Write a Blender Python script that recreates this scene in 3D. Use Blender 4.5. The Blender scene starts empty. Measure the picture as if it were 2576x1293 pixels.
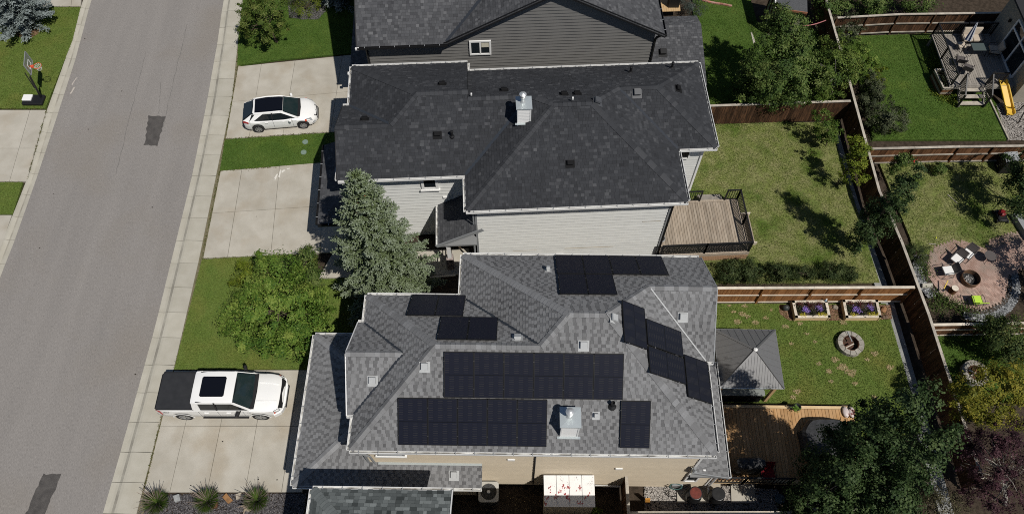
import bpy, math, random
import numpy as np
from mathutils import Vector, Matrix
R = math.radians
rnd = random.Random(7)
nr = np.random.default_rng(11)
SC = bpy.context.scene
COL = SC.collection

# ------------------------------------------------------------------ camera, sky, sun, exposure
CAM_H, PITCH, FOC = 37.1, R(60.6), 1965.0 / 2576 * 36
cam = bpy.data.objects.new('camera', bpy.data.cameras.new('camera'))
COL.objects.link(cam)
cam.location = (0, 0, CAM_H)
cam.rotation_euler = (R(90) - PITCH, 0, 0)
cam.data.sensor_width = 36
cam.data.lens = FOC
cam.data.clip_end = 2000
SC.camera = cam
SUN_EL, SUN_AZ = R(57.5), R(130.9 - 180)       # direction towards the sun, measured from +x
wd = bpy.data.worlds.new('World'); SC.world = wd; wd.use_nodes = True
sky = wd.node_tree.nodes.new('ShaderNodeTexSky'); sky.sky_type = 'NISHITA'; sky.sun_disc = False
sky.sun_elevation = SUN_EL; sky.sun_rotation = R(90) - SUN_AZ
sky.altitude = 1000; sky.air_density = 1.0; sky.dust_density = 0.6
bg = wd.node_tree.nodes['Background']; bg.inputs[1].default_value = 0.05
wd.node_tree.links.new(sky.outputs[0], bg.inputs[0])
sun = bpy.data.objects.new('sun', bpy.data.lights.new('sun', 'SUN')); COL.objects.link(sun)
sun.data.energy = 4.2; sun.data.angle = R(0.53); sun.data.color = (1, 0.955, 0.88)
sd = Vector((math.cos(SUN_EL) * math.cos(SUN_AZ), math.cos(SUN_EL) * math.sin(SUN_AZ), math.sin(SUN_EL)))
sun.rotation_euler = sd.to_track_quat('Z', 'Y').to_euler()
sun.location = sd * 80
SC.view_settings.view_transform = 'Standard'; SC.view_settings.look = 'None'
SC.view_settings.gamma = 1; SC.view_settings.exposure = 0.0
SC.view_settings.use_curve_mapping = False
SC.cycles.filter_width = 1.0; SC.cycles.use_denoising = False

# ------------------------------------------------------------------ surveying: plan position seen along a sight line at height z
_fw = Vector((0, math.cos(PITCH), -math.sin(PITCH))); _up = Vector((0, math.sin(PITCH), math.cos(PITCH)))
def P(x, y, z=0.0):
    d = _fw * 1965.0 + Vector((1, 0, 0)) * (x - 1288) - _up * (y - 646.5)
    return Vector((0, 0, CAM_H)) + d * ((z - CAM_H) / d.z)

# ------------------------------------------------------------------ materials
MATS = {}
def mat(name, col, col2=None, rough=0.85, scale=6.0, bump=0.0, bscale=40.0, metal=0.0, spec=0.3, obj_var=0.0, tone=None,
        col3=None, scale3=1.0, w3=(0.5, 0.7), stretch=None, trans=0.0, coat=0.0, fine=None, detail=6.0, w2=(0.35, 0.65)):
    """Procedural material: base colour mixed by noise with col2, larger patches of col3, per-piece variation, relief."""
    if name in MATS: return MATS[name]
    m = bpy.data.materials.new(name); m.use_nodes = True
    nt = m.node_tree; N = nt.nodes; L = nt.links
    b = N['Principled BSDF']
    b.inputs['Roughness'].default_value = rough; b.inputs['Metallic'].default_value = metal
    b.inputs['Specular IOR Level'].default_value = spec
    if coat: b.inputs['Coat Weight'].default_value = coat; b.inputs['Coat Roughness'].default_value = 0.08
    if trans: b.inputs['Transmission Weight'].default_value = trans
    tc = N.new('ShaderNodeTexCoord').outputs['Object']
    geo = N.new('ShaderNodeNewGeometry').outputs['Position']
    vec = geo
    if stretch:
        mp = N.new('ShaderNodeMapping'); mp.inputs['Scale'].default_value = stretch
        L.new(geo, mp.inputs['Vector']); vec = mp.outputs['Vector']
    def noise(sc, det=detail, v=None):
        n = N.new('ShaderNodeTexNoise'); n.inputs['Scale'].default_value = sc; n.inputs['Detail'].default_value = det
        L.new(v or vec, n.inputs['Vector']); return n.outputs['Fac']
    def ramp(f, lo, hi):
        r = N.new('ShaderNodeMapRange'); r.inputs['From Min'].default_value = lo; r.inputs['From Max'].default_value = hi
        L.new(f, r.inputs['Value']); return r.outputs['Result']
    def mix(f, a, c, mode='MIX'):
        x = N.new('ShaderNodeMix'); x.data_type = 'RGBA'; x.blend_type = mode
        if isinstance(f, float): x.inputs[0].default_value = f
        else: L.new(f, x.inputs[0])
        for s, v in ((6, a), (7, c)):
            if isinstance(v, tuple): x.inputs[s].default_value = (*v, 1)
            else: L.new(v, x.inputs[s])
        return x.outputs[2]
    c = col
    if col2: c = mix(ramp(noise(scale), *w2), c, col2)
    if col3: c = mix(ramp(noise(scale3, 4.0, geo), *w3), c, col3)
    if tone:
        at = N.new('ShaderNodeAttribute'); at.attribute_name = 'tone'
        cr = N.new('ShaderNodeValToRGB'); el = cr.color_ramp.elements
        while len(el) < len(tone): el.new(0.5)
        for i, (p, k) in enumerate(tone): el[i].position = p; el[i].color = (*k, 1)
        L.new(at.outputs['Fac'], cr.inputs['Fac'])
        c = mix(ramp(noise(scale), 0.3, 0.7), cr.outputs[0], cr.outputs[0]) if not col2 else mix(0.5, cr.outputs[0], c, 'OVERLAY')
        if not col2: c = cr.outputs[0]
    if fine:
        f = ramp(noise(fine[0], 2.0), 0.25, 0.75)
        v = N.new('ShaderNodeMapRange'); v.inputs['To Min'].default_value = 1 - fine[1]; v.inputs['To Max'].default_value = 1 + fine[1]
        L.new(f, v.inputs['Value'])
        hs = N.new('ShaderNodeHueSaturation'); L.new(v.outputs[0], hs.inputs['Value'])
        if isinstance(c, tuple): hs.inputs['Color'].default_value = (*c, 1)
        else: L.new(c, hs.inputs['Color'])
        c = hs.outputs[0]
    if obj_var:
        oi = N.new('ShaderNodeObjectInfo')
        v = N.new('ShaderNodeMapRange'); v.inputs['To Min'].default_value = 1 - obj_var; v.inputs['To Max'].default_value = 1 + obj_var
        L.new(oi.outputs['Random'], v.inputs['Value'])
        hs = N.new('ShaderNodeHueSaturation'); L.new(v.outputs[0], hs.inputs['Value'])
        if isinstance(c, tuple): hs.inputs['Color'].default_value = (*c, 1)
        else: L.new(c, hs.inputs['Color'])
        c = hs.outputs[0]
    if isinstance(c, tuple): b.inputs['Base Color'].default_value = (*c, 1)
    else: L.new(c, b.inputs['Base Color'])
    if bump:
        bp = N.new('ShaderNodeBump'); bp.inputs['Strength'].default_value = 0.6; bp.inputs['Distance'].default_value = bump
        L.new(noise(bscale, 3.0), bp.inputs['Height']); L.new(bp.outputs[0], b.inputs['Normal'])
    MATS[name] = m
    return m

# ------------------------------------------------------------------ mesh building
class MB:
    """Collects shapes (world or root-local coordinates) and links them as one mesh object."""
    def __init__(s): s.v = []; s.f = []; s.m = []; s.t = []; s.mi = 0; s.tone = 0.5
    def add(s, vs, fs):
        o = len(s.v); s.v.extend(tuple(v) for v in vs)
        for f in fs: s.f.append(tuple(i + o for i in f)); s.m.append(s.mi); s.t.append(s.tone)
        return s
    def box(s, c, d, rz=0.0, rx=0.0):
        M = Matrix.Rotation(rz, 3, 'Z') @ Matrix.Rotation(rx, 3, 'X'); c = Vector(c)
        vs = [c + M @ Vector((x * d[0] / 2, y * d[1] / 2, z * d[2] / 2)) for z in (-1, 1) for y in (-1, 1) for x in (-1, 1)]
        return s.add(vs, [(0, 2, 3, 1), (4, 5, 7, 6), (0, 1, 5, 4), (2, 6, 7, 3), (0, 4, 6, 2), (1, 3, 7, 5)])
    def bar(s, a, b, w, h, up=(0, 0, 1)):
        a, b = Vector(a), Vector(b); d = (b - a).normalized(); u = Vector(up)
        sd_ = d.cross(u)
        if sd_.length < 1e-4: sd_ = d.cross(Vector((1, 0, 0)))
        sd_.normalize(); u = sd_.cross(d)
        vs = [p + sd_ * (x * w / 2) + u * (z * h / 2) for p in (a, b) for x, z in ((-1, -1), (1, -1), (1, 1), (-1, 1))]
        return s.add(vs, [(0, 1, 2, 3), (7, 6, 5, 4), (0, 4, 5, 1), (1, 5, 6, 2), (2, 6, 7, 3), (3, 7, 4, 0)])
    def prism(s, poly, z0, z1):
        n = len(poly); vs = [(p[0], p[1], z0) for p in poly] + [(p[0], p[1], z1) for p in poly]
        a = sum(poly[i][0] * poly[(i + 1) % n][1] - poly[(i + 1) % n][0] * poly[i][1] for i in range(n))
        if a < 0: vs = [(p[0], p[1], z0) for p in poly[::-1]] + [(p[0], p[1], z1) for p in poly[::-1]]
        return s.add(vs, [tuple(range(n))[::-1], tuple(range(n, 2 * n))] + [(i, (i + 1) % n, n + (i + 1) % n, n + i) for i in range(n)])
    def slab(s, top, down):
        """A planar polygon (3D) given thickness along the vector down."""
        n = len(top); down = Vector(down); top = [Vector(p) for p in top]
        nrm = Vector((0, 0, 0))
        for i in range(n): nrm += top[i].cross(top[(i + 1) % n])
        if nrm.dot(down) > 0: top = top[::-1]
        vs = [p + down for p in top] + top
        return s.add(vs, [tuple(range(n))[::-1], tuple(range(n, 2 * n))] + [(i, (i + 1) % n, n + (i + 1) % n, n + i) for i in range(n)])
    def tube(s, path, r, n=8, caps=True):
        path = [Vector(p) for p in path]; rs = r if isinstance(r, (list, tuple)) else [r] * len(path)
        rings = []; ref = None
        for i, p in enumerate(path):
            d = (path[min(i + 1, len(path) - 1)] - path[max(i - 1, 0)]).normalized()
            if ref is None: ref = Vector((0, 0, 1)) if abs(d.z) < 0.9 else Vector((1, 0, 0))
            x = d.cross(ref)
            if x.length < 1e-5: x = d.cross(Vector((0.3, 1, 0.1)))
            x.normalize(); y = x.cross(d).normalized(); ref = y
            rings.append([p + (x * math.cos(2 * math.pi * k / n) + y * math.sin(2 * math.pi * k / n)) * rs[i] for k in range(n)])
        vs = [q for rg in rings for q in rg]; fs = []
        for i in range(len(path) - 1):
            for k in range(n): fs.append((i * n + k, i * n + (k + 1) % n, (i + 1) * n + (k + 1) % n, (i + 1) * n + k))
        if caps: fs += [tuple(range(n))[::-1], tuple(range((len(path) - 1) * n, len(path) * n))]
        return s.add(vs, fs)
    def lathe(s, prof, c=(0, 0, 0), n=16, cap=True):
        c = Vector(c); vs = []; fs = []
        for r_, z in prof:
            for k in range(n): a = 2 * math.pi * k / n; vs.append(c + Vector((r_ * math.cos(a), r_ * math.sin(a), z)))
        for i in range(len(prof) - 1):
            for k in range(n): fs.append((i * n + k, i * n + (k + 1) % n, (i + 1) * n + (k + 1) % n, (i + 1) * n + k))
        if cap: fs += [tuple(range(n))[::-1], tuple(range((len(prof) - 1) * n, len(prof) * n))]
        return s.add(vs, fs)
    def ball(s, c, r, n=8, m=6, sq=(1, 1, 1)):
        c = Vector(c); prof = [(max(math.sin(math.pi * i / m), 0.02), -math.cos(math.pi * i / m)) for i in range(m + 1)]
        vs = []; fs = []
        for pr_, z in prof:
            for k in range(n):
                a = 2 * math.pi * k / n; vs.append(c + Vector((r * pr_ * math.cos(a) * sq[0], r * pr_ * math.sin(a) * sq[1], r * z * sq[2])))
        for i in range(m):
            for k in range(n): fs.append((i * n + k, i * n + (k + 1) % n, (i + 1) * n + (k + 1) % n, (i + 1) * n + k))
        fs += [tuple(range(n))[::-1], tuple(range(m * n, (m + 1) * n))]
        return s.add(vs, fs)
    def build(s, name, mats, parent=None, kind=None, smooth=False, world=True, bevel=0.0):
        off = Vector((0, 0, 0)); q = parent
        while world and q is not None: off += q.location; q = q.parent
        me = bpy.data.meshes.new(name)
        me.from_pydata([(v[0] - off.x, v[1] - off.y, v[2] - off.z) for v in s.v], [], s.f)
        mats = mats if isinstance(mats, (list, tuple)) else [mats]
        for m_ in mats: me.materials.append(m_)
        if len(mats) > 1: me.polygons.foreach_set('material_index', s.m)
        if any(t != 0.5 for t in s.t):
            at = me.attributes.new('tone', 'FLOAT', 'FACE'); at.data.foreach_set('value', s.t)
        if smooth: me.polygons.foreach_set('use_smooth', [True] * len(s.f)); 
        o = bpy.data.objects.new(name, me); COL.objects.link(o)
        if parent is not None: o.parent = parent
        if kind: o['kind'] = kind
        if bevel:
            bv = o.modifiers.new('bevel', 'BEVEL'); bv.width = bevel; bv.segments = 2; bv.limit_method = 'ANGLE'
        return o

def npmesh(name, V, F, m, parent=None, tone=None, kind=None, off=(0, 0, 0), smooth=False):
    """Fast mesh from arrays: V (n,3) in world coordinates, F (k,3 or 4); tone per face."""
    V = np.asarray(V, np.float32).copy(); F = np.asarray(F, np.int32)
    q = parent; o_ = np.zeros(3)
    while q is not None: o_ += np.array(q.location); q = q.parent
    V -= o_.astype(np.float32)
    me = bpy.data.meshes.new(name); k = F.shape[1]
    me.vertices.add(len(V)); me.vertices.foreach_set('co', V.ravel())
    me.loops.add(F.size); me.loops.foreach_set('vertex_index', F.ravel())
    me.polygons.add(len(F)); me.polygons.foreach_set('loop_start', np.arange(0, F.size, k, dtype=np.int32))
    me.polygons.foreach_set('loop_total', np.full(len(F), k, np.int32))
    if smooth: me.polygons.foreach_set('use_smooth', np.ones(len(F), bool))
    for x in (m if isinstance(m, (list, tuple)) else [m]): me.materials.append(x)
    if tone is not None:
        at = me.attributes.new('tone', 'FLOAT', 'FACE'); at.data.foreach_set('value', np.asarray(tone, np.float32))
    me.update(calc_edges=True)
    o = bpy.data.objects.new(name, me); COL.objects.link(o)
    if parent is not None: o.parent = parent
    if kind: o['kind'] = kind
    return o

def thing(name, label, cat, loc=(0, 0, 0), group=None, rz=0.0):
    o = bpy.data.objects.new(name, None); COL.objects.link(o); o.location = loc; o.rotation_euler = (0, 0, rz)
    o.empty_display_size = 0.2
    o['label'] = label; o['category'] = cat
    if group: o['group'] = group
    return o
def tag(o, label, cat, group=None):
    o['label'] = label; o['category'] = cat
    if group: o['group'] = group
    return o
def kids(o): return [c for c in bpy.data.objects if c.parent == o]
def dup(root, loc, rz=0.0, label=None, scale=None):
    """A copy of a thing with copies of its parts and sub-parts."""
    def cp(o, par):
        c = o.copy(); COL.objects.link(c); c.parent = par
        for k in TREE.get(o.name, ()): cp(k, c)
        return c
    TREE = {}
    for o in bpy.data.objects:
        if o.parent: TREE.setdefault(o.parent.name, []).append(o)
    r = cp(root, None); r.location = loc; r.rotation_euler = (0, 0, rz)
    if label: r['label'] = label
    if scale: r.scale = (scale,) * 3
    return r
def piece(name, me, loc, parent, rot=None):
    """A piece that shares its mesh with others; loc is in world coordinates."""
    o = bpy.data.objects.new(name, me); COL.objects.link(o); o.parent = parent
    off = Vector((0, 0, 0)); q = parent
    while q is not None: off += q.location; q = q.parent
    o.location = Vector(loc) - off
    if rot is not None: o.rotation_euler = rot
    return o

# ------------------------------------------------------------------ 2D clipping
def clip(poly, h):
    A, B, C = h; out = []; n = len(poly)
    for i in range(n):
        p, q = poly[i], poly[(i + 1) % n]; a = A * p[0] + B * p[1] + C; b = A * q[0] + B * q[1] + C
        if a >= 0: out.append(p)
        if (a >= 0) != (b >= 0):
            t = a / (a - b); out.append((p[0] + (q[0] - p[0]) * t, p[1] + (q[1] - p[1]) * t))
    return out
def area(poly): return abs(sum(poly[i][0] * poly[(i + 1) % len(poly)][1] - poly[(i + 1) % len(poly)][0] * poly[i][1] for i in range(len(poly)))) / 2 if len(poly) > 2 else 0
def halfplanes(poly):
    a = sum(poly[i][0] * poly[(i + 1) % len(poly)][1] - poly[(i + 1) % len(poly)][0] * poly[i][1] for i in range(len(poly)))
    if a < 0: poly = poly[::-1]
    return [(-(q[1] - p[1]), q[0] - p[0], (q[1] - p[1]) * p[0] - (q[0] - p[0]) * p[1]) for p, q in zip(poly, poly[1:] + poly[:1])]
def inside(pt, poly):
    x, y = pt; c = False; n = len(poly)
    for i in range(n):
        (x1, y1), (x2, y2) = poly[i], poly[i - 1]
        if (y1 > y) != (y2 > y) and x < (x2 - x1) * (y - y1) / (y2 - y1) + x1: c = not c
    return c
def inside_np(X, Y, poly):
    c = np.zeros(len(X), bool); n = len(poly)
    for i in range(n):
        (x1, y1), (x2, y2) = poly[i], poly[i - 1]
        if y1 == y2: continue
        c ^= ((y1 > Y) != (y2 > Y)) & (X < (x2 - x1) * (Y - y1) / (y2 - y1) + x1)
    return c
# ------------------------------------------------------------------ ground materials
M_asphalt = mat('asphalt', (0.208, 0.195, 0.185), (0.236, 0.221, 0.209), rough=0.95, scale=0.5, bump=0.006, bscale=60, col3=(0.214, 0.196, 0.178), scale3=0.22, fine=(38, 0.32), spec=0.15, stretch=(2.2, 0.22, 1), detail=3, w2=(0.25, 0.75))
M_patch = mat('asphalt_patch', (0.062, 0.058, 0.056), (0.088, 0.082, 0.078), rough=0.9, scale=3, fine=(30, 0.3), bump=0.006, spec=0.2)
M_walk = mat('concrete_walk', (0.365, 0.345, 0.29), (0.41, 0.39, 0.335), rough=0.9, scale=1.6, obj_var=0.05, fine=(45, 0.08), bump=0.002, bscale=90, spec=0.2, col3=(0.36, 0.335, 0.275), scale3=0.5, w3=(0.55, 0.8))
M_drive = mat('concrete_drive', (0.36, 0.335, 0.285), (0.425, 0.40, 0.348), rough=0.9, scale=1.1, obj_var=0.035, fine=(40, 0.09), bump=0.003, bscale=70, spec=0.2, col3=(0.32, 0.275, 0.21), scale3=0.6, w3=(0.50, 0.8))
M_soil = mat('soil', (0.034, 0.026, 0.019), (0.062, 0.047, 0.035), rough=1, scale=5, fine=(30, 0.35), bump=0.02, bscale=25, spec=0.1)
M_lawn = mat('lawn_green', (0.105, 0.142, 0.034), (0.088, 0.13, 0.028), rough=1, scale=1.2, col3=(0.13, 0.14, 0.035), scale3=0.5, w3=(0.48, 0.72), fine=(14, 0.35), bump=0.03, bscale=30, spec=0.08)
M_lawn_dry = mat('lawn_dry', (0.135, 0.16, 0.046), (0.185, 0.185, 0.08), rough=1, scale=1.6, col3=(0.07, 0.11, 0.02), scale3=0.55, w3=(0.5, 0.66), fine=(12, 0.4), bump=0.03, bscale=26, spec=0.08)
M_lawn_lush = mat('lawn_lush', (0.052, 0.095, 0.018), (0.068, 0.112, 0.024), rough=1, scale=1.0, col3=(0.09, 0.13, 0.022), scale3=0.5, w3=(0.56, 0.8), fine=(14, 0.3), bump=0.03, bscale=30, spec=0.08)
def leafm(name, a, b, c, rough=0.6, spec=0.18, sss=0.0):
    m = mat(name, a, tone=[(0.0, a), (0.5, b), (1.0, c)], rough=rough, spec=spec)
    nt = m.node_tree; N = nt.nodes; L = nt.links; bs = N['Principled BSDF']
    tr = N.new('ShaderNodeBsdfTranslucent'); mx = N.new('ShaderNodeMixShader'); mx.inputs[0].default_value = 0.25
    src = bs.inputs['Base Color'].links[0].from_socket
    L.new(src, tr.inputs['Color']); L.new(bs.outputs[0], mx.inputs[1]); L.new(tr.outputs[0], mx.inputs[2])
    L.new(mx.outputs[0], N['Material Output'].inputs[0])
    return m
M_gr = leafm('grass_blade', (0.085, 0.135, 0.022), (0.135, 0.19, 0.036), (0.215, 0.235, 0.07), rough=0.8, spec=0.1)
M_gr_dry = leafm('grass_blade_dry', (0.10, 0.15, 0.025), (0.18, 0.215, 0.055), (0.33, 0.285, 0.14), rough=0.9, spec=0.08)
M_gr_lush = leafm('grass_blade_lush', (0.055, 0.108, 0.014), (0.098, 0.165, 0.027), (0.175, 0.215, 0.05), rough=0.8, spec=0.1)

def structure(o): o['kind'] = 'structure'; return o
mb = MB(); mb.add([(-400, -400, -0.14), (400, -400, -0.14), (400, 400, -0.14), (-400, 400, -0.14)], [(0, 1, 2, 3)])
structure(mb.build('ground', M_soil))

def pl(pts, z=0.0): return [P(x, y, z) for x, y in pts]
def interp(pts):
    pts = sorted([(p.y, p.x) for p in pts])
    ys = [p[0] for p in pts]; xs = [p[1] for p in pts]
    def f(y):
        if y <= ys[0]: i = 0
        elif y >= ys[-1]: i = len(ys) - 2
        else: i = max(k for k in range(len(ys) - 1) if ys[k] <= y)
        t = (y - ys[i]) / (ys[i + 1] - ys[i]); t = max(-30, min(30, t))
        return xs[i] + (xs[i + 1] - xs[i]) * t
    return f
road_l = interp(pl([(228, 0), (187.7, 150.8), (144, 285), (95.5, 432), (33.8, 607), (0, 690.6)]) + [Vector((-27.5, 7.3, 0)), Vector((-27.3, -60, 0)), Vector((-29.2, 110, 0))])
kerb_l = interp(pl([(209, 0), (164, 151), (115.6, 285), (75.4, 432), (14, 586)]) + [Vector((-28.25, 7.3, 0)), Vector((-28.05, -60, 0)), Vector((-29.95, 110, 0))])
road_r = interp(pl([(561, 0), (548, 94), (519.4, 256), (484, 432), (446, 587.7), (387.4, 825.8), (311, 1102), (256, 1292.6)]) + [Vector((-18.5, -60, 0)), Vector((-20.3, 110, 0))])
walk_r = interp(pl([(611, 0), (600, 90.5), (583, 256), (551, 404.7), (501, 650), (446, 890), (407, 1042.7), (343, 1291.5)]) + [Vector((-17.0, -60, 0)), Vector((-19.1, 110, 0))])
ys = [-60, -20] + [y * 2.0 for y in range(2, 25)] + [70, 110]
mb = MB()
for a, b in zip(ys, ys[1:]):
    mb.add([(road_l(a), a, -0.075), (road_r(a), a, -0.075), (road_r(b), b, -0.075), (road_l(b), b, -0.075)], [(0, 1, 2, 3)])
road = structure(mb.build('road', M_asphalt))
def ragged(pts, z, name, m, parent, seed, amp=0.05, step=0.18):
    q = random.Random(seed); w = pl(pts); out = []
    for i in range(len(w)):
        a, b = w[i], w[(i + 1) % len(w)]; n = max(2, int((b - a).length / step))
        for k in range(n): out.append(a.lerp(b, k / n) + Vector((q.uniform(-amp, amp), q.uniform(-amp, amp), 0)))
    m_ = MB(); m_.add([(p.x, p.y, z) for p in out], [tuple(range(len(out)))])
    o = m_.build(name, m, parent); return o
ragged([(373, 290), (415, 291), (396, 365), (361, 364)], -0.071, 'asphalt_patch', M_patch, road, 1)
ragged([(105, 1191), (152, 1190), (108, 1300), (58, 1300)], -0.071, 'asphalt_patch', M_patch, road, 2)
M_chalk = mat('scuff', (0.42, 0.38, 0.34), rough=1)
ragged([(190, 195), (194, 193), (180, 213), (178, 211)], -0.071, 'scuff', M_chalk, road, 3, 0.02)
ragged([(183, 219), (188, 217), (178, 234), (174, 235)], -0.071, 'scuff', M_chalk, road, 4, 0.02)
mb = MB()
M_seam = mat('seam_tar', (0.13, 0.125, 0.12), rough=0.9)
for a_, b_ in (((366, 130), (290, 436)), ((404, 205), (398, 285)), ((470, 60), (405, 330))):
    q = random.Random(a_[0]); A_, B_ = P(*a_), P(*b_); n_ = 26; pts_ = [A_.lerp(B_, i / n_) + Vector((q.uniform(-.035, .035), 0, 0)) for i in range(n_ + 1)]
    for p_, q_ in zip(pts_, pts_[1:]): w_ = q.uniform(0.006, 0.016); mb.add([(p_.x - w_, p_.y, -0.0705), (p_.x + w_, p_.y, -0.0705), (q_.x + w_, q_.y, -0.0705), (q_.x - w_, q_.y, -0.0705)], [(0, 3, 2, 1)])
mb.build('seam', M_seam, road)
q = random.Random(5); mb = MB()
for x, y in [(212, 96), (305, 228), (221, 324), (382, 520), (580, 624), (339, 940), (133, 486), (98, 622), (340, 1183), (430, 925)]:
    p = P(x, y); mb.ball((p.x, p.y, -0.07), 0.05 * q.uniform(0.6, 1.1), 6, 4, (1, 0.7, 0.4))
mb.build('pebble', mat('dark_pebble', (0.03, 0.025, 0.02)), road, kind='stuff')

M_wdirt = mat('gutter_dirt', (0.25, 0.232, 0.195), (0.37, 0.35, 0.295), rough=1, obj_var=0.14, scale=1.2, fine=(40, 0.15))
mb = MB()
for a, b in zip(ys, ys[1:]): mb.add([(walk_r(a) - 0.1, a, -0.05), (walk_r(a) + 0.3, a, -0.05), (walk_r(b) + 0.3, b, -0.05), (walk_r(b) - 0.1, b, -0.05)], [(0, 1, 2, 3)])
structure(mb.build('verge', mat('verge_dirt', (0.17, 0.145, 0.095), (0.11, 0.105, 0.055), rough=1, scale=7, fine=(30, 0.25))))
# rolled kerb and pavement, slab by slab
def strip(name, fa, fb, y0, y1, step, prof, m, gap=0.022, seed=0, dirt=None):
    q = random.Random(seed); par = structure(thing_empty(name)); y = y0
    while y < y1:
        st = step * q.choice([1, 1, 1, 1.02, 0.97]); a, b = y + gap / 2, y + st - gap / 2; dz = q.uniform(-0.006, 0.006)
        mb = MB(); rows = []
        sk = 0.05 if fb is walk_r else 0.0
        for yy in (a, b):
            xa, xb = fa(yy), fb(yy)
            rows.append([(xa + (xb - xa) * u, yy - sk * (u), z + dz) for u, z in prof])
        n = len(prof); vs = rows[0] + rows[1] + [(rows[0][0][0], a, -0.14), (rows[0][-1][0], a, -0.14), (rows[1][0][0], b, -0.14), (rows[1][-1][0], b, -0.14)]
        fs = [(i, i + 1, n + i + 1, n + i) if fb(a) > fa(a) else (i + 1, i, n + i, n + i + 1) for i in range(n - 1)]
        fs += [(2 * n, 2 * n + 1) + tuple(range(n - 1, -1, -1)), tuple(range(n, 2 * n)) + (2 * n + 3, 2 * n + 2), (0, n, 2 * n + 2, 2 * n), (n - 1, 2 * n + 1, 2 * n + 3, 2 * n - 1)]
        for k_, f_ in enumerate(fs): mb.f.append(f_); mb.m.append(1 if k_ == dirt else 0); mb.t.append(0.5)
        mb.v = [tuple(v) for v in vs]; mb.build('slab', [m, M_wdirt], par); y += st
    return par
def thing_empty(name):
    o = bpy.data.objects.new(name, None); COL.objects.link(o); return o
ROLL = [(0, -0.07), (0.16, -0.085), (0.24, -0.075), (0.34, -0.015), (0.42, 0.0), (1.0, 0.0)]
strip('pavement', road_r, walk_r, P(0, 1292).y - 2.9, 46, 1.47, ROLL, M_walk, seed=3, dirt=2)
strip('kerb', road_l, kerb_l, 4, 46, 1.5, [(0, -0.07), (0.4, -0.085), (0.52, -0.07), (0.75, -0.01), (0.85, 0.0), (1.0, 0.0)], M_walk, seed=4, dirt=1)
M_crack = mat('joint_dirt', (0.09, 0.085, 0.05), (0.05, 0.07, 0.02), rough=1, scale=8)
# weeds and dirt along the joint between the pavement and the drives
M_weed = leafm('weed_leaf', (0.08, 0.10, 0.025), (0.13, 0.135, 0.04), (0.20, 0.17, 0.08), rough=0.9, spec=0.08)

def slabs(name, c, us, vs_, m, gap=0.022, z=0.0, seed=0):
    """A concrete drive: corner pixels c (nw, ne, se, sw), cut at the fractions us along and vs across."""
    w = pl(c); par = structure(thing_empty(name)); q = random.Random(seed)
    def B(u, v): return (w[0].lerp(w[1], u)).lerp(w[3].lerp(w[2], u), v)
    lx = (w[1] - w[0]).length; ly = (w[3] - w[0]).length
    for u0, u1 in zip(us, us[1:]):
        for v0, v1 in zip(vs_, vs_[1:]):
            gu, gv = gap / lx / 2, gap / ly / 2; dz = q.uniform(-0.004, 0.004)
            mb = MB(); p = [B(u0 + gu, v0 + gv), B(u1 - gu, v0 + gv), B(u1 - gu, v1 - gv), B(u0 + gu, v1 - gv)]
            mb.prism([(a.x, a.y) for a in p], -0.13, z + dz); mb.build('slab', m, par)
    return par
slabs('driveway', [(599, 168), (890, 138), (860, 331), (568, 350)], [0, 0.2, 0.49, 0.9, 1], [0, 0.5, 1], M_drive, seed=1)
d2 = slabs('driveway', [(555, 430), (850, 406), (850, 634), (511, 650)], [0, 0.18, 0.5, 0.87, 1], [0, 0.5, 1], M_drive, seed=2)
slabs('driveway', [(438, 931), (800, 930), (760, 1237), (361, 1238)], [0, 0.165, 0.40, 0.64, 0.87, 1], [0, 0.48, 1], M_drive, seed=3)
slabs('driveway', [(-90, 277), (117, 277), (67, 457), (-150, 457)], [0, 0.35, 0.8, 1], [0, 0.55, 1], M_drive, seed=4)
slabs('driveway', [(-150, 541), (30, 541), (-30, 720), (-220, 720)], [0, 0.5, 1], [0, 1], M_drive, seed=5)
slabs('driveway', [(60, -90), (214, -90), (203, 17), (40, 17)], [0, 0.5, 0.85, 1], [0, 1], M_drive, seed=6)
for i, (x, y, l, a) in enumerate(((693, 444, 14, 1.1), (703, 436, 18, 1.3), (711, 430, 10, 0.6), (724, 424, 8, 0.2), (690, 452, 6, 2.0))):
    dx, dy = math.cos(a) * l / 2, -math.sin(a) * l / 2; ragged([(x - dx, y - dy), (x + dx, y + dy), (x + dx + 3, y + dy + 2), (x - dx + 3, y - dy + 2)], 0.008, 'chalk_mark', mat('chalk', (0.62, 0.60, 0.55), rough=1), d2, 30 + i, 0.02, 0.08)
q = random.Random(15); mb = MB()
for x, y in [(845, 505), (760, 478), (812, 530), (668, 160), (625, 285), (703, 1083), (650, 1205), (480, 1220), (697, 1206), (560, 1110), (705, 590), (645, 545)]:
    p = P(x, y, 0.0); mb.ball((p.x, p.y, 0.006), 0.035 * q.uniform(0.5, 1.2), 6, 4, (1, 0.8, 0.3))
mb.build('speck', MATS['dark_pebble'], d2, kind='stuff')
slabs('garden_path', [(838, 634), (1180, 625), (1180, 690), (800, 700)], [0, 0.25, 0.5, 0.75, 1], [0, 1], M_drive, seed=7)

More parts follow.
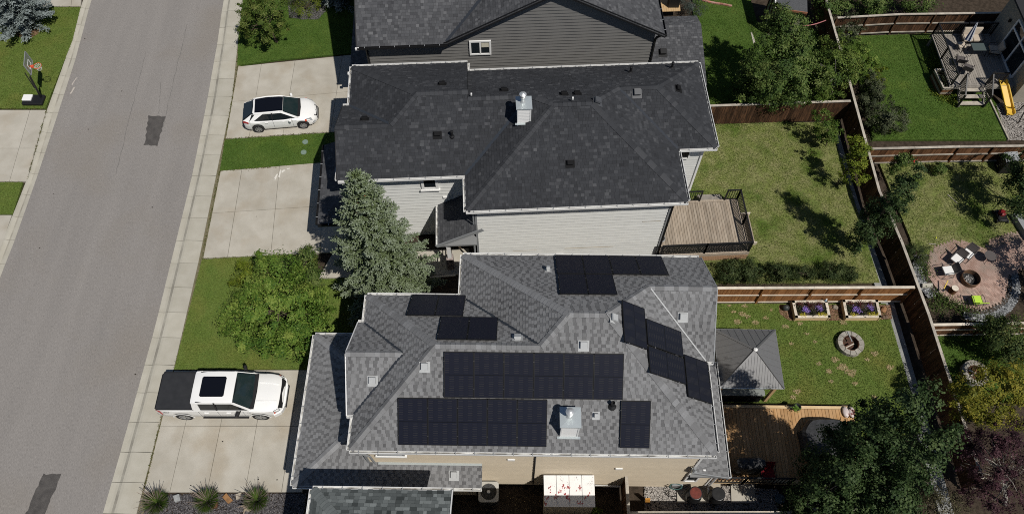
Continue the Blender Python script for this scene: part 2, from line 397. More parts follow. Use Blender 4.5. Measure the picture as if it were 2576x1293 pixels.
def lawn(pts, m, name='lawn', z=0.015):
    w = [(p.x, p.y) for p in pl(pts)]; mb = MB(); mb.prism(w, -0.13, z); o = structure(mb.build(name, m)); return w
def grass(polys, mt, per, h=(0.035, 0.075), name='grass', label='', bias=0.0, bare=0.0, seed=0):
    """Short blades standing in the lawns, one stuff object per lawn group; tone follows slow patches."""
    g = np.random.default_rng(seed); Vs = []; Ts = []
    for poly in polys:
        xs = [p[0] for p in poly]; ys_ = [p[1] for p in poly]
        n = int((max(xs) - min(xs)) * (max(ys_) - min(ys_)) * per)
        X = g.uniform(min(xs), max(xs), n); Y = g.uniform(min(ys_), max(ys_), n)
        k = inside_np(X, Y, poly); X = X[k]; Y = Y[k]; n = len(X)
        pt = (np.sin(X * 1.9 + 1.3 * np.sin(Y * 1.1)) + np.sin(Y * 2.3 + 1.7 * np.sin(X * 0.8)) + 0.8 * np.sin(X * 5.1 + Y * 3.7) + 0.8 * np.sin(Y * 6.3 - X * 4.9)) / 3.6
        if bare:
            k = g.random(n) > np.clip((pt - 0.25) * bare, 0, 0.9); X, Y, pt = X[k], Y[k], pt[k]; n = len(X)
        X = X + g.normal(0, 0.045, n); Y = Y + g.normal(0, 0.045, n); a = g.uniform(0, 2 * np.pi, n); hh = g.uniform(*h, n); w = g.uniform(0.010, 0.022, n)
        lean = g.uniform(0.2, 1.1, n) * hh; b = g.uniform(0, 2 * np.pi, n)
        V = np.zeros((n, 3, 3))
        V[:, 0] = np.stack([X - np.cos(a) * w, Y - np.sin(a) * w, np.full(n, 0.01)], 1)
        V[:, 1] = np.stack([X + np.cos(a) * w, Y + np.sin(a) * w, np.full(n, 0.01)], 1)
        V[:, 2] = np.stack([X + np.cos(b) * lean, Y + np.sin(b) * lean, 0.01 + hh], 1)
        Vs.append(V); Ts.append(np.clip(0.42 + bias + 0.42 * pt + g.normal(0, 0.16, n), 0, 1))
    V = np.concatenate(Vs).reshape(-1, 3); T = np.concatenate(Ts)
    o = npmesh(name, V, np.arange(len(V)).reshape(-1, 3), mt, tone=T, kind='stuff')
    if label: o['label'] = label
    return o
LW = {}
LW['t'] = lawn([(619, -60), (600, 90), (597, 165), (700, 151), (790, 143), (862, 136), (930, 130), (930, -60)], M_lawn_lush)
LW['k'] = lawn([(566, 352), (829, 335), (900, 330), (900, 402), (800, 410), (553, 430)], M_lawn_lush)
LW['g'] = lawn([(508, 653), (700, 642), (798, 645), (800, 702), (940, 700), (900, 760), (900, 870), (790, 928), (438, 929)], M_lawn)
LW['l1'] = lawn([(-120, 19), (203, 19), (182, 104), (163, 151), (114, 273), (-180, 273)], M_lawn)
LW['l2'] = lawn([(-180, 459), (57, 459), (32, 539), (-190, 539)], M_lawn)
grass([LW['t'], LW['k']], M_gr_lush, 620, label='short green grass of the front lawns by the dark roofed houses', seed=1)
grass([LW['g'], LW['l1'], LW['l2']], M_gr, 620, label='mown green grass of the front lawns beside the drives', seed=2)
yk = lawn([(1690, 309), (2098, 309), (2107, 373), (2164, 555), (2190, 640), (2213, 711), (1690, 711)], M_lawn_dry)
yt = lawn([(1740, -30), (1880, -30), (1905, 60), (2140, 90), (2147, 258), (1760, 262)], M_lawn_lush)
yg = lawn([(1780, 764), (2228, 764), (2287, 969), (2320, 1090), (2140, 1100), (2140, 1016), (1780, 1010)], M_lawn)
yr = lawn([(2135, 92), (2420, 84), (2505, 262), (2534, 352), (2196, 352)], M_lawn_lush)
ys_ = lawn([(2212, 411), (2660, 406), (2660, 560), (2470, 640), (2300, 640), (2290, 600)], M_lawn_dry)
yv = lawn([(2352, 842), (2680, 842), (2700, 1010), (2400, 1010)], M_lawn_lush)  # near part left as dark soil, standing in for shade under the trees
grass([yk, ys_], M_gr_dry, 520, h=(0.03, 0.09), label='patchy yellowing grass of the fenced back yards', bare=1.1, seed=3)
grass([yt, yr, yv], M_gr_lush, 560, label='lush dark green grass of the fenced back yards', seed=4)
grass([yg], M_gr, 620, label='green grass round the stone fire ring behind the solar roofed house', bias=-0.06, seed=5)
# joint weeds by the drives
def weeds(name, label, segs, per, m, w=0.06, h=0.09, seed=0, size=0.025):
    g = np.random.default_rng(seed); Vs = []
    for a, b in segs:
        a, b = P(*a), P(*b); n = int((b - a).length * per); t = g.random(n)
        C = np.array(a)[None] * (1 - t[:, None]) + np.array(b)[None] * t[:, None]
        k = (np.sin(t * 23 + seed) + np.sin(t * 61)) * 0.5 + g.random(n) > 0.35
        C = C[k]; n = len(C); C[:, :2] += g.normal(0, w * 0.5, (n, 2)); C[:, 2] = g.uniform(0.0, h, n) * 0.6 + 0.01
        d1 = g.normal(0, 1, (n, 3)); d1 /= np.linalg.norm(d1, axis=1)[:, None]; d2 = np.cross(d1, g.normal(0, 1, (n, 3))); d2 /= np.linalg.norm(d2, axis=1)[:, None]
        Vs.append(np.stack([C - d1 * size, C + d2 * size * 0.5, C + d1 * size, C - d2 * size * 0.5], 1))
    V = np.concatenate(Vs).reshape(-1, 3)
    return npmesh(name, V, np.arange(len(V)).reshape(-1, 4), m, tone=g.random(len(V) // 4), kind='stuff')
o = weeds('weeds', '', [((598, 168), (567, 351)), ((554, 430), (508, 652)), ((407, 1045), (361, 1240)), ((118, 277), (68, 456)), ((566, 351), (830, 334)), ((508, 652), (760, 641)), ((-60, 275), (114, 275)), ((553, 431), (700, 421)), ((441, 930), (560, 930))], 150, M_weed, seed=8)
o['label'] = 'weeds growing in the joints between the pavement and the drives'
# dead patches of grass behind the solar house
M_dead = leafm('dead_grass', (0.36, 0.27, 0.14), (0.50, 0.39, 0.22), (0.60, 0.50, 0.32), rough=1, spec=0.05)
g = np.random.default_rng(21); Vs = []
spots = [(2100, 905, .22), (2120, 925, .3), (2140, 938, .3), (2085, 935, .18), (1845, 785, .14), (1867, 790, .2), (1880, 797, .16), (1855, 810, .22), (1900, 812, .18), (1872, 770, .15), (1835, 770, .12), (1925, 800, .15), (1975, 822, .18), (2012, 815, .16), (2120, 812, .2), (2160, 870, .12), (2200, 890, .2), (2060, 915, .14), (2180, 905, .14), (2050, 860, .1), (1995, 1000, .16), (2005, 985, .2), (2200, 1000, .15), (2238, 925, .2), (1990, 865, .12), (2090, 960, .12), (2150, 965, .15), (1940, 780, .1), (2030, 840, .12)]
for x, y, r_ in spots:
    p = P(x, y); r_ *= 0.75; n = int(900 * r_ * r_ * 3.6); a = g.uniform(0, 2 * np.pi, n); rr = r_ * np.sqrt(g.random(n)) * (0.6 + 0.5 * np.abs(np.sin(a * 1.5 + x)))
    X = p.x + np.cos(a) * rr * 1.3; Y = p.y + np.sin(a) * rr * 0.9; b = g.uniform(0, 6.28, n); l = g.uniform(0.04, 0.09, n)
    Vs.append(np.stack([np.stack([X - np.sin(b) * .014, Y + np.cos(b) * .014, np.full(n, .03)], 1), np.stack([X + np.sin(b) * .014, Y - np.cos(b) * .014, np.full(n, .03)], 1), np.stack([X + np.cos(b) * l, Y + np.sin(b) * l, g.uniform(.05, .085, n)], 1)], 1))
V = np.concatenate(Vs).reshape(-1, 3)
o = npmesh('dead_grass', V, np.arange(len(V)).reshape(-1, 3), M_dead, tone=g.random(len(V) // 3), kind='stuff'); o['label'] = 'straw coloured dead tufts in the lawn round the stone fire ring'

def gravel(name, label, polys, per, size, mt, z=0.0, seed=0, sq=0.6):
    g = np.random.default_rng(seed); C = []
    for poly in polys:
        xs = [p[0] for p in poly]; yy = [p[1] for p in poly]; n = int((max(xs) - min(xs)) * (max(yy) - min(yy)) * per)
        X = g.uniform(min(xs), max(xs), n); Y = g.uniform(min(yy), max(yy), n); k = inside_np(X, Y, poly)
        C.append(np.stack([X[k], Y[k], np.full(k.sum(), z)], 1))
    C = np.concatenate(C); n = len(C)
    base = np.array([(1, 0, 0), (0, 1, 0), (-1, 0, 0), (0, -1, 0), (0, 0, 1)], float)
    s_ = g.uniform(*size, n)[:, None, None] * np.array([1, 1, sq])[None, None]
    a = g.uniform(0, 6.28, n); Rm = np.zeros((n, 3, 3)); Rm[:, 0, 0] = np.cos(a); Rm[:, 0, 1] = -np.sin(a); Rm[:, 1, 0] = np.sin(a); Rm[:, 1, 1] = np.cos(a); Rm[:, 2, 2] = 1
    V = np.einsum('nij,nkj->nki', Rm, base[None] * s_ * g.uniform(0.7, 1.25, (n, 5, 1))) + C[:, None]
    f = np.array([(0, 1, 4), (1, 2, 4), (2, 3, 4), (3, 0, 4)])
    F = (f[None] + (np.arange(n) * 5)[:, None, None]).reshape(-1, 3)
    o = npmesh(name, V.reshape(-1, 3), F, mt, tone=np.repeat(g.random(n), 4), kind='stuff')
    o['label'] = label; return o
M_gravel = mat('gravel', (0.2, 0.2, 0.2), tone=[(0, (0.10, 0.095, 0.09)), (0.5, (0.24, 0.22, 0.20)), (1, (0.46, 0.43, 0.40))], rough=0.95)
M_gravel_grey = mat('gravel_grey', (0.2, 0.2, 0.2), tone=[(0, (0.05, 0.052, 0.055)), (0.6, (0.15, 0.155, 0.16)), (1, (0.42, 0.43, 0.44))], rough=0.95)
M_gravel_dark = mat('gravel_dark', (0.06, 0.06, 0.065), tone=[(0, (0.03, 0.028, 0.03)), (0.7, (0.085, 0.08, 0.085)), (1, (0.17, 0.16, 0.16))], rough=0.95)
M_mulch = mat('mulch', (0.1, 0.06, 0.04), tone=[(0, (0.06, 0.03, 0.018)), (0.5, (0.14, 0.075, 0.045)), (1, (0.30, 0.19, 0.13))], rough=1)
def px(poly): return [(p.x, p.y) for p in pl(poly)]
gravel('gravel', 'dark gravel bed with grasses beside the concrete drive', [px([(356, 1242), (770, 1240), (760, 1310), (330, 1310)])], 900, (0.02, 0.045), M_gravel_dark, -0.06, 1)
gravel('gravel', 'pale pebbles beside the two rain barrels', [px([(1622, 1216), (1800, 1220), (1960, 1230), (1960, 1300), (1622, 1300)])], 900, (0.02, 0.045), M_gravel, -0.05, 2)
gravel('gravel', 'light gravel under the yellow slide', [px([(2500, 262), (2640, 240), (2660, 352), (2536, 352)])], 900, (0.018, 0.035), M_gravel, -0.03, 3)
gravel('wood_chips', 'brown bark chips round the two flower planters', [px([(1960, 768), (2240, 768), (2243, 802), (2110, 806), (1985, 806), (1962, 790)])], 1500, (0.025, 0.05), M_mulch, 0.02, 4, 0.35)
# ------------------------------------------------------------------ houses
def shingle_mat(name, lo, mid, hi, fine=0.18):
    return mat(name, mid, tone=[(0.0, lo), (0.5, mid), (1.0, hi)], rough=0.95, fine=(55, fine), spec=0.12, bump=0.002, bscale=150)
M_sh_grey = shingle_mat('shingle_grey', (0.064, 0.064, 0.067), (0.158, 0.159, 0.163), (0.235, 0.238, 0.245))
M_sh_dark = shingle_mat('shingle_charcoal', (0.024, 0.025, 0.028), (0.039, 0.041, 0.046), (0.082, 0.084, 0.090))
M_sh_slate = shingle_mat('shingle_slate', (0.042, 0.043, 0.047), (0.072, 0.074, 0.08), (0.125, 0.127, 0.133))
M_sh_green = shingle_mat('shingle_greygreen', (0.04, 0.046, 0.046), (0.10, 0.112, 0.112), (0.21, 0.23, 0.228))
M_white = mat('white_metal', (0.68, 0.68, 0.67), rough=0.4, spec=0.4, fine=(6, 0.05))
M_gutterdirt = mat('gutter_inside', (0.58, 0.58, 0.56), (0.22, 0.21, 0.19), rough=0.7, scale=1.8, w2=(0.42, 0.58))
M_matt = mat('matt_black', (0.012, 0.012, 0.013), rough=0.85, spec=0.08)
M_vent = mat('vent_metal', (0.37, 0.38, 0.385), rough=0.55, fine=(12, 0.06))
M_black = mat('black_metal', (0.012, 0.012, 0.013), rough=0.45)
M_soffit = mat('soffit', (0.20, 0.205, 0.21), rough=0.7)
M_sidK = mat('siding_pale', (0.63, 0.637, 0.62), rough=0.6, obj_var=0.03, fine=(3, 0.04))
M_sidG = mat('siding_tan', (0.56, 0.485, 0.375), rough=0.6, obj_var=0.03, fine=(3, 0.04))
M_sidT = mat('siding_charcoal', (0.145, 0.142, 0.137), rough=0.6, obj_var=0.03, fine=(3, 0.05))
M_trim = mat('white_trim', (0.74, 0.74, 0.73), rough=0.5)
M_greytrim = mat('grey_trim', (0.24, 0.25, 0.26), rough=0.5)
M_glass = mat('window_glass', (0.012, 0.016, 0.02), rough=0.04, spec=0.6)
M_flash = mat('flashing', (0.55, 0.60, 0.61), rough=0.35, metal=0.5)
M_valley = mat('valley_metal', (0.03, 0.034, 0.042), rough=0.4, spec=0.4)
M_blind = mat('blind', (0.55, 0.52, 0.42), rough=0.8)

class House:
    def __init__(s, name, label, th, base, ze):
        s.c, s.s = math.cos(R(th)), math.sin(R(th)); s.th = R(th); s.ze = ze
        b = s.w(*base, 0); s.root = thing(name, label, 'house', b)
        s.n = 0
    def w(s, x, y, z=0.0): return Vector((s.c * x - s.s * y, s.s * x + s.c * y, z))
    def l(s, p): return (s.c * p.x + s.s * p.y, -s.s * p.x + s.c * p.y, p.z)
    def on_y(s, px_, py_, y):
        """Local x and z of the spot on the wall plane y seen along a sight line."""
        o = s.l(Vector((0, 0, CAM_H))); q = s.l(P(px_, py_, 0)); t = (y - o[1]) / (q[1] - o[1])
        return o[0] + (q[0] - o[0]) * t, o[2] + (q[2] - o[2]) * t
    def on_roof(s, wi, k, px_, py_):
        a, b, c = s.wings[wi]['planes'][k]; o = s.l(Vector((0, 0, CAM_H))); q = s.l(P(px_, py_, 0))
        d = [q[i] - o[i] for i in range(3)]; t = (a * o[0] + b * o[1] + c - o[2]) / (d[2] - a * d[0] - b * d[1])
        return Vector([o[i] + d[i] * t for i in range(3)])
    def wing(s, x0, y0, x1, y1, sides, p, ze=None):
        ze = s.ze if ze is None else ze; pl_ = {}
        for sd_ in sides:
            pp = p if not isinstance(p, dict) else p[sd_]
            pl_[sd_] = {'S': (0, pp, ze - pp * y0), 'N': (0, -pp, ze + pp * y1), 'W': (pp, 0, ze - pp * x0), 'E': (-pp, 0, ze + pp * x1)}[sd_]
        return dict(foot=(x0, y0, x1, y1), planes=pl_)
    def solve(s, wings):
        faces = {}
        for i, wg in enumerate(wings):
            x0, y0, x1, y1 = wg['foot']
            for k, (a, b, c) in wg['planes'].items():
                poly = [(x0, y0), (x1, y0), (x1, y1), (x0, y1)]
                for k2, (a2, b2, c2) in wg['planes'].items():
                    if k2 != k: poly = clip(poly, (a2 - a, b2 - b, c2 - c))
                pcs = [poly] if len(poly) > 2 else []
                for j, w2 in enumerate(wings):
                    if j == i: continue
                    u0, v0, u1, v1 = w2['foot']; e = 1e-4 if j < i else -1e-6
                    conds = [(-1, 0, u0), (1, 0, -u1), (0, -1, v0), (0, 1, -v1)] + [(a - a2, b - b2, c - c2 - e) for a2, b2, c2 in w2['planes'].values()]
                    out = []
                    for pc in pcs:
                        rem = pc
                        for h in conds:
                            ins = clip(rem, h)
                            if area(ins) > 1e-4: out.append(ins)
                            rem = clip(rem, (-h[0], -h[1], -h[2]))
                            if area(rem) < 1e-4: break
                    pcs = out
                if pcs: faces.setdefault((round(a, 4), round(b, 4), round(c, 4)), []).extend(pcs)
        return faces
    def zroof(s, x, y, wings=None):
        z = -1
        for wg in wings or s.wings:
            x0, y0, x1, y1 = wg['foot']
            if x0 - 1e-3 <= x <= x1 + 1e-3 and y0 - 1e-3 <= y <= y1 + 1e-3: z = max(z, min(a * x + b * y + c for a, b, c in wg['planes'].values()))
        return z
    def roof(s, wings, m, outline, tones, nsingle=300, skip=None, expo=0.145, wid=(0.16, 0.36), name='roof', ze=None, seed=0, fascia=None):
        """Deck, soffit and every shingle: courses of overlapping tabs laid from the eaves up."""
        q = random.Random(seed); s.wings = wings; faces = s.solve(wings)
        mb = MB()
        for (a, b, c), pcs in faces.items():
            for pc in pcs: mb.slab([s.w(x, y, a * x + b * y + c - 0.012) for x, y in pc], (0, 0, -0.05))
        zz = (s.ze if ze is None else ze)
        part = mb.build(name, m, s.root)
        for ol in outline:
            sb = MB(); sb.prism([s.w(x, y)[:2] for x, y in ol], zz - 0.2, zz - 0.075); sb.build('soffit', fascia or M_soffit, part)
        items = []
        for (a, b, c), pcs in faces.items():
            sl = math.hypot(a, b); fac = math.hypot(1, sl); u = (a / sl, b / sl); t = (-u[1], u[0])
            allp = [p for pc in pcs for p in pc]
            dmin = min(p[0] * u[0] + p[1] * u[1] for p in allp); dmax = max(p[0] * u[0] + p[1] * u[1] for p in allp)
            tmin = min(p[0] * t[0] + p[1] * t[1] for p in allp); tmax = max(p[0] * t[0] + p[1] * t[1] for p in allp)
            nrm = Vector((-(s.c * a - s.s * b), -(s.s * a + s.c * b), 1)).normalized(); st = expo / fac
            hp = [(pc, halfplanes(pc), min(p[0] * t[0] + p[1] * t[1] for p in pc), max(p[0] * t[0] + p[1] * t[1] for p in pc), min(p[0] * u[0] + p[1] * u[1] for p in pc), max(p[0] * u[0] + p[1] * u[1] for p in pc)) for pc in pcs]
            r = 0
            while dmin + r * st < dmax - 0.01:
                d0, d1 = dmin + r * st, dmin + (r + 1) * st; x = tmin - q.uniform(0, 0.5); tab = q.random() < 0.5
                while x < tmax:
                    w_ = q.uniform(*wid) if wid[0] != 0.16 else (q.uniform(0.15, 0.25) if tab else q.uniform(0.10, 0.17)); rect = [(u[0] * d + t[0] * e, u[1] * d + t[1] * e) for d, e in ((d0, x), (d0, x + w_ - 0.006), (d1, x + w_ - 0.006), (d1, x))]
                    tone = tones(q, tab); cx_ = u[0] * d0 + t[0] * x; cy_ = u[1] * d0 + t[1] * x; tone = min(1, max(0, tone + 0.05 * math.sin(cx_ * 1.3 + 2 * math.sin(cy_ * 0.7)) + 0.04 * math.sin(cy_ * 2.1 - cx_ * 0.6)))
                    hb = (0.017 if tab else 0.008)
                    for pc, hs, t0, t1, e0, e1 in hp:
                        if x > t1 or x + w_ < t0 or d0 > e1 or d1 < e0: continue
                        cp = rect
                        for h in hs:
                            cp = clip(cp, h)
                            if len(cp) < 3: break
                        if len(cp) > 2 and area(cp) > 1e-3:
                            items.append((cp, (a, b, c), u, d0, st, hb, tone, nrm))
                    x += w_; tab = not tab
                r += 1
        def make(mb, it):
            cp, (a, b, c), u, d0, st, hb, tone, nrm = it
            top = []; bot = []
            for x, y in cp:
                f = 1 - (x * u[0] + y * u[1] - d0) / st; p0 = s.w(x, y, a * x + b * y + c)
                top.append(p0 + nrm * (0.002 + hb * max(0, min(1, f)))); bot.append(p0 - nrm * 0.012)
            n = len(top)
            if sum(top[i].x * top[(i + 1) % n].y - top[(i + 1) % n].x * top[i].y for i in range(n)) < 0: top = top[::-1]; bot = bot[::-1]
            mb.tone = tone; mb.add(top + bot, [tuple(range(n))] + [(i, n + i, n + (i + 1) % n, (i + 1) % n) for i in range(n)])
        def score(it):
            cp = it[0]; x = sum(p[0] for p in cp) / len(cp); y = sum(p[1] for p in cp) / len(cp); a, b, c = it[1]
            if skip and skip(x, y): return 0
            p = s.w(x, y, a * x + b * y + c); d = p - Vector((0, 0, CAM_H)); dep = d.dot(_fw); v = -d.dot(_up) / dep; h = d.x / dep
            if abs(v) > 0.32 or abs(h) > 0.64: return 0
            return area(cp) * abs(it[7].dot(d.normalized())) / dep ** 2
        order = sorted(range(len(items)), key=lambda i: -score(items[i]))
        rest = MB()
        for n_, i in enumerate(order):
            if n_ < nsingle and len(items[i][0]) == 4 and score(items[i]) > 0:
                mb = MB(); make(mb, items[i]); mb.build('shingle', m, part)
            else: make(rest, items[i])
        rest.build('shingle_courses', m, part, kind='stuff')
        return part
    def caps(s, part, p0, p1, m, wings=None, tones=(0.3, 0.85), w=0.175, n1=None, n2=None, seed=0, expo=0.2):
        """Ridge or hip caps between two plan points, each cap a bent piece of its own."""
        q = random.Random(seed + int(p0[0] * 10)); wings = wings or s.wings
        a = s.w(*p0, s.zroof(*p0, wings)); b = s.w(*p1, s.zroof(*p1, wings))
        if a.z > b.z: a, b = b, a; p0, p1 = p1, p0
        d = (b - a).normalized(); side = Vector((d.y, -d.x, 0)).normalized()
        mx, my = (p0[0] + p1[0]) / 2, (p0[1] + p1[1]) / 2; zm = s.zroof(mx, my, wings); e = 0.12
        sl = Vector((side.x * s.c + side.y * s.s, -side.x * s.s + side.y * s.c, 0))
        z1 = s.zroof(mx + sl.x * e, my + sl.y * e, wings); z2 = s.zroof(mx - sl.x * e, my - sl.y * e, wings)
        s1 = (side * e + Vector((0, 0, z1 - zm))).normalized() * w; s2 = (-side * e + Vector((0, 0, z2 - zm))).normalized() * w
        up = (s1.cross(d) + d.cross(s2)); up = up if up.z > 0 else -up; up.normalize(); L_ = 0.3
        meshes = []
        for k in range(4):
            mb = MB(); mb.tone = q.uniform(*tones); vs = []
            for dd, h in ((0, 0.05), (L_, 0.028)):
                vs += [d * dd + s1 + up * (h - 0.006), d * dd + s1 * 0.25 + up * (h + 0.002), d * dd + up * (h + 0.004), d * dd + s2 * 0.25 + up * (h + 0.002), d * dd + s2 + up * (h - 0.006), d * dd + s2 - up * 0.02, d * dd + s1 - up * 0.02]
            mb.add(vs, [(i, i + 1, i + 8, i + 7) for i in range(4)] + [(0, 6, 5, 4, 3, 2, 1), (4, 5, 12, 11), (6, 0, 7, 13)])
            me = bpy.data.meshes.new('ridge_cap'); me.from_pydata([tuple(v) for v in mb.v], [], mb.f); me.materials.append(m)
            at = me.attributes.new('tone', 'FLOAT', 'FACE'); at.data.foreach_set('value', mb.t); meshes.append(me)
        n = max(1, int((b - a).length / expo))
        for i in range(n):
            piece('ridge_cap', q.choice(meshes), a + d * (i * expo), part)
    def gutter(s, pts, z, m=None, out=0.11, name='gutter', hang=0.75, inner=None, parent=None):
        """An open gutter hung along the eave polyline (local points, outside on the right of travel)."""
        m = m or M_white; mb = MB()
        for a, b in zip(pts, pts[1:]):
            A, B = s.w(*a, z), s.w(*b, z); d = (B - A).normalized(); o = Vector((d.y, -d.x, 0)); L_ = (B - A).length
            mb.mi = 0
            mb.bar(A + o * out - Vector((0, 0, 0.035)), B + o * out - Vector((0, 0, 0.035)), 0.022, 0.13)
            mb.bar(A + o * 0.012 - Vector((0, 0, 0.04)), B + o * 0.012 - Vector((0, 0, 0.04)), 0.016, 0.12)
            mb.mi = 1; mb.bar(A + o * (out / 2 + 0.005) - Vector((0, 0, 0.082)), B + o * (out / 2 + 0.005) - Vector((0, 0, 0.082)), out - 0.025, 0.012)
            mb.mi = 0
            for k in range(2): mb.bar((A, B)[k] + o * (out / 2) - Vector((0, 0, 0.04)) + d * (0.004 if k == 0 else -0.004), (A, B)[k] + o * (out / 2) - Vector((0, 0, 0.04)) + d * (0.018 if k == 0 else -0.018), out - 0.006, 0.12)
            mb.mi = 2; n = int(L_ / hang)
            for k in range(n):
                p = A + d * ((k + 0.5) * L_ / n); mb.bar(p + o * 0.002 + Vector((0, 0, 0.02)), p + o * (out + 0.012) + Vector((0, 0, 0.034)), 0.03, 0.006)
        return mb.build(name, [m, inner or M_gutterdirt, M_greytrim], parent or s.root)
    def valley(s, p0, p1, m, part, w=0.14, lift=0.03, wings=None, name='valley_flashing'):
        a = s.w(*p0, s.zroof(*p0, wings) + lift); b = s.w(*p1, s.zroof(*p1, wings) + lift)
        return MB().bar(a, b, w, 0.012).build(name, m, part)
    def wall(s, a, b, poly, out, m, part, ch=0.2, proud=0.02, hole=None):
        """Siding boards on the wall from local point a along to b; poly in (run, z); out = outward local direction."""
        A = Vector((*a, 0)); d = Vector((b[0] - a[0], b[1] - a[1], 0)).normalized(); o = Vector((*out, 0))
        z0 = min(p[1] for p in poly); z1 = max(p[1] for p in poly); z = z0
        while z < z1 - 0.02:
            zt = min(z + ch, z1); cp = clip(clip(poly, (0, 1, -z)), (0, -1, zt))
            if area(cp) > 0.004:
                top = []; n = len(cp)
                for u, zz in cp:
                    f = 1 - (zz - z) / ch; q = A + d * u + o * (0.004 + proud * f); top.append(s.w(q.x, q.y, zz))
                bk = []
                for u, zz in cp: q = A + d * u + o * -0.01; bk.append(s.w(q.x, q.y, zz))
                mb = MB(); nn = Vector((0, 0, 0))
                for i in range(n): nn += top[i].cross(top[(i + 1) % n])
                if nn.dot(s.w(o.x, o.y, 0)) < 0: top = top[::-1]; bk = bk[::-1]
                mb.add(top + bk, [tuple(range(n))] + [(i, n + i, n + (i + 1) % n, (i + 1) % n) for i in range(n)])
                mb.build('siding_board', m, part)
            z += ch
    def body(s, polys, m, name='wall'):
        mb = MB()
        for poly, z0, z1 in polys: mb.prism([s.w(x, y)[:2] for x, y in poly], z0, z1)
        return mb.build(name, m, s.root)
    def window(s, quad_, wy, fw=0.07, split=False, sill=False, blind=False, m=None, proud=0.09, label=None):
        """A window on a wall plane y = wy, facing the camera side; quad_ = (x0, z0, x1, z1) local."""
        x0, z0, x1, z1 = quad_; mb = MB()
        def bx(c, d, mb): mb.box(s.w(*c), d, s.th)
        yy = wy - proud
        for c, d in (((x0 + fw / 2, yy, (z0 + z1) / 2), (fw, 0.07, z1 - z0)), ((x1 - fw / 2, yy, (z0 + z1) / 2), (fw, 0.07, z1 - z0)), (((x0 + x1) / 2, yy, z0 + fw / 2), (x1 - x0 - 2 * fw, 0.068, fw)), (((x0 + x1) / 2, yy, z1 - fw / 2), (x1 - x0 - 2 * fw, 0.068, fw))): bx(c, d, mb)
        if split: bx(((x0 + x1) / 2, yy, (z0 + z1) / 2), (fw * 0.8, 0.066, z1 - z0 - 2 * fw), mb)
        win = mb.build('window', m or M_trim, s.root)
        if label: win['label'] = label
        mb = MB(); bx(((x0 + x1) / 2, yy + 0.015, (z0 + z1) / 2), (x1 - x0 - 2 * fw, 0.012, z1 - z0 - 2 * fw), mb); mb.build('pane', M_glass, win)
        if blind:
            mb = MB(); xm = (x0 + x1) / 2 + fw * 0.5; bx(((xm + x1 - fw) / 2, yy + 0.005, z1 - fw - (z1 - z0) * 0.2), (x1 - fw - xm - 0.03, 0.006, (z1 - z0) * 0.36), mb); mb.build('blind', M_blind, win)
        if sill:
            mb = MB(); bx(((x0 + x1) / 2, yy - 0.02, z0 - 0.06), (x1 - x0 + 0.16, 0.12, 0.11), mb); mb.build('sill', M_trim, win)
        return win
    def downpipe(s, pts, m, r=0.04, name='downpipe'):
        return MB().tube([s.w(*p) for p in pts], r, 6).build(name, m, s.root)
    def boxvent(s, x, y, part, m, base=None, sx=0.32, sy=0.32, h=0.16, th=0.0):
        """A square roof vent with a hood over a flange, lying on the slope."""
        z = s.zroof(x, y); e = 0.05
        zx = (s.zroof(x + e, y) - s.zroof(x - e, y)) / (2 * e); zy = (s.zroof(x, y + e) - s.zroof(x, y - e)) / (2 * e)
        n = Vector((-zx, -zy, 1)).normalized(); g = Vector((-zx, -zy, 0)); g = g.normalized() if g.length > 1e-3 else Vector((0, -1, 0))
        g.z = -math.hypot(zx, zy); g.normalize(); t = n.cross(g)
        def wv(v): return s.w(x + v.x, y + v.y, z + v.z)
        mb = MB()
        def bx(c, d, taper=1.0):
            vs = []
            for k, f in ((-1, 1.0), (1, taper)):
                for j in (-1, 1):
                    for i in (-1, 1): vs.append(wv(t * (c[0] + i * d[0] / 2 * f) + g * (c[1] + j * d[1] / 2 * f) + n * (c[2] + k * d[2] / 2)))
            mb.add(vs, [(0, 2, 3, 1), (4, 5, 7, 6), (0, 1, 5, 4), (2, 6, 7, 3), (0, 4, 6, 2), (1, 3, 7, 5)])
        mb.mi = 1; bx((0, 0.06, 0.022), (sx + 0.14, sy + 0.16, 0.012)); mb.mi = 0
        bx((0, 0, 0.02 + h * 0.35), (sx * 0.82, sy * 0.82, h * 0.7)); bx((0, 0, 0.02 + h * 0.8), (sx, sy, h * 0.4), 0.9)
        return mb.build('roof_vent', [m, base or m], part)
    def pipe(s, x, y, part, m, r=0.06, h=0.35, cap=True):
        z = s.zroof(x, y); p = s.w(x, y, z); mb = MB()
        mb.lathe([(r * 2.2, -0.05), (r * 2.0, 0.04), (r * 1.05, 0.1), (r, 0.12), (r, h)] + ([(r * 1.35, h), (r * 1.35, h + 0.05), (r * 0.9, h + 0.08)] if cap else [(r * 0.8, h), (r * 0.8, h - 0.1)]), p, 10)
        return mb.build('vent_pipe', m, part, smooth=False)
    def chimney(s, x0, y0, x1, y1, zt, part, msid):
        zb = min(s.zroof(x0, y0), s.zroof(x1, y0), s.zroof(x0, y1), s.zroof(x1, y1)) - 0.1
        c = s.w((x0 + x1) / 2, (y0 + y1) / 2, 0); sx, sy = x1 - x0, y1 - y0
        mb = MB(); mb.box((c.x, c.y, (zb + zt) / 2), (sx - 0.03, sy - 0.03, zt - zb), s.th); ch = mb.build('chimney', msid, s.root)
        s.wall((x0 + 0.06, y0), (x1, y0), [(0, zb), (sx - 0.12, zb), (sx - 0.12, zt - 0.05), (0, zt - 0.05)], (0, -1), msid, ch, 0.11, 0.016)
        for xx in (x0 + 0.03, x1 - 0.03): MB().bar(s.w(xx, y0 - 0.005, zb), s.w(xx, y0 - 0.005, zt - 0.04), 0.06, 0.05, (0, 1, 0)).build('corner_trim', M_trim, ch)
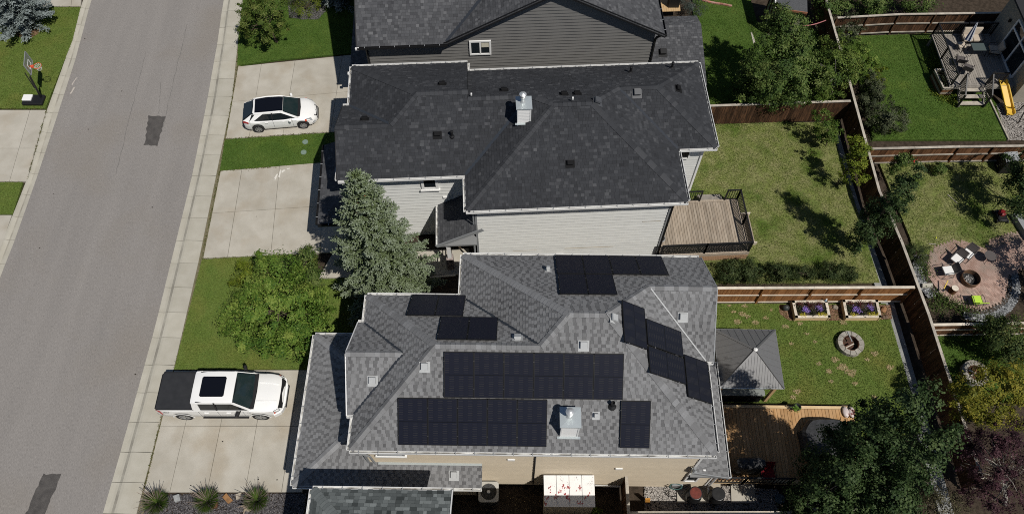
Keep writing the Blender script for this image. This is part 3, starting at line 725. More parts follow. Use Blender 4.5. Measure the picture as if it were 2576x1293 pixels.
        mb = MB(); mb.box((c.x, c.y, zt), (sx + 0.1, sy + 0.1, 0.05), s.th); w_, h_ = (sx + 0.06) / 2, (sy + 0.06) / 2
        apex = Vector((c.x, c.y, zt + 0.045)); cr = [s.w((x0 + x1) / 2 + i * w_, (y0 + y1) / 2 + j * h_, zt + 0.026) for i, j in ((-1, -1), (1, -1), (1, 1), (-1, 1))]
        mb.add(cr + [apex], [(0, 1, 4), (1, 2, 4), (2, 3, 4), (3, 0, 4)]); mb.build('chase_cover', M_flash, ch)
        mb = MB(); p = s.w((x0 + x1) / 2 - 0.05, (y0 + y1) / 2 + 0.05, zt + 0.05)
        mb.lathe([(0.13, 0), (0.10, 0.05), (0.09, 0.08), (0.09, 0.30), (0.15, 0.32), (0.15, 0.38), (0.11, 0.40), (0.11, 0.46), (0.17, 0.47), (0.17, 0.52), (0.08, 0.58), (0.04, 0.60)], p, 16)
        mb.build('flue', mat('galvanised', (0.6, 0.61, 0.61), rough=0.35, metal=0.6), ch)
        MB().bar(s.w(x0 - 0.1, y0 - 0.06, s.zroof((x0 + x1) / 2, y0 - 0.06) + 0.03), s.w(x1 + 0.1, y0 - 0.06, s.zroof((x0 + x1) / 2, y0 - 0.06) + 0.03), 0.12, 0.016).build('apron_flashing', M_flash, ch)
        return ch

# ---------------- the grey roofed house with solar panels
G = House('solar_house', 'tan sided house with grey shingle roof carrying black solar panels', -0.8, (0.5, 12.5), 6.0)
PG = 0.77
gw = [G.wing(-6.65, 8.55, 8.07, 15.49, 'WSNE', PG), G.wing(-2.5, 8.55, 8.07, 17.6, 'WSNE', PG), G.wing(3.0, 12.55, 8.38, 17.6, 'SN', PG), G.wing(-6.92, 10.0, -3.5, 14.15, 'SN', PG)]
def g_tone(q, tab): return min(1, max(0, q.gauss(0.64, 0.06) if tab else q.gauss(0.34, 0.08)))
def g_skip(x, y): return (-4.7 < x < 5.5 and 8.75 < y < 12.2 and not (1.35 < x < 4.1 and y < 10.35))
G_body = G.body([([(-6.25, 8.74), (7.67, 8.74), (7.67, 15.1), (-6.25, 15.1)], -0.1, 5.95), ([(-2.1, 15.1), (7.67, 15.1), (7.67, 17.2), (-2.1, 17.2)], -0.1, 5.94),
    ([(7.67, 8.74), (8.82, 8.74), (8.82, 13.5), (7.67, 13.5)], -0.1, 2.55), ([(7.67, 12.95), (7.98, 12.95), (7.98, 17.2), (7.67, 17.2)], -0.1, 5.9), ([(-6.52, 10.4), (-6.25, 10.4), (-6.25, 13.75), (-6.52, 13.75)], 2.5, 5.9),
    ([(-9.1, 8.2), (-6.25, 8.2), (-6.25, 14.4), (-9.1, 14.4)], -0.1, 2.95), ([(-6.25, 8.2), (-1.75, 8.2), (-1.75, 8.74), (-6.25, 8.74)], -0.1, 2.95)], M_sidG)
G_roof = G.roof(gw, M_sh_grey, [[(-6.63, 8.57), (8.05, 8.57), (8.05, 12.57), (8.36, 12.57), (8.36, 17.58), (-2.48, 17.58), (-2.48, 15.47), (-6.63, 15.47), (-6.63, 14.13), (-6.9, 14.13), (-6.9, 10.02), (-6.63, 10.02)]], g_tone, 300, g_skip, seed=1)
# gable ends
for pts in ([(-6.5, 10.4), (-6.5, 13.75), (-6.5, 12.08)], [(7.96, 12.95), (7.96, 17.2), (7.96, 15.07)]):
    x, ys2 = pts[0][0], (pts[0][1], pts[1][1]); mb = MB(); t = 0.06
    zt = G.zroof(x, pts[2][1]) - 0.1
    mb.slab([G.w(x, ys2[0], 5.8), G.w(x, ys2[1], 5.8), G.w(x, pts[2][1], zt)], G.w(0.05 if x < 0 else -0.05, 0, 0)); mb.build('gable_wall', M_sidG, G.root)
zA, zB = 8.67, 9.48
for i, (a, b) in enumerate([((-6.6, 8.6), (-3.18, 12.02)), ((-6.6, 15.44), (-3.18, 12.02)), ((-3.18, 12.02), (0.97, 12.02)), ((0.97, 12.02), (2.03, 13.07)), ((-2.45, 17.55), (2.03, 13.07)), ((2.03, 13.07), (3.54, 13.07)), ((3.54, 13.07), (5.54, 15.07)), ((5.54, 15.07), (8.38, 15.07)), ((8.02, 8.6), (3.54, 13.07)), ((-6.92, 12.08), (-4.6, 12.08))]):
    G.caps(G_roof, a, b, M_sh_grey, tones=(0.38, 1.0), seed=i)
G.valley((-6.62, 14.12), (-4.62, 12.12), M_valley, G_roof); G.valley((-6.62, 10.03), (-4.62, 12.03), M_valley, G_roof)
G.valley((-2.45, 15.45), (0.95, 12.05), M_valley, G_roof); G.valley((8.05, 12.55), (5.6, 15.0), M_vent, G_roof, 0.06, 0.05)
zg = 5.98
G.gutter([(-6.65, 8.55), (8.07, 8.55)], zg); G.gutter([(8.07, 8.66), (8.07, 12.5)], zg, inner=M_valley)
G.gutter([(-2.5, 17.6), (-2.5, 15.5)], zg); G.gutter([(8.3, 17.6), (-2.5, 17.6)], zg); G.gutter([(-2.3, 15.49), (-6.65, 15.49)], zg); G.gutter([(-6.65, 15.49), (-6.65, 14.2)], zg)
G.gutter([(-6.65, 9.95), (-6.65, 8.55)], zg); G.gutter([(-6.65, 14.15), (-6.92, 14.15)], zg); G.gutter([(-6.92, 10.0), (-6.6, 10.0)], zg); G.gutter([(8.1, 12.55), (8.38, 12.55)], zg)
for y in (10.0, 14.15):
    MB().bar(G.w(-6.93, y, 5.93), G.w(-6.93, 12.08, G.zroof(-6.9, 12.08) - 0.08), 0.04, 0.16).build('rake_board', M_trim, G.root)
for y in (12.55, 17.6):
    MB().bar(G.w(8.4, y, 5.93), G.w(8.4, 15.07, G.zroof(8.3, 15.07) - 0.08), 0.04, 0.16).build('rake_board', M_greytrim, G.root)
# lower roofs over the garage and the back porch
gl = [G.wing(-9.52, 7.79, -6.2, 14.8, 'WSN', {'W': 0.46, 'S': 0.55, 'N': 0.55}, 3.1), G.wing(-6.2, 7.79, -1.4, 8.72, 'S', 0.55, 3.1)]
G_low = G.roof(gl, M_sh_grey, [[(-9.5, 7.81), (-1.42, 7.81), (-1.42, 8.7), (-6.22, 8.7), (-6.22, 14.78), (-9.5, 14.78)]], g_tone, 100, seed=2, name='garage_roof', ze=3.1)
G.caps(G_low, (-9.5, 7.81), (-6.25, 10.53), M_sh_grey, tones=(0.45, 1.0)); G.caps(G_low, (-9.5, 14.78), (-6.25, 12.06), M_sh_grey, tones=(0.45, 1.0))
G.gutter([(-9.52, 7.79), (-1.4, 7.79)], 3.08); G.gutter([(-9.52, 14.8), (-9.52, 7.79)], 3.08); G.gutter([(-6.6, 14.8), (-9.52, 14.8)], 3.08)
MB().bar(G.w(-5.85, 8.67, 3.63), G.w(-1.4, 8.67, 3.63), 0.13, 0.02).build('wall_flashing', M_flash, G.root)
gp = [G.wing(7.67, 8.5, 9.35, 13.88, 'E', 0.5, 2.65)]
G_porch = G.roof(gp, M_sh_grey, [[(7.69, 8.52), (9.33, 8.52), (9.33, 13.86), (7.69, 13.86)]], g_tone, 60, seed=3, name='porch_roof', ze=2.65)
G.gutter([(9.35, 8.5), (9.35, 13.88)], 2.63, inner=M_valley)
MB().bar(G.w(7.62, 8.47, 3.43), G.w(9.38, 8.47, 2.6), 0.04, 0.16).build('rake_board', M_greytrim, G.root)
G.wings = gw
# siding on the side facing the camera
G.wall((-6.25, 8.74), (7.67, 8.74), [(0, 3.45), (13.92, 3.45), (13.92, 5.8), (0, 5.8)], (0, -1), M_sidG, G_body, 0.27, 0.05)
G.wall((-1.75, 8.74), (8.82, 8.74), [(0, 0.02), (10.57, 0.02), (10.57, 2.6), (9.42, 3.12), (9.42, 3.45), (0, 3.45)], (0, -1), M_sidG, G_body, 0.27, 0.05)
G.wall((-9.1, 8.2), (-1.75, 8.2), [(0, 0.02), (7.35, 0.02), (7.35, 2.95), (0, 2.95)], (0, -1), M_sidG, G_body, 0.2)
MB().bar(G.w(7.69, 8.71, 3.3), G.w(7.69, 8.71, 5.8), 0.1, 0.1, (0, 1, 0)).build('corner_trim', M_trim, G.root)
MB().bar(G.w(-6.24, 8.71, 3.5), G.w(-6.24, 8.71, 5.8), 0.1, 0.1, (0, 1, 0)).build('corner_trim', M_greytrim, G.root)
x0, z0 = G.on_y(1717.5, 1209, 8.66); x1, _ = G.on_y(1752, 1209, 8.66); _, z1 = G.on_y(1750, 1181, 8.66)
G.window((x0, z0, x1, z1), 8.74, 0.08)
x0, z0 = G.on_y(947, 1141, 8.7); x1, z1 = G.on_y(1012, 1133, 8.7)
G.window((x0 + 0.05, z0, x1 + 0.05, z0 + 1.0), 8.74, 0.09, m=M_greytrim, sill=True)
for px_, py_ in ((1557, 1177), (1286, 1154.5)):
    x, z = G.on_y(px_, py_, 8.7); mb = MB(); mb.box(G.w(x, 8.69, z), (0.3, 0.1, 0.16), G.th); mb.build('wall_vent', M_trim, G.root)
x, z = G.on_y(1348, 1140, 8.7); G.downpipe([(x, 8.66, 5.8), (x, 8.66, 0.4)], M_black, 0.035)
x, z = G.on_y(1738, 1160, 8.7)
G.downpipe([(7.62, 8.55, 3.95), (7.62, 8.5, 3.62), (7.75, 8.5, 3.55)], M_greytrim, 0.07); MB().bar(G.w(7.62, 8.66, 3.48), G.w(7.62, 8.44, 3.48), 0.1, 0.16).build('end_flashing', M_flash, G.root); G.downpipe([(9.25, 8.62, 2.5), (8.95, 8.62, 2.2), (8.95, 8.62, 0.5), (8.95, 8.3, 0.35)], M_white, 0.05); MB().bar(G.w(8.84, 8.71, 0), G.w(8.84, 8.71, 2.5), 0.12, 0.1, (0, 1, 0)).build('corner_trim', M_trim, G.root)
G.downpipe([(-6.35, 8.5, 5.85), (-6.0, 8.6, 4.9), (-5.95, 8.62, 3.7)], M_greytrim, 0.045)
mb = MB(); mb.bar(G.w(9.1, 13.6, 0), G.w(9.1, 13.6, 2.5), 0.14, 0.14, (0, 1, 0)); mb.build('porch_post', M_trim, G.root)
G.chimney(1.77, 9.12, 2.5, 9.85, 7.65, G_roof, M_trim)
for x, y in ((2.64, 12.1), (7.0, 14.1), (3.75, 12.95), (-5.83, 11.2), (-3.6, 11.35), (0.05, 12.45)): G.boxvent(x, y, G_roof, M_vent, M_vent, 0.29, 0.29)
G.boxvent(3.2, 9.85, G_roof, M_vent, sx=0.16, sy=0.18, h=0.2); G.boxvent(1.35, 16.25, G_roof, M_vent, sx=0.16, sy=0.22, h=0.22)
G.pipe(3.83, 10.12, G_roof, M_black, 0.08, 0.42, False); G.wings = gl; G.boxvent(-2.6, 8.3, G_low, M_vent, sx=0.28, sy=0.28); G.wings = gw
# solar panels
M_pv = mat('solar_glass', (0.009, 0.010, 0.019), rough=0.4, spec=0.2)
M_pvn = mat('solar_frame', (0.006, 0.006, 0.007), rough=0.5)
def pv_material():
    m = bpy.data.materials.new('solar_cells'); m.use_nodes = True; nt = m.node_tree; N = nt.nodes; L = nt.links; b = N['Principled BSDF']
    uv = N.new('ShaderNodeUVMap'); sp = N.new('ShaderNodeSeparateXYZ'); L.new(uv.outputs[0], sp.inputs[0])
    def mth(op, a, b_=0.0):
        x = N.new('ShaderNodeMath'); x.operation = op
        for i, v in enumerate((a, b_)):
            if isinstance(v, (int, float)): x.inputs[i].default_value = v
            else: L.new(v, x.inputs[i])
        return x.outputs[0]
    u, v = sp.outputs[0], sp.outputs[1]
    fu = mth('FRACT', mth('MULTIPLY', u, 6)); fv = mth('FRACT', mth('MULTIPLY', v, 20))
    line = mth('MAXIMUM', mth('LESS_THAN', fu, 0.05), mth('LESS_THAN', fv, 0.07))
    bus = mth('MULTIPLY', mth('LESS_THAN', mth('FRACT', mth('MULTIPLY', v, 20)), 0.10), mth('GREATER_THAN', mth('FRACT', mth('ADD', mth('MULTIPLY', u, 3), mth('MULTIPLY', mth('FLOOR', mth('MULTIPLY', v, 2)), 0.5))), 0.5))
    midl = mth('LESS_THAN', mth('ABSOLUTE', mth('SUBTRACT', v, 0.5)), 0.008)
    def mixc(f, a, c):
        x = N.new('ShaderNodeMix'); x.data_type = 'RGBA'; L.new(f, x.inputs[0])
        for s_, k in ((6, a), (7, c)):
            if isinstance(k, tuple): x.inputs[s_].default_value = (*k, 1)
            else: L.new(k, x.inputs[s_])
        return x.outputs[2]
    c = mixc(line, (0.0085, 0.0092, 0.0165), (0.006, 0.0065, 0.0105)); c = mixc(bus, c, (0.040, 0.037, 0.034)); c = mixc(midl, c, (0.003, 0.003, 0.004))
    L.new(c, b.inputs['Base Color']); b.inputs['Roughness'].default_value = 0.3; b.inputs['Specular IOR Level'].default_value = 0.35
    return m
M_cells = pv_material()
def panel(h, plane, x0, x1, s0, s1, ze, cells=True, portrait=True, along='x', parent=None):
    """A framed module above the slope: run x0..x1 along the eave, s0..s1 up the slope (metres from the eave)."""
    side, e0, p = plane; fac = math.hypot(1, p)
    def pt(u, s_, lift):
        d = s_ / fac; z = ze + p * d; n = p / fac * lift; zz = z + lift / fac
        if side == 'S': return h.w(u, e0 + d - n, zz)
        if side == 'N': return h.w(u, e0 - d + n, zz)
        if side == 'E': return h.w(e0 - d + n, u, zz)
    fr = MB(); lift = 0.12; c4 = [pt(x0, s0, lift), pt(x1, s0, lift), pt(x1, s1, lift), pt(x0, s1, lift)]
    nd = pt(x0, s0, lift - 0.04) - c4[0]
    for a, b in zip(c4, c4[1:] + c4[:1]):
        cen = (c4[0] + c4[2]) / 2; q = (cen - (a + b) / 2).normalized() * 0.015
        fr.bar(a + q + nd * 0.4, b + q + nd * 0.4, 0.03, 0.04, -nd)
    mid = ((c4[0] + c4[1]) / 2 + (c4[2] + c4[3]) / 2) / 2
    o = thing_empty('solar_panel'); o.parent = h.root; o.location = mid - h.root.location
    fr.build('frame', M_pvn, o)
    me = bpy.data.meshes.new('cell_sheet'); q4 = [pt(x0 + 0.02, s0 + 0.02, lift), pt(x1 - 0.02, s0 + 0.02, lift), pt(x1 - 0.02, s1 - 0.02, lift), pt(x0 + 0.02, s1 - 0.02, lift)]
    lo = [v + nd * 0.4 for v in q4]
    fs = [(0, 1, 2, 3), (7, 6, 5, 4)] + [(i, 4 + i, 4 + (i + 1) % 4, (i + 1) % 4) for i in range(4)]
    if (q4[1] - q4[0]).cross(q4[2] - q4[1]).z < 0: fs = [f[::-1] for f in fs]
    off = mid; me.from_pydata([tuple(v - off) for v in q4 + lo], [], fs); me.materials.append(M_cells if cells else M_pv)
    uv = me.uv_layers.new(name='UVMap'); co = [(0, 0), (1, 0), (1, 1), (0, 1)] * 2
    for lp in me.loops: uv.data[lp.index].uv = co[lp.vertex_index]
    s_ = bpy.data.objects.new('cell_sheet', me); COL.objects.link(s_); s_.parent = o
    mb = MB()
    for u in (x0, x1):
        for f in (0.2, 0.8): mb.box(pt(u, s0 + (s1 - s0) * f, lift + 0.002), (0.028, 0.028, 0.015))
    for f in (0.2, 0.8): mb.bar(pt(x0, s0 + (s1 - s0) * f, 0.05), pt(x1, s0 + (s1 - s0) * f, 0.05), 0.04, 0.04)
    mb.build('clamp', mat('clamp_metal', (0.12, 0.12, 0.125), rough=0.5), o)
    return o
SP = ('S', 8.55, PG)
for i in range(6): panel(G, SP, -2.83 + i * 1.178, -2.83 + (i + 1) * 1.178 - 0.012, 2.28, 4.14, 6.0)
for i in range(5): panel(G, SP, -4.66 + i * 1.185, -4.66 + (i + 1) * 1.185 - 0.012, 0.30, 2.24, 6.0)
panel(G, SP, 4.17, 5.35, 0.30, 2.24, 6.0)
NA = ('N', 15.49, PG); NB = ('N', 17.6, PG); EA = ('E', 8.07, PG)
for i in range(2): panel(G, NA, -4.62 + i * 1.19, -4.62 + (i + 1) * 1.19 - 0.012, 0.12, 2.1, 6.0, False)
for i in range(2): panel(G, NA, -3.14 + i * 1.19, -3.14 + (i + 1) * 1.19 - 0.012, 2.2, 4.12, 6.0, False)
for i in range(4): panel(G, NB, 1.73 + i * 1.205, 1.73 + (i + 1) * 1.205 - 0.012, 0.15, 2.18, 6.0, False)
for i in range(2): panel(G, NB, 1.75 + i * 1.18, 1.75 + (i + 1) * 1.18 - 0.012, 2.24, 4.2, 6.0, False)
panel(G, EA, 12.06, 13.86, 3.71, 4.98, 6.0); panel(G, EA, 12.29, 13.44, 1.57, 3.66, 6.0); panel(G, EA, 11.12, 12.25, 1.57, 3.66, 6.0); panel(G, EA, 10.62, 12.45, 0.06, 1.52, 6.0)

# ---------------- the dark roofed house
K = House('pale_house', 'pale grey sided house with dark charcoal shingle roof and wooden back deck', 2.8, (1.0, 24.5), 6.0)
PK = 0.52
kw = [K.wing(-7.05, 22.15, -0.93, 29.46, 'WSN', PK), K.wing(-0.93, 22.15, 4.0, 28.85, 'SN', PK), K.wing(-1.2, 20.1, 9.38, 28.85, 'WSNE', PK), K.wing(4.0, 23.22, 11.33, 28.85, 'SNE', PK), K.wing(-7.38, 22.15, 0.0, 26.8, 'SN', PK)]
def k_tone(q, tab): return min(1, max(0, q.gauss(0.40, 0.11) + (0.24 if q.random() < 0.12 else 0)))
K_body = K.body([([(-6.6, 22.6), (-0.75, 22.6), (-0.75, 29.0), (-6.6, 29.0)], -0.1, 5.94), ([(-0.75, 20.6), (8.8, 20.6), (8.8, 28.4), (-0.75, 28.4)], -0.1, 5.95), ([(8.8, 23.7), (10.85, 23.7), (10.85, 28.4), (8.8, 28.4)], -0.1, 5.93),
    ([(-8.4, 21.9), (-6.6, 21.9), (-6.6, 26.2), (-8.4, 26.2)], -0.1, 3.2), ([(-7.7, 26.2), (-6.6, 26.2), (-6.6, 28.8), (-7.7, 28.8)], -0.1, 3.2)], M_sidK)
K_roof = K.roof(kw, M_sh_dark, [[(-7.03, 22.17), (-1.18, 22.17), (-1.18, 20.12), (9.36, 20.12), (9.36, 23.24), (11.31, 23.24), (11.31, 28.83), (-0.95, 28.83), (-0.95, 29.44), (-7.03, 29.44), (-7.03, 26.78), (-7.36, 26.78), (-7.36, 22.17)]], k_tone, 300, None, expo=0.15, wid=(0.10, 0.27), seed=5)
rA, rA2, rC, rD, rB = 25.8, 25.5, 24.475, 26.035, 24.475
for i, (a, b) in enumerate([((-7.0, 29.41), (-3.4, rA)), ((-3.4, rA), (-0.95, rA)), ((-3.4, rA), (-4.72, rB)), ((-0.9, rA2), (2.15, rA2)), ((-1.15, 20.15), (3.175, rC)), ((2.15, rA2), (3.175, rC)), ((3.175, rC), (5.0, rC)), ((9.35, 20.15), (5.0, rC)), ((5.0, rC), (6.55, rD)), ((6.55, rD), (8.52, rD)), ((11.3, 28.8), (8.52, rD)), ((11.3, 23.25), (8.52, rD)), ((-7.38, rB), (-4.75, rB))]):
    K.caps(K_roof, a, b, M_sh_dark, tones=(0.3, 0.72), seed=20 + i, expo=0.22)
K.valley((-7.02, 26.77), (-4.75, 24.53), M_valley, K_roof, 0.16); K.valley((-1.17, 22.18), (2.1, 25.45), mat('valley_blue', (0.03, 0.036, 0.046), rough=0.5, spec=0.3), K_roof, 0.16); K.valley((9.36, 23.24), (6.6, 26.0), M_valley, K_roof, 0.14)
K.gutter([(-7.35, 22.15), (-1.2, 22.15)], zg); K.gutter([(-1.2, 22.0), (-1.2, 20.1)], zg); K.gutter([(-1.2, 20.1), (9.38, 20.1)], zg); K.gutter([(9.38, 20.2), (9.38, 23.1)], zg, inner=M_valley)
K.gutter([(9.45, 23.22), (11.33, 23.22)], zg); K.gutter([(11.33, 23.3), (11.33, 28.85)], zg, inner=M_valley); K.gutter([(11.33, 28.85), (-0.93, 28.85)], zg); K.gutter([(-0.93, 28.9), (-0.93, 29.4)], zg); K.gutter([(-0.93, 29.46), (-7.05, 29.46)], zg)
K.gutter([(-7.05, 29.46), (-7.05, 26.9)], zg); K.gutter([(-7.05, 26.8), (-7.38, 26.8)], zg); K.gutter([(-7.38, 23.1), (-7.38, 22.2)], zg, name='gutter')
for y in (22.2, 26.8): MB().bar(K.w(-7.4, y, 5.93), K.w(-7.4, rB, K.zroof(-7.3, rB) - 0.08), 0.04, 0.16).build('rake_board', M_black, K.root)
mb = MB(); mb.slab([K.w(-6.62, 22.6, 5.8), K.w(-6.62, 26.4, 5.8), K.w(-6.62, rB, 7.0)], K.w(0.05, 0, 0)); mb.build('gable_wall', M_sidK, K.root)
K.wall((-6.6, 22.6), (-0.75, 22.6), [(0, 0.02), (5.85, 0.02), (5.85, 5.8), (0, 5.8)], (0, -1), M_sidK, K_body, 0.26, 0.045)
K.wall((-0.75, 20.6), (8.8, 20.6), [(0, 0.02), (9.55, 0.02), (9.55, 5.8), (0, 5.8)], (0, -1), M_sidK, K_body, 0.26, 0.045)
K.wall((8.8, 23.7), (10.85, 23.7), [(0, 0.02), (2.05, 0.02), (2.05, 5.8), (0, 5.8)], (0, -1), M_sidK, K_body, 0.2)
M_fade = mat('siding_faded', (0.42, 0.37, 0.29), rough=0.7)
for x0_, x1_, y_ in ((1290, 1350, 632), (1420, 1542, 625.5), (1420, 1542, 629.5), (1440, 1490, 633), (1616, 1662, 558), (1616, 1662, 562)):
    xa, z = K.on_y(x0_, y_, 20.57); xb, _ = K.on_y(x1_, y_, 20.57); MB().bar(K.w(xa, 20.574, z), K.w(xb, 20.574, z), 0.012, 0.045).build('siding_streak', M_fade, K_body)
for x, y, t in ((8.82, 20.57, M_greytrim), (10.87, 23.67, M_trim), (-0.77, 20.57, M_greytrim)): MB().bar(K.w(x, y, 0), K.w(x, y, 5.8), 0.1, 0.1, (0, 1, 0)).build('corner_trim', t, K.root)
K.downpipe([(8.95, 20.3, 5.85), (8.9, 20.5, 5.5), (8.9, 20.5, 0.2)], M_black, 0.045); K.downpipe([(-0.9, 20.3, 5.85), (-0.9, 20.5, 5.6), (-0.9, 20.5, 4.2)], M_greytrim, 0.045)
x0, z0 = K.on_y(1062, 475, 22.55); x1, z1 = K.on_y(1100, 447, 22.55); K.window((x0, z0, x1, z0 + 1.15), 22.6, 0.13, sill=True)
x0, z0 = K.on_y(1706, 399, 23.65); x1, z1 = K.on_y(1738, 380, 23.65); K.window((x0 - 0.5, z0, x1, z0 + 1.2), 23.7, 0.07)
x, z = K.on_y(1122, 495, 22.58); mb = MB(); mb.box(K.w(x, 22.55, z), (0.28, 0.1, 0.18), K.th); mb.build('wall_vent', M_trim, K.root)
x, z = K.on_y(1408, 638, 20.58); mb = MB(); mb.box(K.w(x, 20.5, z - 0.1), (0.4, 0.18, 0.2), K.th); mb.build('wall_vent', M_trim, K.root)
K.chimney(1.42, 23.97, 2.08, 24.66, 8.6, K_roof, M_trim)
for px_, py_, wi, k in ((1112, 213.5, 0, 'N'), (1268, 229, 1, 'N'), (1419, 239, 2, 'N'), (1452, 238, 2, 'N'), (917, 302, 4, 'N'), (1100, 338, 0, 'S'), (1434, 410, 2, 'S'), (1704, 224, 3, 'E')):
    r = K.on_roof(wi, k, px_, py_); K.boxvent(r.x, r.y, K_roof, M_matt, sx=0.30, sy=0.22, h=0.15)
for px_, py_ in ((1602, 233),): r = K.on_roof(3, 'S', px_, py_); K.boxvent(r.x, r.y, K_roof, mat('vent_grey', (0.065, 0.068, 0.075), rough=0.5), sx=0.34, sy=0.34, h=0.2)
r = K.on_roof(2, 'E', 1500, 257); K.boxvent(r.x, r.y, K_roof, MATS['vent_grey'], sx=0.34, sy=0.34, h=0.2)
for px_, py_, wi, k in ((1137, 344, 0, 'S'), (1586, 183, 2, 'N'), (1690, 172, 3, 'N')): r = K.on_roof(wi, k, px_, py_); K.pipe(r.x, r.y, K_roof, M_black, 0.06, 0.35)
for px_, py_, wi, k in ((1186, 240, 1, 'S'), (1441, 250, 2, 'S')):
    r = K.on_roof(wi, k, px_, py_); mb = MB(); mb.box(K.w(r.x, r.y, r.z + 0.06), (0.07, 0.1, 0.1)); mb.build('roof_anchor', M_white, K_roof)
# lower garage roof, side door roof
kl = [K.wing(-8.84, 21.4, -6.55, 26.4, 'WS', {'W': 0.4, 'S': 0.4}, 3.35), K.wing(-8.05, 26.4, -6.55, 29.0, 'W', 0.4, 3.35)]
K_low = K.roof(kl, M_sh_slate, [[(-8.82, 21.42), (-6.57, 21.42), (-6.57, 28.98), (-8.03, 28.98), (-8.03, 26.4), (-8.82, 26.4)]], k_tone, 40, seed=6, name='garage_roof', ze=3.35, fascia=M_black)
K.gutter([(-8.84, 26.4), (-8.84, 21.4)], 3.33, M_black, inner=M_black); K.gutter([(-8.84, 21.4), (-6.6, 21.4)], 3.33, M_black, inner=M_black)
kp = [K.wing(-2.76, 20.1, -0.78, 22.56, 'W', 0.6, 2.9)]
K_porch = K.roof(kp, M_sh_slate, [[(-2.74, 20.12), (-0.8, 20.12), (-0.8, 22.56), (-2.74, 22.56)]], k_tone, 40, seed=7, name='porch_roof', ze=2.9)
K.gutter([(-2.76, 22.5), (-2.76, 20.1)], 2.88); MB().bar(K.w(-2.85, 20.07, 2.85), K.w(-0.45, 20.07, 4.28), 0.05, 0.2).build('rake_board', M_greytrim, K.root)
K.downpipe([(-2.4, 20.15, 2.7), (-1.0, 20.35, 2.6), (-0.95, 20.45, 2.4), (-0.95, 20.45, 0.2)], M_greytrim, 0.05)
mb = MB(); mb.box(K.w(-2.3, 20.45, 1.9), (0.2, 0.2, 1.6), K.th); mb.build('porch_post', M_trim, K.root)
M_stone = mat('ledge_stone', (0.30, 0.25, 0.23), (0.18, 0.15, 0.145), rough=0.9, scale=9, obj_var=0.3)
pier = MB(); pier.box(K.w(-2.3, 20.45, 0.5), (0.36, 0.36, 1.1), K.th); pier = pier.build('stone_pier', M_stone, K.root)
q = random.Random(3)
for k in range(10):
    zz = 0.08 + k * 0.105; wq = q.uniform(0.12, 0.26)
    for (c0, c1) in ((-0.19, -0.19 + wq), (-0.19 + wq + 0.008, 0.19)):
        mb = MB(); mb.box(K.w(-2.3 + (c0 + c1) / 2, 20.45 - 0.185 - q.uniform(0, 0.02), zz), (c1 - c0, 0.04, 0.095), K.th); mb.build('stone', M_stone, pier)
for x in (-2.68, -2.68 + 0.45): MB().bar(K.w(x, 20.3, 0.9), K.w(x, 22.4, 0.9), 0.05, 0.05).build('porch_rail', M_black, K.root)
K.wings = kw

# ---------------- the house at the top with the big side gable
T = House('gable_house', 'charcoal sided house with wide front gable and one white framed window', 2.8, (1.5, 35), 6.0)
PT = 0.555
tw = [T.wing(-6.85, 30.85, 4.0, 41.8, 'SN', PT), T.wing(-2.1, 30.84, 9.84, 42.5, 'WE', PT)]
def t_tone(q, tab): return min(1, max(0, q.gauss(0.42, 0.14) + (0.28 if q.random() < 0.16 else 0)))
T_body = T.body([([(-6.4, 31.3), (9.4, 31.3), (9.4, 41.3), (-6.4, 41.3)], -0.1, 5.95), ([(-7.6, 32.5), (-6.4, 32.5), (-6.4, 41), (-7.6, 41)], -0.1, 2.5)], M_sidT)
T_roof = T.roof(tw, M_sh_slate, [[(-6.83, 30.87), (-2.08, 30.87), (-2.08, 31.5), (-6.83, 31.5)], [(9.0, 31.35), (9.82, 31.35), (9.82, 42), (9.0, 42)]], t_tone, 300, None, expo=0.16, wid=(0.11, 0.28), seed=9, fascia=M_black)
mb = MB(); zt = 6 + 5.97 * PT; mb.slab([T.w(-1.95, 31.3, 5.9), T.w(9.4, 31.3, 5.9), T.w(9.4, 31.3, 6.15), T.w(3.87, 31.3, zt - 0.15), T.w(-1.95, 31.3, 6.0)], T.w(0, 0.06, 0)); mb.build('gable_wall', M_sidT, T.root)
T.wall((-6.4, 31.3), (9.4, 31.3), [(0, 0.02), (15.8, 0.02), (15.8, 6.1), (10.27, zt - 0.2), (4.6, 6.05), (4.45, 5.8), (0, 5.8)], (0, -1), M_sidT, T_body, 0.22, 0.045)
for a, b in (((-2.16, 6.0), (3.87, zt)), ((9.9, 6.0), (3.87, zt))):
    MB().bar(T.w(a[0], 30.88, a[1] - 0.06), T.w(b[0], 30.88, b[1] - 0.06), 0.05, 0.22).build('rake_board', M_black, T.root)
    mb = MB(); mb.slab([T.w(a[0], 30.92, a[1] - 0.13), T.w(b[0], 30.92, b[1] - 0.13), T.w(b[0], 31.3, b[1] - 0.13), T.w(a[0], 31.3, a[1] - 0.13)], (0, 0, -0.03)); mb.build('soffit', M_black, T.root)
T.gutter([(-6.85, 30.85), (-2.0, 30.85)], zg, M_black, inner=M_black); T.gutter([(9.84, 30.9), (9.84, 42)], zg, M_black, inner=M_black)
mb = MB(); mb.box(T.w(-6.85, 30.78, 5.93), (0.2, 0.1, 0.12), T.th); mb.build('gutter_end', M_white, T.root)
T.valley((-2.05, 30.95), (1.4, 34.4), M_valley, T_roof, 0.2)
T.caps(T_roof, (3.87, 30.95), (3.87, 36), M_sh_slate, tones=(0.3, 0.7))
MB().bar(T.w(-6.88, 30.85, 5.9), T.w(-6.88, 36.3, 5.9 + 5.45 * PT), 0.05, 0.18).build('rake_board', M_black, T.root)
x0, z0 = T.on_y(1182, 138, 31.25); x1, z1 = T.on_y(1235, 101, 31.25); T.window((x0, z0, x1, z1), 31.3, 0.1, split=True, blind=True)
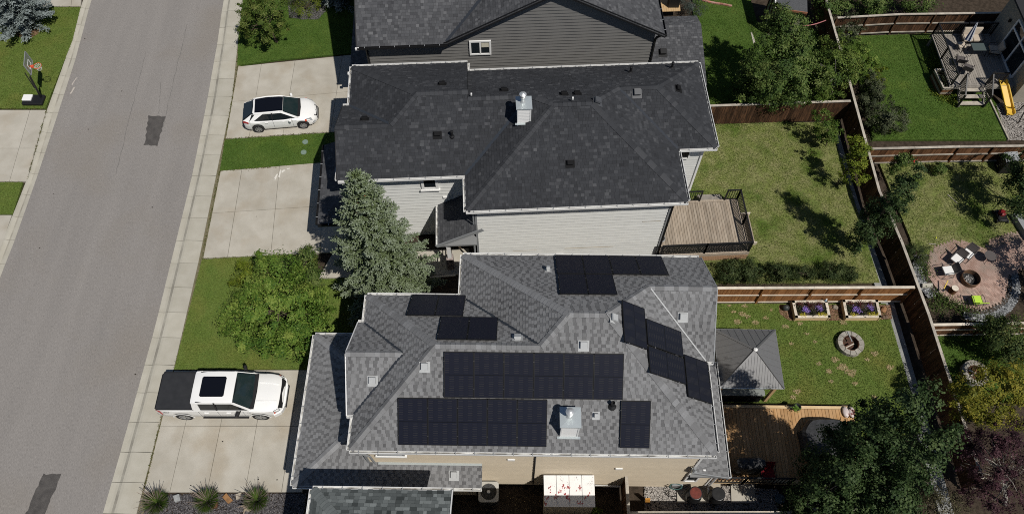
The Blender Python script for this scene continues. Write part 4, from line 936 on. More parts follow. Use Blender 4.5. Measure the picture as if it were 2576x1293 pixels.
T.downpipe([(9.75, 31.1, 5.85), (9.5, 31.2, 5.55), (9.45, 31.22, 5.4), (9.45, 31.22, 0.3)], M_black, 0.07); T.downpipe([(-6.45, 31.22, 5.8), (-6.45, 31.22, 0.3)], M_black, 0.07)
tl = [T.wing(9.4, 30.2, 12.75, 34.86, 'SN', {'S': 0.35, 'N': 0.35}, 2.65)]
tl[0]['planes']['N'] = (0, -0.35, 3.51 + 0.35 * 34.86)
T_low = T.roof(tl, M_sh_slate, [[(9.42, 30.22), (12.73, 30.22), (12.73, 34.8), (9.42, 34.8)]], t_tone, 60, seed=10, name='porch_roof', ze=2.65)
T.body([([(9.4, 31), (12.4, 31), (12.4, 34.4), (9.4, 34.4)], -0.1, 2.5)], M_sidT)
T.wings = tl; T.boxvent(10.35, 32.2, T_low, M_black, sx=0.36, sy=0.36, h=0.2); T.wings = tw
T.boxvent(6.7, 33.4, T_roof, M_black, sx=0.3, sy=0.3, h=0.2)
tg = [T.wing(-7.9, 32.2, -6.45, 41, 'W', PT, 2.65)]
T.roof(tg, M_sh_slate, [[(-7.88, 32.22), (-6.47, 32.22), (-6.47, 41), (-7.88, 41)]], t_tone, 20, seed=11, name='garage_roof', ze=2.65, fascia=M_black)
mb = MB(); mb.box(T.w(-7.95, 32.15, 2.6), (0.16, 0.16, 0.12), T.th); mb.build('gutter_end', M_white, T.root)
T.wings = tw

# ---------------- the house whose roof corner shows at the bottom
B = House('corner_house', 'house with grey green shingle roof corner at the picture bottom', -0.8, (-5, 4), 6.4)
nb = B.l(P(786, 1229, 6.4)); eb = B.l(P(1137, 1233, 6.4)); PB = 0.5
bw = [B.wing(nb[0], -4.0, eb[0], nb[1], 'WNS', PB)]
def b_tone(q, tab): return min(1, max(0, q.gauss(0.5, 0.24)))
B.body([([(nb[0] + 0.4, -3.6), (eb[0] - 0.3, -3.6), (eb[0] - 0.3, nb[1] - 0.4), (nb[0] + 0.4, nb[1] - 0.4)], -0.1, 6.3)], M_sidK)
B_roof = B.roof(bw, M_sh_green, [[(nb[0] + 0.02, -3.98), (eb[0] - 0.02, -3.98), (eb[0] - 0.02, nb[1] - 0.02), (nb[0] + 0.02, nb[1] - 0.02)]], b_tone, 150, None, expo=0.16, wid=(0.14, 0.32), seed=13)
B.caps(B_roof, (nb[0] + 0.03, nb[1] - 0.03), (nb[0] + 3.0, nb[1] - 3.0), M_sh_green, tones=(0.55, 0.7), w=0.19, expo=0.16)
B.gutter([(eb[0], nb[1]), (nb[0], nb[1])], 6.38); B.gutter([(nb[0], nb[1]), (nb[0], -4)], 6.38)
MB().bar(B.w(eb[0] + 0.02, nb[1], 6.36), B.w(eb[0] + 0.02, nb[1] - 5.5, 6.36 + 5.5 * PB), 0.04, 0.16).build('rake_board', M_trim, B.root)
# ------------------------------------------------------------------ fences
M_fdark = mat('fence_dark', (0.045, 0.026, 0.016), (0.13, 0.065, 0.034), rough=0.9, scale=3, stretch=(6, 6, 0.7), obj_var=0.45, fine=(30, 0.3), spec=0.1, w2=(0.4, 0.75))
M_fwarm = mat('fence_warm', (0.20, 0.085, 0.032), (0.30, 0.15, 0.062), rough=0.85, scale=3, stretch=(6, 6, 0.7), obj_var=0.25, fine=(30, 0.2), spec=0.12)
M_fmid = mat('fence_brown', (0.085, 0.04, 0.02), (0.17, 0.085, 0.042), rough=0.9, scale=3, stretch=(6, 6, 0.7), obj_var=0.4, fine=(30, 0.25), spec=0.1)
M_cap = mat('fence_cap', (0.44, 0.40, 0.34), (0.30, 0.27, 0.23), rough=0.9, scale=3, obj_var=0.12, fine=(25, 0.15), spec=0.1)
M_capw = mat('fence_cap_pale', (0.62, 0.56, 0.47), (0.50, 0.44, 0.36), rough=0.9, scale=3, obj_var=0.1, fine=(25, 0.12), spec=0.1)
def fence(name, label, pts, h, m, mcap, face, rails=(0.25, 0.95), bw=0.14, gap=0.008, z0=0.02, post=2.4, railm=None, mend=True, seed=0, group=None):
    """Board fence along world points; face = +1 puts posts and rails on the left of travel, -1 on the right."""
    q = random.Random(seed); p0 = Vector((*pts[0], 0)); t = thing(name, label, 'fence', p0, group)
    me = {}
    for a, b in zip(pts, pts[1:]):
        A, B = Vector((*a, 0)), Vector((*b, 0)); d = (B - A).normalized(); L_ = (B - A).length; s = Vector((-d.y, d.x, 0)) * face; ang = math.atan2(d.y, d.x)
        x = 0.0
        while x < L_ - 0.03:
            w = min(bw, L_ - x)
            key = round(w, 2)
            if key not in me:
                mb = MB(); mb.box((0, 0, (h + z0) / 2), (w - gap, 0.018, h - z0)); k = bpy.data.meshes.new('board'); k.from_pydata(mb.v, [], mb.f); k.materials.append(m); me[key] = k
            piece('board', me[key], A + d * (x + w / 2) + Vector((0, 0, q.uniform(-0.012, 0.006))) - s * q.uniform(0, 0.006), t, (q.uniform(-0.01, 0.01), 0, ang)); x += bw
        n = max(1, round(L_ / post))
        for k in range(n + 1):
            p = A + d * (L_ * k / n) + s * 0.055; MB().box((p.x, p.y, (h - 0.02) / 2), (0.09, 0.09, h - 0.02), ang).build('post', railm or m, t)
            if k == n: break
            a2, b2 = A + d * (L_ * k / n + 0.05), A + d * (L_ * (k + 1) / n - 0.05)
            for z in rails: MB().bar(a2 + s * 0.045 + Vector((0, 0, z)), b2 + s * 0.045 + Vector((0, 0, z)), 0.04, 0.085).build('rail', mcap, t)
            MB().bar(a2 - d * 0.045 + s * 0.03 + Vector((0, 0, h + 0.02)), b2 + d * 0.045 + s * 0.03 + Vector((0, 0, h + 0.02)), 0.14, 0.038).build('cap_board', mcap, t)
    return t
fence('board_fence', 'long dark fence along the backs of the gardens beside the concrete swale', [(19.95, 40), (20.0, 32.3), (19.97, 24), (20.4, 20.8), (20.72, 16.6), (20.85, 12.6), (21.0, 8.5)], 1.8, M_fdark, M_cap, 1, rails=(0.9,), bw=0.19, seed=1)
fence('board_fence', 'dark streaked plain board fence between the two dark roofed house yards', [(11.4, 30.03), (19.85, 30.4)], 1.68, M_fdark, M_cap, 1, rails=(0.4, 1.2), seed=2)
fence('board_fence', 'warm brown fence with pale rails behind the two flower planters', [(10.3, 18.15), (20.5, 18.2)], 1.7, M_fwarm, M_capw, -1, rails=(0.12, 0.92), railm=M_fwarm, bw=0.19, seed=3)
fence('board_fence', 'dark fence with pale rails beyond the deck with striped parasol', [(20.5, 37.3), (24.5, 37.6), (31.5, 37.75)], 1.6, M_fdark, M_cap, -1, rails=(0.12, 0.85), bw=0.19, seed=4)
fence('board_fence', 'brown fence with two pale rails behind the red watering can', [(20.3, 27.15), (25.5, 27.3), (31.5, 27.4)], 1.45, M_fmid, M_cap, -1, rails=(0.1, 0.78), bw=0.19, seed=5)
fence('board_fence', 'short brown fence running right from the brick patio corner', [(21.0, 16.25), (26.5, 16.35)], 1.4, M_fmid, M_capw, -1, rails=(0.12, 0.78), bw=0.19, seed=6)
x16 = P(1614, 1205, 1.7)
fence('side_fence', 'short fence return standing out from the tan wall near the barrels', [(5.08, 6.9), (5.1, 8.65)], 1.75, M_fdark, M_cap, -1, rails=(0.4, 1.3), seed=7)
fence('side_fence', 'fence with pale top board along the picture bottom by the barrels', [(5.2, 7.1), (13.0, 7.12)], 1.6, M_fmid, M_capw, -1, rails=(0.3, 1.0), seed=8)

# concrete swale behind the long fence
def ribbon_slabs(name, xl, xr, y0, y1, step, m, z=0.0, seed=0):
    par = structure(thing_empty(name)); q = random.Random(seed); y = y0
    while y < y1:
        mb = MB(); a, b = y + 0.008, min(y + step, y1) - 0.008
        cen = lambda yy: (xl(yy) + xr(yy)) / 2
        vs = []
        for yy in (a, b): vs += [(xl(yy), yy, z), (cen(yy) - 0.03, yy, z - 0.035), (cen(yy) + 0.03, yy, z - 0.035), (xr(yy), yy, z), (xr(yy), yy, -0.13), (xl(yy), yy, -0.13)]
        mb.add(vs, [(0, 1, 7, 6), (1, 2, 8, 7), (2, 3, 9, 8), (3, 4, 10, 9), (5, 0, 6, 11), (0, 5, 4, 3, 2, 1), (6, 7, 8, 9, 10, 11)])
        mb.build('slab', m, par); y += step
    return par
M_swale = mat('swale_concrete', (0.20, 0.205, 0.20), (0.27, 0.27, 0.26), rough=0.9, scale=2, obj_var=0.06, fine=(40, 0.1))
SW_L = interp([Vector((19.42, 5, 0)), Vector((19.3, 13.5, 0)), Vector((19.2, 18.2, 0)), Vector((18.7, 24, 0)), Vector((18.6, 31, 0))])
ribbon_slabs('swale', lambda y: SW_L(y) + 0.28, lambda y: SW_L(y) + 0.95, 6, 30, 2.4, M_swale, seed=1)

# ------------------------------------------------------------------ decks, rails, gazebo
M_deckK = mat('deck_grey_wood', (0.24, 0.195, 0.15), (0.33, 0.28, 0.225), rough=0.9, scale=2.5, stretch=(5, 0.6, 5), obj_var=0.2, fine=(30, 0.15), spec=0.1)
M_deckG = mat('deck_new_wood', (0.36, 0.205, 0.09), (0.44, 0.275, 0.14), rough=0.8, scale=2.5, stretch=(5, 0.6, 5), obj_var=0.13, fine=(30, 0.12), spec=0.12)
M_deckGb = mat('deck_border', (0.56, 0.40, 0.22), (0.60, 0.45, 0.27), rough=0.8, scale=3, obj_var=0.06, fine=(25, 0.1))
M_deckR = mat('deck_weathered', (0.22, 0.20, 0.175), (0.30, 0.275, 0.245), rough=0.9, scale=2.5, stretch=(5, 0.6, 5), obj_var=0.14, fine=(30, 0.15), spec=0.1)
def deck(label, fr, x0, y0, x1, y1, z, m, border=None, pitch=0.145, skirt=True, seed=0):
    """Deck with every board its own piece running along local y; fr maps local to world."""
    q = random.Random(seed); t = thing('deck', label, 'deck', fr(x0, y0, 0)); ang = math.atan2((fr(1, 0, 0) - fr(0, 0, 0)).y, (fr(1, 0, 0) - fr(0, 0, 0)).x)
    yb0, yb1 = y0 + (0.16 if border else 0), y1 - (0.16 if border else 0); n = int((x1 - x0) / pitch)
    mb = MB(); mb.box((0, 0, 0), (pitch - 0.012, yb1 - yb0, 0.03)); me = bpy.data.meshes.new('deck_board'); me.from_pydata(mb.v, [], mb.f); me.materials.append(m)
    for i in range(n):
        p = fr(x0 + (i + 0.5) * (x1 - x0) / n, (yb0 + yb1) / 2, z - 0.015 + q.uniform(-0.003, 0.003)); piece('deck_board', me, p, t, (0, 0, ang))
    if border:
        for yy in (y0 + 0.07, y1 - 0.07): MB().bar(fr(x0, yy, z - 0.012), fr(x1, yy, z - 0.012), 0.145, 0.04).build('border_board', border, t)
    for a, b in (((x0, y0), (x1, y0)), ((x1, y0), (x1, y1)), ((x1, y1), (x0, y1))): MB().bar(fr(*a, z - 0.16), fr(*b, z - 0.16), 0.04, 0.22).build('rim_board', border or m, t)
    mb = MB()
    for xx in (x0 + 0.15, (x0 + x1) / 2, x1 - 0.15):
        for yy in (y0 + 0.15, y1 - 0.15): mb.bar(fr(xx, yy, -0.1), fr(xx, yy, z - 0.05), 0.12, 0.12, (0, 1, 0))
    mb.build('footing_post', border or m, t)
    return t
def railing(label, fr, pts, z, h=0.95, m=None, pitch=0.115, lattice=False, group=None, zslope=None, cat='railing'):
    m = m or M_black; t = thing('railing', label, cat, fr(*pts[0], z), group); mb = MB()
    for i, (a, b) in enumerate(zip(pts, pts[1:])):
        za, zb = (z, z) if not zslope else zslope[i]
        A, B = fr(*a, za), fr(*b, zb); d = B - A; L_ = d.length; d2 = d / L_
        MB().bar(A + Vector((0, 0, h)), B + Vector((0, 0, h)), 0.075, 0.05).build('top_rail', m, t); MB().bar(A + Vector((0, 0, 0.1)), B + Vector((0, 0, 0.1)), 0.035, 0.035).build('bottom_rail', m, t)
        for p in (A, B): MB().bar(p - Vector((0, 0, 0.1)), p + Vector((0, 0, h + 0.03)), 0.075, 0.075, (0, 1, 0)).build('rail_post', m, t)
        if lattice:
            for sgn in (1, -1):
                s = -h
                while s < L_:
                    u0, u1 = s, s + (h - 0.1); w0 = 0.1 if sgn > 0 else h; w1 = h if sgn > 0 else 0.1
                    c0, c1 = max(u0, 0), min(u1, L_)
                    if c1 > c0:
                        f0, f1 = (c0 - u0) / (u1 - u0), (c1 - u0) / (u1 - u0)
                        mb.bar(A + d2 * c0 + Vector((0, 0, w0 + (w1 - w0) * f0)), A + d2 * c1 + Vector((0, 0, w0 + (w1 - w0) * f1)), 0.012, 0.035, (0, 0, 1))
                    s += 0.14
        else:
            n = int(L_ / pitch)
            for k in range(1, n): p = A + d * (k / n); MB().bar(p + Vector((0, 0, 0.1)), p + Vector((0, 0, h)), 0.03, 0.03, (0, 1, 0)).build('baluster', m, t)
    if lattice: mb.build('lattice', m, t, kind='stuff')
    return t
kf = lambda x, y, z=0: K.w(x, y, z)
wf = lambda x, y, z=0: Vector((x, y, z))
gf = lambda x, y, z=0: G.w(x, y, z)
deck('weathered grey brown back deck beside the pale grey house', kf, 8.9, 20.18, 13.75, 23.6, 0.7, M_deckK, M_deckK, 0.14, seed=1)
railing('black lattice railing along the near side of the grey brown deck', kf, [(8.95, 20.22), (11.3, 20.22), (13.7, 20.22)], 0.7, 0.95, lattice=True)
railing('black barred railing on the garden side of the grey brown deck', kf, [(13.7, 20.28), (13.7, 21.9), (13.7, 23.55), (13.02, 23.55)], 0.7, 0.95)
railing('short black railing at the house end of the grey brown deck', kf, [(11.6, 23.55), (10.77, 23.55)], 0.7, 0.95)
st = thing('deck_steps', 'pale wooden steps down from the grey brown deck', 'steps', kf(11.5, 23.5, 0))
for i in range(2): MB().bar(kf(11.68, 23.78 + i * 0.28, 0.52 - i * 0.2), kf(12.95, 23.78 + i * 0.28, 0.52 - i * 0.2), 0.27, 0.04).build('tread', M_deckR, st)
lt = thing('lattice_skirt', 'brown wooden lattice skirt below the near edge of the grey brown deck', 'lattice', kf(8.9, 20.5))
mb = MB()
for s in range(-8, 58):
    for sg in (1, -1):
        a, b = 8.95 + s * 0.085, 8.95 + s * 0.085 + 0.42; a2, b2 = max(a, 8.95), min(b, 13.72)
        if b2 > a2:
            f0, f1 = (a2 - a) / 0.42, (b2 - a) / 0.42; z0, z1 = (0.03, 0.45) if sg > 0 else (0.45, 0.03)
            mb.bar(kf(a2, 20.14 + sg * 0.006, z0 + (z1 - z0) * f0), kf(b2, 20.14 + sg * 0.006, z0 + (z1 - z0) * f1), 0.01, 0.035)
mb.build('lattice', mat('lattice_tan', (0.40, 0.25, 0.15), rough=0.85), lt, kind='stuff')
hs = thing('hose_reel', 'grey coiled hose on the grey brown deck by the house wall', 'hose', kf(9.15, 21.2, 1.0))
for k in range(4): a_ = [kf(9.15, 21.2, 0.73 + 0.03 * k) + Vector((0.17 * math.cos(i * 0.52), 0.2 * math.sin(i * 0.52), 0)) for i in range(13)]; MB().tube(a_, 0.017, 5).build('coil', M_greytrim, hs)
tb = thing('garden_box', 'narrow soil filled planter box outside the grey brown deck rail', 'planter', kf(13.3, 22.1))
for xx in (13.95, 14.3): MB().bar(kf(xx, 21.0, 0.15), kf(xx, 22.9, 0.15), 0.05, 0.3).build('side_board', M_deckK, tb)
for yy in (21.0, 22.9): MB().bar(kf(13.8, yy, 0.16), kf(14.45, yy, 0.16), 0.05, 0.3).build('end_board', M_capw, tb)
MB().box(kf(14.12, 21.95, 0.1), (0.36, 1.85, 0.2), K.th).build('soil_fill', M_soil, tb)

deck('new golden brown timber deck behind the solar roofed house', gf, 9.15, 8.85, 16.35, 12.55, 0.45, M_deckG, M_deckGb, 0.165, seed=2)
railing('black railing on the near edge of the golden deck by the barrels', gf, [(8.95, 8.8), (10.55, 8.8), (12.7, 8.8)], 0.45, 0.95, pitch=0.16)
lt = thing('lattice_screen', 'wooden diamond lattice screen standing behind the near black railing', 'lattice', gf(9.0, 8.9))
mb = MB()
for s in range(-6, 14):
    for sg in (1, -1):
        a, b = 9.02 + s * 0.13, 9.02 + s * 0.13 + 0.7; a2, b2 = max(a, 9.02), min(b, 10.5)
        if b2 > a2:
            f0, f1 = (a2 - a) / 0.7, (b2 - a) / 0.7; z0, z1 = (0.6, 1.3) if sg > 0 else (1.3, 0.6)
            mb.bar(gf(a2, 8.87 + sg * 0.006, z0 + (z1 - z0) * f0), gf(b2, 8.87 + sg * 0.006, z0 + (z1 - z0) * f1), 0.01, 0.04)
mb.build('lattice', M_fmid, lt, kind='stuff')
# gazebo with metal roof over a hot tub
M_gz = mat('gazebo_metal', (0.19, 0.19, 0.193), rough=0.42, metal=0.35, spec=0.4, fine=(8, 0.06))
M_wood = mat('cedar_post', (0.42, 0.28, 0.14), (0.50, 0.35, 0.19), rough=0.8, scale=4, stretch=(6, 6, 0.6))
c4 = [gf(9.55, 12.72), gf(12.52, 12.72), gf(12.55, 15.7), gf(9.55, 15.7)]; pk = gf(11.1, 14.2, 3.42)
gz = thing('gazebo', 'hip roofed gazebo of dark grey ribbed metal on cedar posts', 'gazebo', gf(11.05, 14.2))
for i in range(4):
    a, b = c4[i] + Vector((0, 0, 2.35)), c4[(i + 1) % 4] + Vector((0, 0, 2.35)); mb = MB(); nrm = (b - a).cross(pk - a).normalized(); mb.slab([a, b, pk], nrm * -0.03); rp = mb.build('roof_panel', M_gz, gz)
    d = (b - a); n = 9 if i != 0 else 22
    for k in range(1, n):
        f = k / n; s = a.lerp(b, f); t = f if f < 0.5 else 1 - f; mid = (a + b) / 2; e = s + (pk - mid) * (2 * t)
        MB().bar(s + nrm * 0.012, e + nrm * 0.012 - (pk - mid) * 0.02, 0.014, 0.008, nrm).build('rib', M_gz, rp)
    MB().bar(a + nrm * 0.02, pk + nrm * 0.02, 0.09, 0.03, nrm).build('hip_trim', M_gz, gz)
    MB().bar(a - Vector((0, 0, 0.03)), b - Vector((0, 0, 0.03)), 0.04, 0.07).build('eave_trim', M_flash if i == 0 else M_gz, gz)
MB().lathe([(0.1, -0.02), (0.1, 0.05), (0.02, 0.1)], pk, 8).build('finial', M_white, gz)
for x, y in ((9.75, 12.95), (12.3, 12.95), (12.3, 15.45), (9.75, 15.45)):
    MB().bar(gf(x, y, 0), gf(x, y, 2.35), 0.14, 0.14, (0, 1, 0)).build('post', M_wood, gz)
    sx, sy = (1 if x < 11 else -1), (1 if y < 14 else -1)
    MB().bar(gf(x, y, 1.75), gf(x + sx * 0.55, y, 2.3), 0.09, 0.09).build('brace', M_wood, gz); MB().bar(gf(x, y, 1.75), gf(x, y + sy * 0.55, 2.3), 0.09, 0.09).build('brace', M_wood, gz)
tub = thing('hot_tub', 'hot tub with grey padded cover under the gazebo', 'hot tub', gf(10.95, 13.95))
mb = MB(); mb.box(gf(10.95, 13.9, 0.45), (2.1, 2.1, 0.9), G.th); mb.build('tub_shell', M_black, tub, bevel=0.05)
M_cover = mat('spa_cover', (0.20, 0.215, 0.205), rough=0.7)
for s in (-1, 1): mb = MB(); mb.box(gf(10.95, 13.9 + s * 0.535, 0.96), (2.2, 1.05, 0.11), G.th); mb.build('cover_half', M_cover, tub, bevel=0.05)

# ------------------------------------------------------------------ yard pieces behind the solar house
def stone_ring(label, cx, cy, r0, r1, h, n, m, courses=2, seed=0, ash=True):
    q = random.Random(seed); t = thing('fire_ring', label, 'fire pit', (cx, cy, 0))
    for c in range(courses):
        for k in range(n):
            a0 = 2 * math.pi * (k + 0.5 * c) / n + 0.02; a1 = 2 * math.pi * (k + 1 + 0.5 * c) / n - 0.02; dr = q.uniform(-0.015, 0.015)
            poly = [(cx + (r + dr) * math.cos(a), cy + (r + dr) * math.sin(a)) for r, a in ((r0, a0), (r1, a0), (r1 * 1.004, (a0 + a1) / 2), (r1, a1), (r0, a1))]
            mb = MB(); z = 0.02 + c * h / courses; mb.prism(poly, z, z + h / courses - 0.008 + q.uniform(-0.004, 0.004)); mb.build('stone', m, t)
    MB().lathe([(r0, 0.03), (0.01, 0.06)], (cx, cy, 0), 20).build('ash_bed', mat('rust_ash', (0.10, 0.045, 0.03), (0.05, 0.035, 0.03), rough=1, scale=8), t)
    MB().lathe([(r0 - 0.005, 0.02), (r0 - 0.005, h + 0.01), (r0 - 0.03, h + 0.01), (r0 - 0.03, 0.02)], (cx, cy, 0), 24, False).build('steel_liner', mat('rust', (0.12, 0.055, 0.03), (0.07, 0.04, 0.03), rough=0.8, scale=6), t)
    return t
M_ring = mat('ring_stone', (0.34, 0.32, 0.28), (0.24, 0.22, 0.19), rough=0.95, scale=6, obj_var=0.15, fine=(30, 0.15))
p = P(2135, 868); r1 = stone_ring('pale stone fire ring on the lawn by the flower planters', p.x, p.y, 0.42, 0.66, 0.3, 12, M_ring, seed=1)
rod = MB(); rod.bar((p.x - 0.05, p.y + 0.6, 0.33), (p.x + 0.05, p.y + 0.05, 0.34), 0.05, 0.03); tag(rod.build('fire_poker', M_greytrim), 'grey metal bar lying over the lawn fire ring', 'poker')
rod = MB(); rod.bar((p.x - 0.35, p.y - 0.3, 0.34), (p.x + 0.1, p.y - 0.08, 0.37), 0.05, 0.05); tag(rod.build('firewood', M_capw), 'pale stick resting across the lawn fire ring', 'firewood')
p = P(2447, 942); stone_ring('grey block fire ring beside the yellow green tree', p.x, p.y, 0.4, 0.66, 0.3, 11, M_ring, seed=2)
rg = random.Random(4); fw = thing('firewood_pile', 'broken firewood heaped in the grey block fire ring', 'firewood', (p.x, p.y, 0.06))
for k in range(7): a = rg.uniform(0, 3.1); c = Vector((p.x + rg.uniform(-.15, .15), p.y + rg.uniform(-.15, .15), 0.12 + 0.03 * k)); d = Vector((math.cos(a), math.sin(a), rg.uniform(-.2, .2))) * 0.22; MB().bar(c - d, c + d, 0.06, 0.05).build('log', M_fmid if k % 3 else M_capw, fw)
# planters
M_petal_p = leafm('petal_purple', (0.24, 0.12, 0.60), (0.38, 0.24, 0.76), (0.58, 0.46, 0.88)); M_petal_y = leafm('petal_yellow', (0.55, 0.46, 0.03), (0.72, 0.62, 0.06), (0.55, 0.55, 0.08)); M_lf_dark = leafm('leaf_dark', (0.012, 0.022, 0.012), (0.03, 0.04, 0.018), (0.06, 0.05, 0.03))
M_strap = leafm('leaf_strap', (0.06, 0.018, 0.018), (0.12, 0.045, 0.035), (0.2, 0.09, 0.06))
def leafcloud(name, C, size, m, parent=None, seed=0, kind=None, up=0.3, tone=None, asp=0.5):
    """A cloud of bent leaf quads at centres C."""
    g = np.random.default_rng(seed); C = np.asarray(C, float); n = len(C); sz = g.uniform(*size, n)[:, None]
    d1 = g.normal(0, 1, (n, 3)); d1[:, 2] *= 0.6; d1 /= np.linalg.norm(d1, axis=1)[:, None]
    nn = g.normal(0, 1, (n, 3)); nn[:, 2] += up * 3; d2 = np.cross(d1, nn); d2 /= np.linalg.norm(d2, axis=1)[:, None] + 1e-9
    V = np.stack([C - d1 * sz * 0.5, C + d2 * sz * asp * 0.5, C + d1 * sz * 0.5, C - d2 * sz * asp * 0.5], 1)
    V[:, 2, 2] -= sz[:, 0] * 0.12
    return npmesh(name, V.reshape(-1, 3), np.arange(4 * n).reshape(-1, 4), m, parent, tone=g.random(n) if tone is None else tone, kind=kind)
def planter(label, pxs, seed):
    w = [P(x, y, 0.42) for x, y in pxs]; c = sum(w, Vector()) / 4; t = thing('flower_planter', label, 'planter', (c.x, c.y, 0)); g = np.random.default_rng(seed)
    for a, b in zip(w, w[1:] + w[:1]):
        d = (b - a).normalized(); s = Vector((-d.y, d.x, 0)); s = s if s.dot(c - a) > 0 else -s
        MB().bar(a + s * 0.07 - d * 0.0, b + s * 0.07, 0.14, 0.035).build('rim_board', M_capw, t)
        for z in (0.1, 0.29): MB().bar(a + s * 0.05 + Vector((0, 0, z - 0.42)), b + s * 0.05 + Vector((0, 0, z - 0.42)), 0.035, 0.18).build('side_board', M_deckGb, t)
    ins = [c + (v - c) * 0.86 for v in w]; MB().add([(v.x, v.y, 0.36) for v in ins], [(3, 2, 1, 0) if (ins[1] - ins[0]).cross(ins[2] - ins[1]).z < 0 else (0, 1, 2, 3)]).build('soil_fill', M_soil, t)
    def uv(u, v): return (w[0].lerp(w[1], u)).lerp(w[3].lerp(w[2], u), v)
    def cl(name, m, spots, n, r, size, z):
        C = []
        for u, v in spots: p = uv(u, v); a = g.normal(0, r, (n, 3)); a[:, 2] = np.abs(a[:, 2]) * 0.8; C.append(a + [p.x, p.y, z])
        leafcloud(name, np.concatenate(C), size, m, t, seed, 'stuff')
    cl('foliage', M_lf_dark, [(0.15, 0.6), (0.3, 0.6), (0.5, 0.62), (0.7, 0.6), (0.85, 0.6), (0.15, 0.4), (0.5, 0.8)], 130, 0.09, (0.04, 0.09), 0.38)
    cl('purple_blooms', M_petal_p, [(0.3, 0.5), (0.36, 0.65), (0.68, 0.45), (0.74, 0.55), (0.3, 0.62)], 80, 0.075, (0.03, 0.06), 0.5)
    cl('yellow_blooms', M_petal_y, [(0.2, 0.84), (0.27, 0.85), (0.68, 0.83), (0.78, 0.8), (0.86, 0.84)], 70, 0.06, (0.03, 0.055), 0.42)
    cl('brown_foliage', M_strap, [(0.2, 0.22), (0.75, 0.22)], 140, 0.07, (0.04, 0.08), 0.42)
    p = uv(0.48, 0.3); sp = MB()
    for k in range(22):
        a = g.uniform(0, 6.28); l = g.uniform(0.25, 0.42); e = Vector((math.cos(a) * l * 0.9, math.sin(a) * l * 0.9, l * g.uniform(0.3, 0.9))); b = Vector((p.x, p.y, 0.4)); m_ = b + e * 0.6 + Vector((0, 0, 0.07)); s = Vector((-math.sin(a), math.cos(a), 0)) * 0.012
        sp.add([b - s, b + s, m_ + s, m_ - s, b + e], [(0, 1, 2, 3), (3, 2, 4)])
    sp.build('spike_plant', M_strap, t)
    return t
planter('pale timber planter of purple flowers nearer the solar roofed house', [(1992, 756), (2081, 755), (2090, 799), (2001, 800)], 1)
planter('pale timber planter of purple flowers nearer the long back fence', [(2119, 754), (2208, 754), (2218, 799), (2128, 800)], 2)
o = MB().ball(P(1977, 774, 0.2), 0.19, 12, 8, (1, 0.9, 1)); tag(o.build('garden_ball', mat('dark_ceramic', (0.04, 0.045, 0.045), rough=0.4), smooth=True), 'dark round garden ornament on the bark chips left of the planters', 'ornament')
gn = thing('garden_ornament', 'small white and blue figurine on the corner of a flower planter', 'ornament', P(2076, 757, 0.44))
MB().lathe([(0.05, 0), (0.065, 0.06), (0.04, 0.14), (0.03, 0.15)], P(2076, 757, 0.44), 10).build('body', mat('blue_ceramic', (0.35, 0.5, 0.62), rough=0.4), gn, smooth=True); MB().ball(P(2076, 757, 0.44) + Vector((0, 0, 0.19)), 0.05).build('head', M_white, gn, smooth=True)
q = random.Random(9)
for lab, x, y, m_ in (('pale rough rock between the two flower planters', 2099, 772, (0.32, 0.27, 0.22)), ('orange brown rock right of the second flower planter', 2224, 780, (0.34, 0.18, 0.09)), ('small brown rock at the front corner of the second planter', 2225, 795, (0.20, 0.14, 0.10))):
    p = P(x, y, 0.05); o = MB()
    for k in range(3): o.ball(p + Vector((q.uniform(-.09, .09), q.uniform(-.07, .07), q.uniform(0, .08))), q.uniform(0.09, 0.15), 7, 5, (q.uniform(.8, 1.3), 1, q.uniform(.6, 1)))
    tag(o.build('rock', mat('rock_%d' % x, m_, tuple(v * 0.55 for v in m_), rough=1, scale=9, bump=0.03)), lab, 'rock')
# things on the golden deck
pot = thing('flower_pot', 'black pot with a small bright green plant on the golden deck edge', 'plant pot', P(2001, 1028, 0.45))
MB().lathe([(0.13, 0), (0.17, 0.28), (0.19, 0.28), (0.19, 0.32), (0.155, 0.32), (0.15, 0.24)], P(2001, 1028, 0.45), 14).build('pot', M_black, pot, smooth=True)
g = np.random.default_rng(3); c = P(2001, 1028, 0.85); leafcloud('plant', g.normal(0, 0.075, (120, 3)) + np.array(c) + [0.02, 0.02, 0], (0.05, 0.09), leafm('leaf_lime', (0.09, 0.19, 0.02), (0.15, 0.28, 0.04), (0.2, 0.33, 0.06)), pot, 3)
bag = thing('bag_stack', 'two printed plastic bags lying on the golden deck corner', 'bags', P(2135, 1036, 0.45))
M_bag = mat('printed_bag', (0.55, 0.47, 0.45), (0.20, 0.06, 0.05), rough=0.4, scale=5, w2=(0.56, 0.62), spec=0.5)
for dx in (-0.14, 0.15):
    p = P(2135, 1036, 0.56); mb = MB(); mb.ball((p.x + dx, p.y, 0.55), 0.5, 10, 6, (0.33, 0.58, 0.2)); mb.build('bag', M_bag, bag, smooth=True)
M_tarp = mat('black_cover', (0.028, 0.029, 0.031), (0.045, 0.046, 0.05), rough=0.6, scale=5, bump=0.03, bscale=7)
